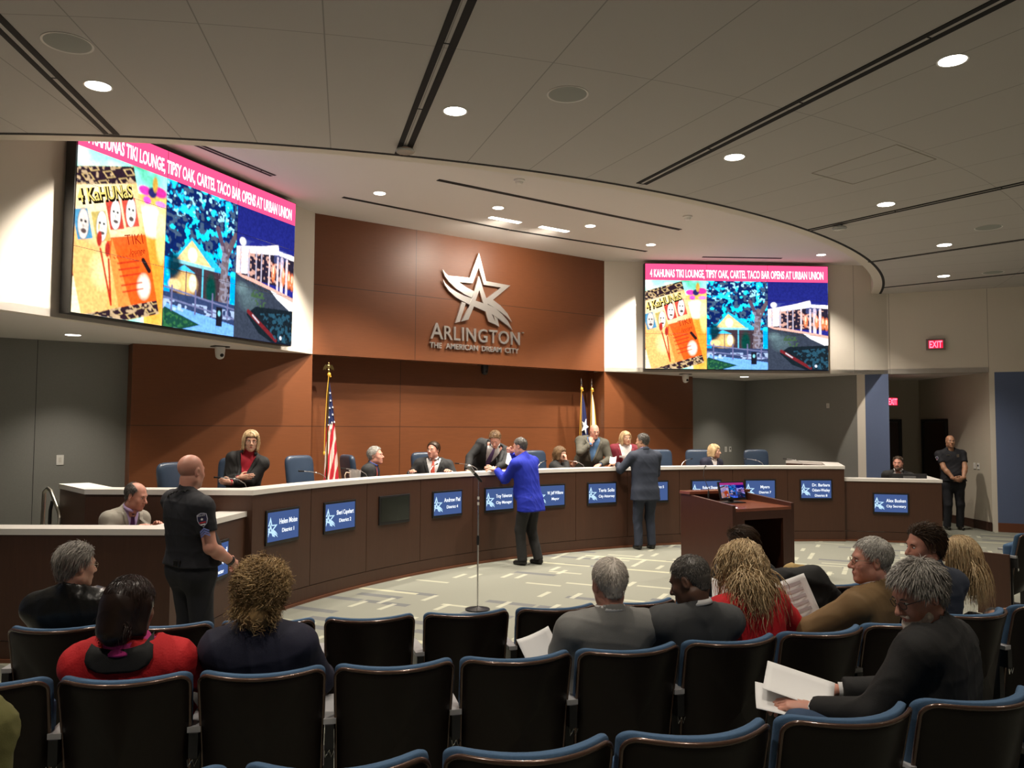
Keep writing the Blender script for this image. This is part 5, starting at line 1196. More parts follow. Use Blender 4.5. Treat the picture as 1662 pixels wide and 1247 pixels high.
def hand_mesh(w, d, n, side, curl=.5, h=.0042, s=1.0, spread=.0, curls=None):
    """hand from wrist w; d finger direction, n palm normal, side = thumb direction"""
    w = V3(w); d = unit(d); n = unit(V3(n) - d * (d @ V3(n))); sd = np.cross(d, n); sd = sd * (1 if sd @ V3(side) > 0 else -1)
    F_ = Field(w - .19 * s, w + .19 * s, h); F_.cap(w - d * .03, w + d * .012, .026 * s, .025 * s, k=.01, ax=n, sc=1.25)
    for i, (o, L, kn) in enumerate(((.029, (.044, .026, .021), .088), (.010, (.049, .030, .022), .092), (-.010, (.045, .028, .021), .088), (-.028, (.034, .021, .018), .080))):
        b = w + sd * o * .55 * s + d * .015 * s; kk = w + sd * o * s + d * kn * s; F_.cap(b, kk, .0145 * s, .0115 * s, k=.014)
        a = 0.0; p = kk; c = curl if curls is None else curls[i]; r0 = .0093 * s
        for j, l in enumerate(L):
            a += c * (.75, 1.0, .65)[j]; dd = d * cos(a) + n * sin(a) + sd * (o * spread * 10) * (1 if j == 0 else .5); dd = unit(dd); q = p + dd * l * s; F_.cap(p, q, r0, r0 * .92, k=.0035); p = q; r0 *= .93
    F_.cap(w + d * .03 * s, w + d * .075 * s + n * .004, .020 * s, .016 * s, k=.012)
    b = w + d * .018 * s + sd * .020 * s; t1 = b + unit(d * .55 + sd * .75 + n * .35) * .040 * s; t2 = t1 + unit(d * .85 + sd * (.35 - curl * .3) + n * (.25 + .3 * curl)) * .032 * s; t3 = t2 + unit(d * .9 + sd * (.1 - curl * .4) + n * (.2 + .4 * curl)) * .024 * s
    F_.cap(b, t1, .0165 * s, .0125 * s, k=.010); F_.cap(t1, t2, .0115 * s, .0105 * s, k=.004); F_.cap(t2, t3, .0105 * s, .0085 * s, k=.003)
    return F_
# ---------------------------------------------------------------- one person: body, clothes, hair and small things
def cloth(name, col, rough=.8, var=.12, bump=.25, bs=350, sheen=0.0, **k): return mat('cloth_' + name, col, rough, 0, var, 9, bump, bs, sheen=sheen, **k)
CL = dict(black=cloth('black_wool', (.008, .008, .008)), charcoal=cloth('charcoal_wool', (.018, .019, .020)), navy=cloth('navy_wool', (.012, .013, .032)), navysuit=cloth('navy_suit', (.020, .027, .046)), royal=cloth('royal_blue_fleece', (.006, .022, .42), sheen=0), red=cloth('bright_red_wool', (.55, .008, .014)), redknit=cloth('red_knit', (.50, .008, .012), bump=.5, bs=120), wine=cloth('wine_velvet', (.16, .008, .02)), olive=cloth('olive_cotton', (.13, .125, .035)), tan=cloth('tan_corduroy', (.20, .12, .048), stretch=(1, 1, 1)), tweed=cloth('tweed', (.085, .080, .060), var=.5, bump=.5, bs=500), lgrey=cloth('light_grey_wool', (.20, .20, .19)), mgrey=cloth('mid_grey_wool', (.060, .063, .065)), beige=cloth('beige_suit', (.34, .32, .27)), leather=mat('black_leather', (.012, .012, .011), .30, 0, .2, 6, .35, 60), uniform=cloth('uniform_navy', (.010, .011, .016), bump=.15), jeans=cloth('denim', (.030, .062, .125), var=.25), trblack=cloth('black_trousers', (.014, .014, .014)), trgrey=cloth('dark_grey_trousers', (.035, .035, .037)), khaki=cloth('khaki', (.28, .22, .13)), white=cloth('white_shirt', (.72, .72, .72), .7, .04), lilac=cloth('lilac_shirt', (.50, .38, .66), .7, .04), blue=cloth('blue_shirt', (.03, .09, .40), .7, .05), midblue=cloth('denim_blue_shirt', (.06, .14, .28), .7, .05), pink=cloth('magenta_shirt', (.55, .03, .22), .7, .05), redtop=cloth('red_top', (.45, .01, .03), .7, .05), turtle=cloth('white_turtleneck', (.75, .72, .70), .8, .03), tiered=cloth('red_tie', (.62, .10, .06), .5, .1), tieviolet=cloth('purple_tie', (.12, .07, .20), .5, .3), tieplum=cloth('plum_tie', (.06, .01, .08), .5, .4), tiegrey=cloth('grey_tie', (.3, .32, .34), .5, .1), tieblue=cloth('teal_tie', (.03, .10, .16), .5, .1))
def face_to(dx, dy): return atan2(-dx, dy)
IMR = (cos(YAW), -sin(YAW)); IMA = (sin(YAW), cos(YAW))      # picture-right and away-from-camera directions on the floor
def facing(right, away): return face_to(right * IMR[0] + away * IMA[0], right * IMR[1] + away * IMA[1])
def person(label, loc, rz, head, pose='sit', hrot=(0, 0, 0), top=CL['black'], kind='jacket', shirt=None, tie=None, V=.26, trous=CL['trblack'], skin_='fair', hair='brown', style='short', hopt={}, w=1.0, g=1.0, belly=0.0, fem=0.0, fat=0.0,
           armL=None, armR=None, kneeL=None, kneeR=None, ankL=None, ankR=None, hip=None, near=False, hs=1.0, glasses=None, seed=1, foldamp=.006, shoes=M_shoe, hem=None, sleeve=1.0, collar=True, group=None, tw=0.0, lapel=True, beard=None, turtleneck=False, legs=True, lipm=None, smile=False, shdrop=0.0):
    Mw = Matrix.Translation(loc) @ Matrix.Rotation(rz, 4, 'Z'); Hl = np.array(Mw.inverted() @ Vector(head)); R = rotm(*hrot); sit = pose == 'sit'
    if hip is None: hip = (0, 0, .55) if sit else (0, 0, .93)
    hip = V3(hip); skm = SK[skin_]
    up0 = unit(Hl - hip); neck = Hl - up0 * .075 - R[:, 2] * .075 + R[:, 1] * -.022
    u = unit(neck - hip); Lt = np.linalg.norm(neck - hip); rr = V3(cos(radians(tw)), sin(radians(tw)), 0); T = frame(u, rr); r_, f_, u_ = T.T
    k_ = Lt / .53
    def P(x, y, s): return hip + r_ * x + f_ * y + u_ * s * k_
    sw = .182 * w * (1 - .10 * fem); sh = {-1: P(-sw, -.005, .448 - shdrop), 1: P(sw, -.005, .448 - shdrop)}
    arms = {}
    for s, a in ((-1, armL), (1, armR)):
        a = a or {}; wr = V3(a.get('wr', (s * .13, .30, .70) if sit else (s * .25, .02, .90))); hint = a.get('hint', (s * .32, -.7, -.6)); el, wr = ik(sh[s], wr, hint, .29 * (.94 if fem else 1), .255 * (.94 if fem else 1))
        dd = unit(wr - el); arms[s] = dict(el=el, wr=wr, d=unit(a.get('d', dd * .8 + V3(0, .3, -.2) * .5)), n=V3(a.get('n', (-s * .2, -.3, -1))), side=V3(a.get('side', (-s, 0, .2))), curl=a.get('curl', .45), curls=a.get('curls'))
    hx = .088 * w; hj = {s: hip + V3(s * hx, 0, -.02) for s in (-1, 1)}
    kn = {-1: V3(kneeL if kneeL is not None else ((-.13, .46, .52) if sit else (-.11, .03, .49))), 1: V3(kneeR if kneeR is not None else ((.13, .46, .52) if sit else (.11, .03, .49)))}
    an = {-1: V3(ankL if ankL is not None else ((-.13, .44, .10) if sit else (-.12, -.02, .09))), 1: V3(ankR if ankR is not None else ((.13, .44, .10) if sit else (.12, -.02, .09)))}
    allp = [hip, neck, Hl] + list(sh.values()) + [arms[s]['el'] for s in arms] + [arms[s]['wr'] for s in arms]
    lo_t = np.min(allp, 0) - .20; hi_t = np.max(allp[:2] + allp[3:], 0) + .14; lo_t[2] = min(lo_t[2], hip[2] - .3)
    bell = belly
    def torso(F_, inf, arms_on=True, low=-.02, k=.05, slv=1.0, skirt=0.0, cuff=0.0):
        for (s, hw, ra, fy) in ((-.02, .078, .116, -.008), (.11, .062, .112, .004), (.23, .070, .112, .004), (.34, .086, .106, 0), (.42, .090, .094, -.006)):
            if s < low: continue
            q = g * (1 - .06 * fem); F_.cap(P(-hw * w, fy, s), P(hw * w, fy, s), ra * q + inf, k=k, ax=f_, sc=1.12)
        if skirt: F_.cap(P(-.075 * w, -.0, -skirt), P(.075 * w, -.0, -skirt), .128 * g + inf, k=.08, ax=f_, sc=1.1)
        if bell: F_.ell(P(0, .075 * g, .10), (.13 * w + bell * .5 + inf, .06 + bell + inf, .14 + inf), T, .06)
        if fem:
            for s in (-1, 1): F_.ell(P(s * .072, .085, .315), (.068 + inf, .055 + inf, .065 + inf), T, .03)
        F_.cap(sh[-1], sh[1], .056 + inf, k=.045)
        for s in (-1, 1): F_.cap(P(s * .03, -.012, .53), P(s * sw * .88, -.008, .462 - shdrop), .042 + inf * .8, .040 + inf * .8, k=.045)
        if arms_on:
            for s in (-1, 1):
                A = arms[s]; F_.ell(sh[s], (.062 + inf, .062 + inf, .062 + inf), None, .03)
                if slv >= 1:
                    F_.cap(sh[s], A['el'], .056 * g + inf, .045 + inf, k=.025); F_.cap(A['el'], A['wr'], .045 + inf, .031 + inf + .004, k=.02, ends=cuff)
                else:
                    e = sh[s] + (A['el'] - sh[s]) * slv; F_.cap(sh[s], e, .060 * g + inf, .058 + inf, k=.025, ends=0.0)
    h = .0095 if near else .0115
    # skin
    parts = []
    Fb = Field(np.minimum(lo_t, np.min([an[-1], an[1]], 0) - .15) if legs else lo_t, np.maximum(hi_t, np.max([kn[-1], kn[1], an[-1], an[1]], 0) + .2), .022); torso(Fb, -.014, True)
    if legs:
        for s in (-1, 1): Fb.cap(hj[s], kn[s], .080, .052, k=.04); Fb.cap(kn[s], an[s], .050, .036, k=.03); Fb.cap(an[s] + V3(0, -.02, -.05), an[s] + V3(0, .13, -.06), .028, .025, k=.03)
    Fb.cap(P(0, -.01, .50), neck + (Hl - neck) * .3, .05, .05, k=.03); parts.append(Fb.mesh(1))
    Fh = head_field(.0046 if near else .0060, V3(0, 0, 0) + Hl, R, neck, fem, fat, 1.0); hc, hf = Fh.mesh(1); hc = Hl + (hc - Hl) * hs if hs != 1 else hc; parts.append((hc, hf))
    for s in (-1, 1):
        A = arms[s]
        if sleeve < 1:
            Fa = Field(np.minimum(np.minimum(sh[s], A['el']), A['wr']) - .09, np.maximum(np.maximum(sh[s], A['el']), A['wr']) + .09, .0065); Fa.cap(sh[s], A['el'], .058, .046, k=.02); Fa.cap(A['el'], A['el'] + (A['wr'] - A['el']) * .35, .046, .047, k=.02); Fa.cap(A['el'] + (A['wr'] - A['el']) * .35, A['wr'] + A['d'] * .01, .047, .030, k=.02); parts.append(Fa.mesh(2))
        parts.append(hand_mesh(A['wr'] + (A['d'] * .008), A['d'], A['n'], A['side'], A['curl'], .0040 if near else .0050, .95 if fem else 1.03, curls=A['curls']).mesh(1))
    co, F = join_parts(parts); root = bpy.data.objects.new('person', bl_mesh('person', co, F, skm)); COL.objects.link(root); root.matrix_world = Mw; tag(root, label, 'person', group)
    def child(nm, c_, f__, m_): o = bpy.data.objects.new(nm, bl_mesh(nm, c_, f__, m_)); COL.objects.link(o); o.parent = root; return o
    def loc3(X, Y, Z, o):               # torso-frame coordinates of grid points about origin o
        X, Y, Z = X - o[0], Y - o[1], Z - o[2]; return (r_[0] * X + r_[1] * Y + r_[2] * Z, f_[0] * X + f_[1] * Y + f_[2] * Z, u_[0] * X + u_[1] * Y + u_[2] * Z)
    # upper garment
    inf = {'jacket': .019, 'coat': .021, 'uniform': .012, 'sweater': .015}[kind]
    Ft = Field(lo_t, hi_t, h); torso(Ft, inf, True, slv=sleeve, skirt=(.17 if (not sit and kind in ('jacket', 'coat')) else .03), cuff=-.012)
    ncol = .080 if kind in ('jacket', 'coat') else .070
    if collar: Ft.cap(P(0, -.012, .505), neck + unit(Hl - neck) * .040 - f_ * .010, ncol, ncol - .012, k=.018)
    Ft.cap(neck - u_ * .03 + f_ * .006, Hl + f_ * .0, ncol - .014, ncol - .008, k=.004, op='sub')
    cp = neck + unit(Hl - neck) * (.045 if collar else .02); 
    def topcut(X, Y, Z):
        nn = unit(unit(Hl - neck) + f_ * .45); return np.minimum((X - cp[0]) * nn[0] + (Y - cp[1]) * nn[1] + (Z - cp[2]) * nn[2], .078 - np.sqrt((X - cp[0]) ** 2 + (Y - cp[1]) ** 2) * 0 + 0 * Z) if 0 else (X - cp[0]) * nn[0] + (Y - cp[1]) * nn[1] + (Z - cp[2]) * nn[2]
    near_neck = lambda X, Y, Z: np.where(np.sqrt((X - cp[0]) ** 2 + (Y - cp[1]) ** 2 + (Z - cp[2]) ** 2) < .12, topcut(X, Y, Z), -1)
    Ft.fn(near_neck)
    if V:
        slope = .30 if kind == 'jacket' else .32
        def wedge(X, Y, Z):
            x, y, z = loc3(X, Y, Z, neck); return -np.maximum(np.abs(x) - (z + V) * slope, -(y - .01))
        Ft.fn(wedge)
    hz = hem if hem is not None else (hip[2] - .05 if sit else hip[2] - (.17 if kind in ('jacket', 'coat') else -.02))
    if sit: Ft.cut((0, 0, hz), -u_ * 1.0 if False else (0, 0, -1))
    else: Ft.cut((0, 0, hz), (0, 0, -1))
    jc, jf = Ft.mesh(1); jc2 = folds(jc, jf, foldamp, seed, 20 if kind != 'leather' else 16)
    gname = {'jacket': 'jacket', 'coat': 'coat', 'uniform': 'uniform_shirt', 'sweater': 'sweater'}[kind]; jk = child(gname, jc2, jf, top)
    def surf(Fd, x, z, off, side=1, n=44):   # front (side=1) or back surface point in torso frame around neck
        t_ = np.linspace(.34, -.10, n); pts = neck + r_ * x + u_ * z + np.outer(t_ * side, f_); d = Fd.sample(pts); i = int(np.argmax(d < 0)) if (d < 0).any() else n - 1
        t1 = t_[i] if i == 0 else t_[i - 1] + (t_[i] - t_[i - 1]) * (d[i - 1] / (d[i - 1] - d[i] + 1e-9)); return neck + r_ * x + u_ * z + f_ * side * (t1 + off)
    def strip(nm, Fd, rows, m_, off, th=.003, side=1, nu=4):   # rows: (z, x0, x1)
        c_ = []; n = len(rows)
        for (z, x0, x1) in rows:
            for i in range(nu): c_.append(surf(Fd, lerp(x0, x1, i / (nu - 1)), z, off, side))
        F_ = [(j * nu + i, j * nu + i + 1, (j + 1) * nu + i + 1, (j + 1) * nu + i) for j in range(n - 1) for i in range(nu - 1)]
        o = child(nm, np.array(c_), np.array(F_), m_); so = o.modifiers.new('t', 'SOLIDIFY'); so.thickness = th; so.offset = 0; return o
    if V and kind == 'jacket' and lapel:
        for s in (-1, 1):
            rows = []
            for t in np.linspace(0, 1, 10):
                z = lerp(.005, -V + .01, t); x = (z + V) * .30 + .004; wd = .045 * (1 - t) ** .5 * (1 if t > .18 else .8) + .008; rows.append((z, s * x, s * (x + wd)))
            strip('lapel', Ft, rows, top, .004)
    def neck_ring(nm, m_, rows_, a0, a1, th=.004):   # folded collar around the neck; rows of (radius, height)
        nd = unit(unit(Hl - neck) * .6 + u_ * .4); rx = unit(r_ - nd * (r_ @ nd)); fy = np.cross(nd, rx); N_ = 24; vs_ = []; base = neck + f_ * .004
        for i in range(N_):
            a_ = lerp(a0, a1, i / (N_ - 1)); fr_ = .5 + .5 * math.sin(a_)
            for rr_, zz in rows_: vs_.append(base + rx * rr_ * 1.04 * cos(a_) + fy * rr_ * sin(a_) * .98 + nd * (zz - .020 * fr_))
        k_n = len(rows_); F_ = [(k_n * i + k, k_n * i + k_n + k, k_n * i + k_n + k + 1, k_n * i + k + 1) for i in range(N_ - 1) for k in range(k_n - 1)]
        o = child(nm, np.array(vs_), np.array(F_), m_); so = o.modifiers.new('t', 'SOLIDIFY'); so.thickness = th; return o
    if kind in ('jacket', 'uniform') and collar and not near: neck_ring('collar', top, ((.070, .046), (.075, .050), (.083, .030), (.087, .014)) if kind == 'jacket' else ((.066, .048), (.070, .052), (.084, .022)), pi * .80, pi * 2.20)
    if shirt is not None and kind == 'jacket' and not turtleneck: neck_ring('shirt_collar', shirt, ((.062, .052), (.066, .058), (.076, .036)), pi * .60, pi * 2.40, .003)
    if shirt is not None:
        Fs = Field(P(-.24, 0, 0) * 0 + np.minimum(P(-.24, -.2, .02), P(.24, .24, .02)) - .02, np.maximum(P(-.24, -.2, .62), P(.24, .24, .62)) + .05, .0105); torso(Fs, .007, False)
        Fs.cap(P(0, -.01, .50), neck + unit(Hl - neck) * (.045 if not turtleneck else .075), .067, .063 if not turtleneck else .060, k=.012)
        cp2 = neck + unit(Hl - neck) * (.038 if not turtleneck else .075); nn = unit(unit(Hl - neck) + f_ * .35); Fs.cut(cp2, nn)
        sc_, sf_ = Fs.mesh(1); child('shirt', sc_, sf_, shirt)
        if tie is not None:
            rows = [(z, -wd, wd) for z, wd in ((-.004, .017), (-.022, .014), (-.028, .016), (-.08, .024), (-.16, .031), (-.24, .037), (-.30, .040), (-.34, .040))]; strip('tie', Fs, rows, tie, .006, .005)
        for s in (-1, 1):
            A = arms[s]; d = unit(A['wr'] - A['el']); MB().tube([Vector(A['wr'] - d * .03), Vector(A['wr'] + d * .004)], [.034, .033], 12).build('cuff', shirt, root, smooth=True)
    # trousers and shoes
    if legs:
        Fl = Field(np.min([hip, kn[-1], kn[1], an[-1], an[1]], 0) - .17, np.max([hip, kn[-1], kn[1], an[-1], an[1]], 0) + .17, h); Fl.cap(P(-.078 * w, -.008, -.02), P(.078 * w, -.008, -.02), .122 * g + (.004 if kind != 'uniform' else .004), k=.05, ax=f_, sc=1.1); Fl.cap(P(-.06 * w, 0, .08), P(.06 * w, 0, .08), .108 * g, k=.05, ax=f_, sc=1.1)
        for s in (-1, 1): Fl.cap(hj[s], kn[s], .100 * (.5 + .5 * g), .078, k=.05); Fl.cap(kn[s], an[s] + V3(0, 0, -.035), .077, .068, k=.03, ends=0.0)
        lc, lf = Fl.mesh(1); lc = folds(lc, lf, .006, seed + 5, 15, (1, 1, .8)); child('trousers', lc, lf, trous)
        for s in (-1, 1):
            a = an[s]; Fs_ = Field(a - V3(.12, .14, .12), a + V3(.12, .24, .06), .008); Fs_.cap(a + V3(0, -.035, -.052), a + V3(s * .006, .12, -.060), .036, .034, k=.02); Fs_.cap(a + V3(0, -.02, -.03), a + V3(0, .03, -.035), .038, .034, k=.03); Fs_.cut(a - V3(0, 0, .088), (0, 0, -1)); c_, f2_ = Fs_.mesh(1); child('shoe', c_, f2_, shoes)
    # hair
    if style != 'bald':
        H0 = Hl; t = hopt.get('t', {'short': .006, 'side': .012, 'balding': .004, 'bob': .016, 'curly': .024, 'long': .014}[style]); cs = {'balding': 'balding'}.get(style, style)
        Fr = hair_cap_field(.0055 if near else .0075, H0, R, t, style); c_, f2_ = Fr.mesh(1); c_ = folds(c_, f2_, hopt.get('clump', .004), seed + 3, 55 if style == 'curly' else 38); tone = np.full(len(c_), .42); Q = [(c_, f2_)]
        n = hopt.get('n', 1500 if near else 500); L = hopt.get('L', {'short': .030, 'side': .055, 'balding': .022, 'bob': .10, 'curly': .075, 'long': .30}[style]); wd = hopt.get('wd', .0013 if near else .0022)
        Ps, tn = hair_strands(H0, R, {'curly': 'bob'}.get(style, style), n, L, wd, seed, t, hopt.get('curl', {'curly': .010, 'long': .006}.get(style, .0)), hopt.get('grav', .5 if style not in ('short', 'balding') else .25), lift=hopt.get('lift', .25), part=hopt.get('part', .0))
        sc_, sf_, st_ = strands(Ps, wd, tn); c_, f2_ = join_parts([(c_, f2_), (sc_, sf_)]); tone = np.concatenate([tone, st_])
        if hs != 1: c_ = Hl + (c_ - Hl) * hs
        ho = child('hair', c_, f2_, HR[hair]); ta = ho.data.attributes.new('tone', 'FLOAT', 'POINT'); ta.data.foreach_set('value', tone.astype(np.float32))
    def hw_(x, y, z): return Vector(Hl + (R @ V3(x, y, z)) * hs)
    R4 = Matrix.Translation(Vector(Hl)) @ Matrix([list(map(float, R[i])) + [0] for i in range(3)] + [[0, 0, 0, 1]]) @ Matrix.Scale(hs, 4)
    # features
    for s in (-1, 1):
        e_ = MB().ball((s * .031, .0795, .006), (.0115, .0105, .0075), 10, R4).build('eye', M_eyew, root, smooth=True); MB().ball((s * .031 , .0870, .006), (.0052, .004, .0052), 8, R4).build('iris', M_iris, e_, smooth=True)
        MB().tube([R4 @ Vector((s * .016, .0925, .022)), R4 @ Vector((s * .030, .0935, .0275)), R4 @ Vector((s * .046, .082, .022))], [.0028, .0034, .0018], 6).build('eyebrow', HR[hair] if style != 'bald' else mat('brow_grey', (.12, .09, .07), .8), root, smooth=True)
    MB().tube([R4 @ Vector((-.022, .091, -.0645 + (.006 if smile else 0))), R4 @ Vector((-.009, .0995, -.062)), R4 @ Vector((0, .1005, -.0635)), R4 @ Vector((.009, .0995, -.062)), R4 @ Vector((.022, .091, -.0645 + (.006 if smile else 0)))], [.0015, .0040, .0038, .0040, .0015], 6).build('upper_lip', lipm or M_lips, root, smooth=True)
    MB().tube([R4 @ Vector((-.018, .091, -.068)), R4 @ Vector((0, .0975, -.0715)), R4 @ Vector((.018, .091, -.068))], [.0015, .0046, .0015], 6).build('lower_lip', lipm or M_lips, root, smooth=True)
    if smile: MB().box(-.015, .015, .090, .0985, -.0690, -.0640, R4).build('teeth', M_plate, root)
    if glasses:
        m_ = MB(); gm = M_frame if glasses == 'dark' else M_wire
        for s in (-1, 1):
            ring = [R4 @ Vector((s * .032 + .021 * cos(a), .103 - abs(.021 * cos(a) * 0) - .006 * (s * cos(a) > 0) * abs(cos(a)), .004 + .0155 * sin(a))) for a in np.linspace(0, 2 * pi, 17)]; m_.tube(ring, .0016, 5, False); m_.tube([R4 @ Vector((s * .053, .096, .010)), R4 @ Vector((s * .078, .05, .012)), R4 @ Vector((s * .083, .0, .008)), R4 @ Vector((s * .082, -.015, -.006))], .0016, 5)
        m_.tube([R4 @ Vector((-.011, .105, .008)), R4 @ Vector((.011, .105, .008))], .0016, 5); m_.build('glasses', gm, root, smooth=True)
    if beard:
        Fz = Field(Hl - .16, Hl + .14, .0055 if near else .007); 
        def wz(x, y, z): return Hl + R @ V3(x, y, z)
        for s in (-1, 1): Fz.cap(wz(s * .047, .028, -.068), wz(s * .014, .070, -.094), .025, .031, k=.03)
        Fz.ell(wz(0, .084, -.106), (.038, .034, .040), R, .02); Fz.cap(wz(-.024, .094, -.050), wz(.024, .094, -.050), .010, k=.01); Fz.ell(wz(0, .100, -.066), (.020, .02, .007), R, .006, op='sub')
        c_, f2_ = Fz.mesh(1); c_ = folds(c_, f2_, .003, seed + 9, 70); b_ = child('beard', c_, f2_, HR[beard]); ta = b_.data.attributes.new('tone', 'FLOAT', 'POINT'); ta.data.foreach_set('value', (.4 + .4 * np.random.RandomState(2).rand(len(c_))).astype(np.float32))
    return root, dict(Ft=Ft, P=P, sh=sh, arms=arms, neck=neck, surf=surf, strip=strip, R4=R4, T=T, child=child, jk=jk, Mw=Mw, hip=hip)
# ================================================================ the people
def seat_at(r, deg): p = pol(r, deg); return (p.x, p.y, floor_z(p.x, p.y)), -radians(deg)
def ang_of(x, y): return math.degrees(atan2(-x, CY - y))
NEAR = dict(near=True)
def aud(label, row, head, **k):          # a seated member of the audience in row A, B or C
    r_ = ROWS[row][0] - .30; a = k.pop('deg', ang_of(head[0], head[1])); off = k.pop('off', 0.0); rz = -radians(a) + radians(k.pop('turn', 0))
    p = pol(r_, a); p = p + Vector((cos(radians(a)), -sin(radians(a)), 0)) * off
    return person(label, (p.x, p.y, floor_z(p.x, p.y)), rz, head, 'sit', **k)
people = []
# --- front row
aud('person with wavy grey hair in a black leather jacket, far left of the front row', 'C', (-7.13, -6.75, 1.14), hrot=(-38, -6, 0), top=CL['leather'], kind='coat', shirt=CL['white'], V=0, skin_='fair', hair='grey', style='side', hopt=dict(n=2300, L=.045, wd=.0016, t=.010, clump=.006), w=1.05, g=1.12, shdrop=.015, glasses='wire', near=True, seed=3, foldamp=.008, trous=CL['trgrey'])
aud('person with short dark brown hair bent forward in the front row beside the draped coats', 'C', (-3.28, -8.30, 1.13), hrot=(25, -18, 0), top=CL['black'], kind='coat', V=0, skin_='fair', hair='brown', style='side', hopt=dict(n=1200), near=True, seed=4, w=1.0)
aud('person with long straight blonde hair in a black coat, at the right', 'C', (-1.93, -9.10, 1.05), hrot=(20, -5, -4), top=CL['black'], kind='coat', V=0, skin_='fair', hair='blonde', style='long', hopt=dict(n=2200, L=.30, wd=.0018, curl=.003, grav=.8, lift=.02), fem=1, w=.95, near=True, seed=6, hip=(0, -.02, .50))
# --- middle row
pk, ki = aud('person with short black hair in a bright red knit shawl, pink collar and pearl earring', 'B', (-7.13, -8.20, 1.165), hrot=(-32, -8, 0), top=CL['redknit'], kind='coat', shirt=CL['pink'], V=0, skin_='brown', hair='black', style='bob', hopt=dict(n=1800, L=.055, t=.010, wd=.0013, grav=.45, lift=.1), fem=1, w=1.12, g=1.12, shdrop=.03, near=True, seed=8, foldamp=.007, collar=False, armR=dict(wr=(.30, .34, .66)), trous=CL['trblack'])
aud('person with curly golden brown hair in a navy blue jacket, seen from behind', 'B', (-6.63, -8.36, 1.20), hrot=(-8, -4, 3), top=CL['navy'], kind='jacket', V=0, skin_='fair', hair='curly', style='curly', hopt=dict(n=3000, L=.070, wd=.0020, curl=.013, clump=.012, t=.016, grav=.15, lift=.6), fem=1, w=1.04, g=1.05, shdrop=.02, near=True, seed=9, collar=True, armR=dict(wr=(.26, .28, .66)))
pl, _i = aud('person with short silver hair in a light grey suit, holding white paper', 'B', (-5.12, -8.96, 1.17), hrot=(0, -4, 0), top=CL['lgrey'], kind='jacket', V=.2, shirt=CL['white'], skin_='pink', hair='white', style='short', hopt=dict(n=1900, L=.018, t=.003, wd=.0012), w=1.05, near=True, seed=10, armL=dict(wr=(-.20, .30, .70)), trous=CL['trgrey'])
aud('person with close cropped greying hair in a dark grey suit, leaning left and looking down', 'B', (-4.72, -9.12, 1.165), hrot=(38, -22, 4), top=CL['mgrey'], kind='jacket', V=.22, shirt=CL['white'], tie=CL['tieblue'], skin_='dark', hair='saltp', style='short', hopt=dict(n=2100, L=.012, t=.002, wd=.0012), w=1.08, near=True, seed=11, trous=CL['trgrey'])
aud('person with long wavy blonde hair in a bright red blazer, holding a printed sheet', 'B', (-4.24, -9.05, 1.185), hrot=(22, -12, 10), top=CL['red'], kind='jacket', V=.2, shirt=CL['turtle'], skin_='fair', hair='blonde', style='long', hopt=dict(n=2400, L=.27, wd=.0026, curl=.009, t=.014, grav=.6, lift=.05), fem=1, w=1.0, near=True, seed=12, off=.03, armR=dict(wr=(.34, .34, .74), hint=(.6, -.5, -.4)), trous=CL['navy'])
aud('person with short grey hair in a tan corduroy jacket, facing left', 'B', (-3.56, -9.40, 1.20), hrot=(42, -2, 0), top=CL['tan'], kind='jacket', V=.2, shirt=CL['white'], skin_='pink', hair='silver', style='short', hopt=dict(n=2200, L=.024, t=.006, wd=.0013), w=1.08, g=1.05, near=True, seed=13, glasses='wire', turn=18, fat=.6, armL=dict(wr=(-.22, .34, .74), hint=(-1, -.3, -.3)), trous=CL['khaki'])
aud('person with swept back dark brown hair in navy, profile to the left', 'B', (-2.98, -9.40, 1.235), hrot=(68, -8, 0), top=CL['navysuit'], kind='jacket', V=.22, shirt=CL['white'], skin_='pink', hair='brown', style='side', hopt=dict(n=2100, L=.06, t=.012, wd=.0015), w=1.02, near=True, seed=14, trous=CL['navysuit'])
aud('person in a dark navy top mostly cut off by the right edge of the photo', 'B', (-1.80, -9.80, 1.04), armL=dict(wr=(-.14, .25, .62)), armR=dict(wr=(.14, .25, .62)), hrot=(0, 0, 0), top=CL['navy'], kind='coat', V=0, skin_='fair', hair='ltbrown', style='bob', fem=1, w=1.0, near=False, seed=15)
# --- nearest row
pb, _b = aud('person with bushy grey hair, glasses and beard in a black jacket and jeans, reading papers', 'A', (-4.62, -10.23, 1.275), hrot=(52, -24, 0), top=CL['black'], kind='coat', V=0, shirt=CL['white'], skin_='pink', hair='grey', style='short', hopt=dict(n=3400, L=.040, t=.010, wd=.0015, lift=.55, clump=.005), w=1.12, g=1.12, glasses='dark', beard='white', near=True, seed=16, turn=26, off=.04, armL=dict(wr=(-.26, .40, .66), hint=(-.5, -.5, -.6), d=(-.3, .9, .1), n=(.2, .3, -.9), side=(.5, .2, .8), curl=.55), armR=dict(wr=(.0, .40, .68), d=(-.5, .8, .1), n=(0, .2, -1), side=(-.5, .2, .8), curl=.5), kneeL=(-.36, .40, .60), ankL=(-.30, .50, .16), trous=CL['jeans'], foldamp=.007)
person('person in an olive green jacket at the bottom left corner of the photo', (-7.93, -9.36, floor_z(-7.93, -9.36)), -radians(28), (-7.88, -9.26, 1.37), 'sit', top=CL['olive'], kind='coat', V=0, skin_='fair', hair='brown', style='short', near=True, seed=17, w=1.1, g=1.1, foldamp=.012)
person('person in blue jeans at the right edge, only a knee in view', (-2.82, -11.05, floor_z(-2.82, -11.05)), -radians(11), (-2.80, -10.98, 1.36), 'sit', top=CL['navy'], kind='coat', V=0, skin_='fair', hair='brown', style='short', seed=18, trous=CL['jeans'], kneeL=(-.34, .42, .60))
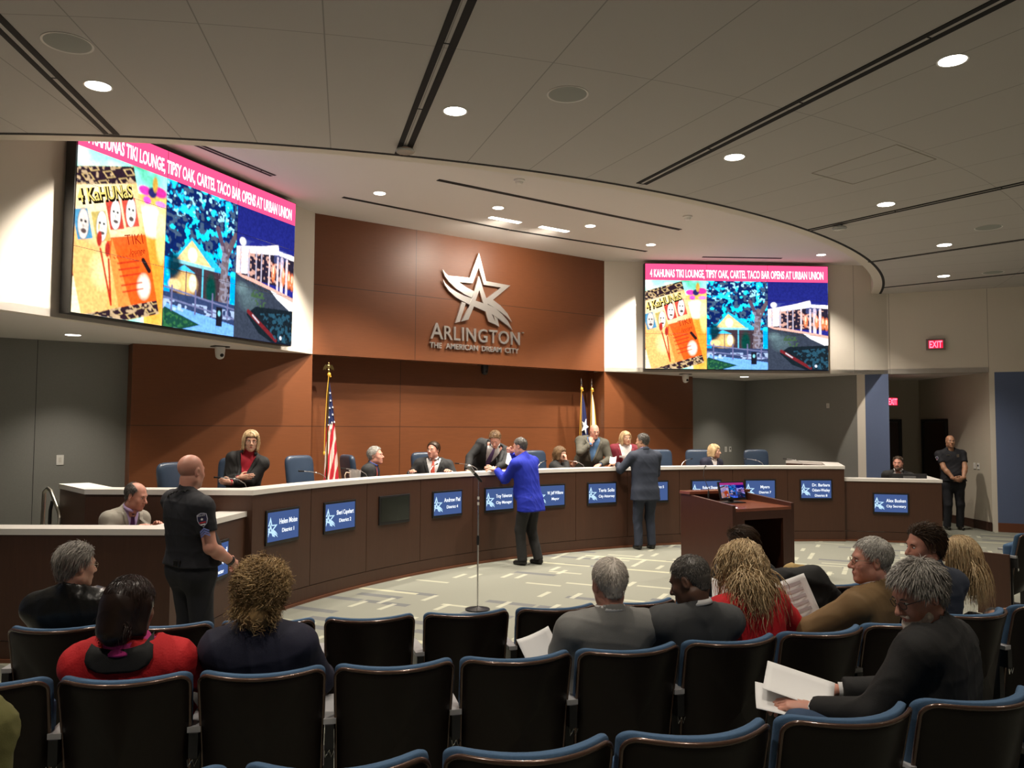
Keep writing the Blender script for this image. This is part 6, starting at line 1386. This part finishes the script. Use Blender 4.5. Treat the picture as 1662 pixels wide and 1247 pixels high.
# --- staff and police
po, oi = person('police officer with a shaved head standing with his back to us at the left desk', (-6.22, -5.68, 0), facing(.66, .76), (-6.25, -5.71, 1.595), 'stand', hip=(0, .0, .90), hrot=(14, -4, 0), top=CL['uniform'], kind='uniform', V=0, skin_='pink', hair='brown', style='bald', w=1.18, g=1.20, belly=.05, near=True, seed=20, trous=CL['uniform'], sleeve=.62, collar=True, foldamp=.005, armR=dict(wr=(.22, .19, .94), hint=(.5, -.9, -.2), d=(-.5, .75, -.45), n=(-.8, -.3, -.3), side=(0, .3, .9), curl=.7), armL=dict(wr=(-.12, .24, .98), hint=(-.5, -.6, -.4)), kneeL=(-.10, .04, .48), ankL=(-.10, -.02, .09), fat=.5)
pr, ri = person('police officer with a shaved head standing by the corridor, hands clasped in front', (8.40, -4.05, 0), facing(-.12, -1), (8.39, -4.02, 1.70), 'stand', hip=(0, 0, .92), hrot=(-4, 2, 0), top=CL['uniform'], kind='uniform', V=0, skin_='tan', hair='black', style='bald', w=1.16, g=1.12, belly=.02, near=False, seed=21, trous=CL['uniform'], sleeve=.62, collar=True, fat=.6, armR=dict(wr=(.09, .26, .98), hint=(1, -.5, -.1), d=(-.85, .2, -.3), n=(0, -1, 0), side=(0, 0, 1), curl=.5), armL=dict(wr=(-.09, .28, .97), hint=(-1, -.5, -.1), d=(.85, .1, -.3), n=(0, -1, 0), side=(0, 0, 1), curl=.6))
person('person with thinning grey hair in a beige suit and purple tie, at the left desk', (-6.38, -3.62, 0), facing(.9, -.35), (-6.22, -3.74, 1.275), 'sit', hip=(0, -.04, .60), hrot=(12, -16, 0), top=CL['beige'], kind='jacket', shirt=CL['lilac'], tie=CL['tieplum'], skin_='pink', hair='saltp', style='balding', w=1.05, near=True, seed=22, armL=dict(wr=(-.1, .38, .98)), armR=dict(wr=(.16, .36, .98)), trous=CL['trgrey'])
person('person with trimmed dark beard in a black suit, seated at the right low desk', (6.42, -4.02, 0), facing(-.45, -.9), (6.33, -4.10, 1.325), 'sit', hip=(0, -.02, .62), hrot=(-8, -2, 0), top=CL['black'], kind='jacket', shirt=CL['white'], tie=CL['tiegrey'], skin_='pink', hair='brown', style='short', beard='brown', w=1.05, seed=23, armL=dict(wr=(-.16, .28, .95)), armR=dict(wr=(.16, .28, .95)))
# --- at the dais
person('blonde bob haired person with dark glasses, black jacket over red top, arms crossed', (-4.72, -2.02, .45), facing(.15, -1), (-4.64, -2.15, 1.745), 'sit', hip=(0, -.04, .56), hrot=(14, -2, -3), top=CL['black'], kind='jacket', shirt=CL['redtop'], V=.30, turtleneck=True, skin_='fair', hair='blonde', style='bob', hopt=dict(L=.105, n=900, grav=.7), fem=1, w=1.06, g=1.05, glasses='dark', seed=24, smile=True, armR=dict(wr=(-.03, .27, .87), hint=(.5, -.3, -.9), d=(-.9, -.1, .1), n=(0, -1, 0), side=(0, 0, 1), curl=.3), armL=dict(wr=(.05, .30, .82), hint=(-.5, -.3, -.9), d=(.9, -.2, .1), n=(0, -1, 0), side=(0, 0, 1)), lipm=M_lipr)
person('grey haired person in a blue shirt and dark suit, seen in profile facing right', (-2.70, -1.27, .45), facing(1, -.1), (-2.58, -1.33, 1.515), 'sit', hip=(0, -.05, .50), hrot=(-6, 4, 0), top=CL['charcoal'], kind='jacket', shirt=CL['blue'], tie=CL['tiered'], skin_='pink', hair='silver', style='side', hopt=dict(L=.035), w=1.02, seed=25)
person('dark haired person with glasses, white shirt and red tie, seated and smiling to the left', (-1.47, -1.05, .45), facing(.0, -1), (-1.51, -1.12, 1.575), 'sit', hip=(0, -.02, .52), hrot=(-26, 2, 0), top=CL['charcoal'], kind='jacket', shirt=CL['white'], tie=CL['tiered'], V=.34, skin_='pink', hair='brown', style='side', hopt=dict(L=.035), w=1.18, g=1.15, fat=.6, glasses='wire', seed=26, smile=True, armL=dict(wr=(-.3, .3, .80)), armR=dict(wr=(.3, .3, .80)))
person('brown haired person in a dark suit, leaning on the dais and reading', (-.52, -1.08, .45), facing(-.1, -1), (-.53, -1.36, 1.745), 'stand', hip=(0, -.10, .90), hrot=(-6, -42, 0), top=CL['charcoal'], kind='jacket', shirt=CL['white'], tie=CL['tieviolet'], V=.40, skin_='pink', hair='ltbrown', style='side', hopt=dict(L=.04), w=1.15, g=1.08, seed=27, armR=dict(wr=(.24, .36, .80), hint=(1, -.3, -.1), d=(-.4, .6, -.2)), armL=dict(wr=(-.16, .42, .84), hint=(-1, -.3, -.1), d=(.2, .8, .1), side=(0, 0, 1), n=(1, 0, -.3)), trous=CL['charcoal'])
pj, ji = person('person in a royal blue jacket and black trousers, standing before the dais', (-.84, -2.60, 0), facing(-.80, .62), (-.90, -2.52, 1.655), 'stand', hip=(0, -.05, .92), hrot=(10, -12, 0), top=CL['royal'], kind='coat', V=0, skin_='pink', hair='saltp', style='short', hopt=dict(L=.018, t=.004), w=1.12, g=1.12, belly=.05, near=False, seed=28, foldamp=.006, armL=dict(wr=(-.16, .42, 1.315), hint=(-.3, -.3, -1), d=(-.3, .9, .1), n=(0, 0, -1)), armR=dict(wr=(.06, .30, 1.58), hint=(.6, .4, -.8), d=(-.9, .2, .2), n=(-.2, -1, 0), side=(0, 0, 1), curl=.9), ankR=(.10, -.14, .09), kneeR=(.11, .0, .49), trous=CL['trblack'])
person('person with light brown hair in black, resting chin on hand, facing right', (1.00, -.98, .45), facing(.85, -.35), (1.04, -1.05, 1.475), 'sit', hip=(0, -.05, .48), hrot=(-10, 0, 0), top=CL['black'], kind='coat', V=0, skin_='fair', hair='ltbrown', style='bob', hopt=dict(L=.10, n=800), fem=1, w=.95, seed=29, armR=dict(wr=(.05, .20, .90), hint=(.6, .2, -.8), d=(-.1, -.1, 1), n=(0, -1, .1), curl=.8), armL=dict(wr=(-.1, .26, .80)))
person('bald person in a grey tweed jacket standing with one hand at the mouth', (1.76, -.98, .45), facing(.12, -1), (1.74, -1.14, 1.865), 'stand', hip=(0, -.02, .92), hrot=(10, -14, 0), top=CL['tweed'], kind='jacket', shirt=CL['midblue'], V=.36, skin_='pink', hair='white', style='bald', w=1.22, g=1.18, belly=.04, glasses='wire', fat=.5, seed=30, armR=dict(wr=(.02, .25, 1.20), hint=(.9, .1, -.6), d=(-.05, -.35, 1), n=(0, -1, -.3), side=(-1, 0, 0), curl=.9), armL=dict(wr=(-.14, .26, .84), hint=(-1, -.4, -.3), d=(.6, .5, -.2)), trous=CL['trgrey'])
pw, wi = person('person with blonde bob in a wine red blazer over a white turtleneck', (2.34, -1.22, .45), facing(.1, -1), (2.28, -1.36, 1.745), 'stand', hip=(0, -.02, .80), hrot=(14, 0, 4), top=CL['wine'], kind='jacket', shirt=CL['turtle'], V=.34, turtleneck=True, skin_='warm', hair='blonde', style='bob', hopt=dict(L=.11, n=800, t=.008), fem=1, w=1.22, g=1.2, glasses='wire', smile=True, seed=31, armR=dict(wr=(.12, .26, .78)), armL=dict(wr=(-.16, .26, .80)), lipm=M_lipr, trous=CL['trblack'])
ps, si = person('person in a navy suit standing before the dais, back to us', (1.60, -2.50, 0), facing(-.35, .95), (1.60, -2.46, 1.715), 'stand', hip=(0, -.02, .95), hrot=(34, -4, 0), top=CL['navysuit'], kind='jacket', V=.2, shirt=CL['lilac'], skin_='warm', hair='saltp', style='side', hopt=dict(L=.03, t=.007), w=1.18, g=1.15, belly=.03, seed=32, armL=dict(wr=(-.30, .34, 1.33), hint=(-.6, -.4, -.7), d=(-.5, .8, .1), n=(0, 0, -1)), armR=dict(wr=(.14, .30, 1.18), hint=(.5, -.7, -.4)), trous=CL['navysuit'], foldamp=.004)
person('person with short light brown hair in navy, seated rightmost at the dais', (4.02, -1.78, .45), facing(.4, -.9), (4.05, -1.86, 1.51), 'sit', hip=(0, -.03, .48), hrot=(40, -4, 0), top=CL['navy'], kind='jacket', shirt=CL['turtle'], V=.22, skin_='fair', hair='blonde', style='bob', hopt=dict(L=.07, n=700, t=.010), fem=1, w=.98, seed=33)
# --- things on and with the people
def badge(info, nm, x, z, w_, h_, m_, side=1, off=.004):
    c = info['surf'](info['Ft'], x, z, off + .002, side); o = bpy.data.objects.new(nm, MB().box(-w_ / 2, w_ / 2, -.002, .002, -h_ / 2, h_ / 2).mesh()); COL.objects.link(o); o.data.materials.append(m_); o.parent = info['jk'].parent
    T = info['T']; o.matrix_local = Matrix.Translation(Vector(c)) @ Matrix([[float(T[i][0]), float(T[i][1]), float(T[i][2]), 0] for i in range(3)] + [[0, 0, 0, 1]]); return o
badge(ri, 'badge', -.085, -.13, .045, .06, M_chrome); badge(ri, 'name_tag', .085, -.11, .07, .016, M_chrome)
badge(wi, 'name_badge', .085, -.13, .07, .03, M_paper); badge(wi, 'round_pin', .075, -.075, .025, .025, M_chrome)
M_pat = mat('patch_border', (.45, .45, .55), .7); M_chev = mat('chevron_blue', (.16, .20, .48), .7); M_red = mat('patch_red', (.5, .03, .04), .7); M_nav = mat('patch_navy', (.02, .02, .07), .7)
def patch(info, root, s, chev=True, sc=1.0):    # police shoulder patch on the outer side of a sleeve
    sh, el = Vector(info['sh'][s]), Vector(info['arms'][s]['el']); d = (el - sh).normalized()
    out = Vector((s * .75, -.66, 0)) if chev else Vector((s, .3, 0)); out = (out - d * out.dot(d)).normalized(); side = d.cross(out).normalized()
    def Mx(t, r): c = sh + (el - sh) * t + out * r; return Matrix(((side.x, out.x, -d.x, c.x), (side.y, out.y, -d.y, c.y), (side.z, out.z, -d.z, c.z), (0, 0, 0, 1)))
    def shield(k, y0, y1, M): 
        pts = [(-.034, .038), (-.018, .046), (0, .050), (.018, .046), (.034, .038), (.036, .0), (.026, -.030), (0, -.052), (-.026, -.030), (-.036, .0)]
        pts = [(a * k * sc, b * k * sc) for a, b in pts]; n = len(pts); vs = [M @ Vector((a, y0 - abs(a) * .35, b)) for a, b in pts] + [M @ Vector((a, y1 - abs(a) * .35, b)) for a, b in pts]; return MB().add(vs, [tuple(range(n)), tuple(reversed(range(n, 2 * n)))] + [(i, n + i, n + (i + 1) % n, (i + 1) % n) for i in range(n)])
    M1 = Mx(.30, .082); p = shield(1.0, 0, .003, M1).build('shoulder_patch', M_pat, root); shield(.86, .003, .0045, M1).build('patch_field', M_nav, p)
    q = MB(); rr_ = .012 * sc; pts = [(rr_ * (1 if i % 2 == 0 else .4) * sin(i * pi / 5), rr_ * (1 if i % 2 == 0 else .4) * cos(i * pi / 5) + .004) for i in range(10)]; n = 10
    q.add([M1 @ Vector((a, .0062, b)) for a, b in pts], [tuple(range(10))]); q.build('patch_star', M_paper, p)
    MB().box(-.022 * sc, .022 * sc, .003, .006, -.022 * sc, -.014 * sc, M1).build('patch_stripe', M_red, p); MB().box(-.016 * sc, .016 * sc, .003, .006, -.036 * sc, -.028 * sc, M1).build('patch_stripe', M_paper, p)
    tx = text_mesh('POLICE', .015 * sc, .0004, .05 * sc); o = obj('patch_lettering', tx, M_paper, p); o.matrix_local = M1 @ Matrix.Translation((0, .0064, .026 * sc)) @ Matrix.Rotation(pi, 4, 'Z') @ Matrix.Rotation(pi / 2, 4, 'X')
    if chev:
        M2 = Mx(.56, .082); q = MB()
        for k in range(3):
            z = .02 - k * .017; vs = [M2 @ Vector((a, .001 - abs(a) * .3, b)) for a, b in ((-.032, z - .022), (0, z), (.032, z - .022), (.032, z - .034), (0, z - .012), (-.032, z - .034))]; q.add(vs, [(0, 1, 4, 5), (1, 2, 3, 4)])
        o = q.build('sergeant_chevrons', M_chev, root); so = o.modifiers.new('t', 'SOLIDIFY'); so.thickness = .003
patch(oi, po, 1); patch(ri, pr, 1, False, .9)
def belt(info, root, z, m_, buckle=True, g=1.16, w=1.14):
    q = MB(); n = 40; vs = []; fs = []
    for i in range(n):
        a = 2 * pi * i / n; cx_, cy_ = (.078 * w + .126 * g) * cos(a), (.112 * g + .012) * sin(a) + .0
        for zz in (z - .025, z + .025): vs.append((cx_, cy_, zz))
    for i in range(n): j = (i + 1) % n; fs.append((2 * i, 2 * j, 2 * j + 1, 2 * i + 1))
    o = MB().add(vs, fs).build('duty_belt', m_, root, smooth=True); so = o.modifiers.new('t', 'SOLIDIFY'); so.thickness = .008
    MB().box(.155, .215, -.08, .0, z - .09, z + .05).build('holster', m_, o, bevel=.01); MB().box(-.21, -.16, -.07, .0, z - .08, z + .06).build('radio', m_, o, bevel=.008); MB().box(.04, .12, -.165, -.135, z - .03, z + .02).build('pouch', M_leather2, o, bevel=.008)
M_leather2 = mat('patent_black', (.015, .015, .015), .12)
belt(oi, po, .955, M_leather2); belt(ri, pr, .965, M_leather2)
a = oi['arms'][1]; d = Vector(a['wr'] - a['el']).normalized(); c = Vector(a['wr']) - d * .02; MB().tube([c - d * .013, c + d * .013], .036, 14).build('wrist_watch', M_black, po, smooth=True)
hd = Vector(oi['neck']); pts = [hd + Vector(v) for v in ((.10, -.04, .02), (.02, -.10, .01), (-.06, -.11, -.02), (-.14, -.08, -.04), (-.22, -.05, -.10), (-.25, -.0, -.20), (-.24, .06, -.30))]
q = []; 
for i in range(80):
    t = i / 79 * 5.999; k = int(t); f = t - k; p = pts[k].lerp(pts[k + 1], f); aa = i * 1.3; q.append(p + Vector((.006 * cos(aa), 0.0, .006 * sin(aa))))
MB().tube(q, .004, 5).build('coiled_radio_cord', M_black, po, smooth=True)
T = ki['T']; nk = ki['neck']
def loc_(x, y, z): return Vector(nk + T @ V3(x, y, z))
ring = MB(); N_ = 26; vs = []
for i in range(N_):
    a = -.35 * pi + 1.7 * pi * i / (N_ - 1) + pi * .0; a = pi * .15 + 1.7 * pi * i / (N_ - 1) + pi / 2 + .0
    c_, s_ = cos(a), sin(a)
    for rr_, zz in ((.072, .035), (.074, .040), (.094, .012), (.098, .004)): vs.append(loc_(rr_ * c_ * 1.05, rr_ * s_ * .95, zz))
fs = [(4 * i + k, 4 * i + 4 + k, 4 * i + 5 + k, 4 * i + 1 + k) for i in range(N_ - 1) for k in range(3)]
o = ring.add(vs, fs).build('shirt_collar', CL['pink'], pk, smooth=True); so = o.modifiers.new('t', 'SOLIDIFY'); so.thickness = .004
rows = [(z, -w_, w_) for z, w_ in ((.030, .115), (.010, .130), (-.012, .132), (-.032, .118), (-.048, .088), (-.058, .045))]; ki['strip']('black_under_sweater', ki['Ft'], rows, CL['black'], .006, .004, side=-1, nu=12)
Re_ = ki['R4']
for s in (-1, 1): MB().ball((s * .084, -.004, -.040), (.007, .007, .007), 10, Re_).build('pearl_earring', mat('pearl', (.8, .78, .7), .15), pk, smooth=True)
# papers in hands and on the dais
def sheet(center, nrm, up, w_, h_, lab, bend=.02, n=2, prn=False):
    nrm = Vector(nrm).normalized(); up = Vector(up); up = (up - nrm * up.dot(nrm)).normalized(); sd = up.cross(nrm); V_ = []; nu, nv = 8, 10
    for j in range(nv):
        for i in range(nu):
            a, b = i / (nu - 1) - .5, j / (nv - 1) - .5; V_.append(Vector(center) + sd * a * w_ + up * b * h_ + nrm * (bend * (a * a * 4 + b * .8)))
    o = obj('paper_sheet', grid_mesh('paper', V_, nu, nv), M_paper, None, True); so = o.modifiers.new('t', 'SOLIDIFY'); so.thickness = .002; tag(o, lab, 'paper')
    if prn:
        q = MB()
        for k in range(5):
            b = .32 - k * .15; vs = [Vector(center) + sd * a_ * w_ + up * b_ * h_ + nrm * (bend * (a_ * a_ * 4 + b_ * .8) + .0035) for a_, b_ in ((-.32, b), (.32, b), (.32, b + .06), (-.32, b + .06))]; q.add(vs, [(0, 1, 2, 3)])
        q.build('printing', mat('faint_print', (.55, .50, .52), .7), o)
    return o
sheet((-5.40, -8.78, .84), (-.3, -.75, .6), (-.2, .3, .9), .18, .20, 'white sheet held by the man in light grey, on his left')
sheet((-3.72, -9.03, .94), (-.5, -.8, .35), (-.25, .1, .9), .20, .25, 'printed sheet held up by the blonde woman in the red blazer', prn=True)
sheet((-3.98, -8.75, .92), (-.4, -.7, .7), (.3, .3, .4), .20, .24, 'second sheet low in front of the woman in the red blazer')
W4 = _b['Mw']; hL = W4 @ Vector(_b['arms'][-1]['wr']); hR = W4 @ Vector(_b['arms'][1]['wr'])
mid = hL.lerp(hR, .35) + Vector((-.02, .10, .03)); sheet(mid, (-.12, -.30, .95), (-.5, .75, .15), .22, .28, 'bright white papers held by the bearded man in the black jacket', .02)
sheet(mid + Vector((-.09, .0, -.04)), (-.1, -.25, .95), (-.6, .7, .1), .20, .24, 'sheet with a dark picture under the papers of the bearded man', .01)
sheet((-.62, -1.95, 1.46), (-.3, -.9, .5), (.3, .1, .9), .20, .24, 'folded white papers between the leaning man and the man in the blue jacket', .05)
sheet((1.27, -2.12, 1.40), (-.3, -.2, .9), (.5, .5, .5), .10, .22, 'white folded sheet in the hand of the man in the navy suit', .02)
# coats over a chair in the front row
def coat_pile(name, lab, balls, m_, seed, amp=.012):
    lo = np.min([np.array(b[0]) for b in balls], 0) - .25; hi = np.max([np.array(b[0]) for b in balls], 0) + .25; F_ = Field(lo, hi, .012)
    for b in balls:
        if len(b) == 4: F_.cap(b[0], b[1], b[2], b[3], k=.05)
        else: F_.ell(b[0], b[1], None, .05)
    c_, f__ = F_.mesh(1); c_ = folds(c_, f__, amp, seed, 18); return tag(obj(name, bl_mesh(name, c_, f__, m_)), lab, 'coat')
cb = Vector((-3.02, -8.62, 0))
def q_(x, y, z): return (cb.x + x, cb.y + y, z)
coat_pile('draped_coat', 'black coat thrown over a front row seat beside the lectern', [(q_(-.20, .12, .92), q_(.06, .0, .93), .07, .08), (q_(.06, .0, .93), q_(.20, -.08, .80), .08, .05), (q_(-.18, .1, .9), q_(-.18, .1, .62), .07, .08), (q_(.06, 0, .88), q_(.05, 0, .6), .09, .09)], CL['black'], 40)
coat_pile('draped_coat', 'tan coat hanging behind the black coat on a front row seat', [(q_(.06, .16, .95), q_(.24, .10, .90), .06, .06), (q_(.24, .10, .90), q_(.28, .08, .45), .06, .05), (q_(.15, .16, .90), q_(.18, .14, .45), .06, .06)], cloth('camel_coat', (.42, .29, .11)), 41)
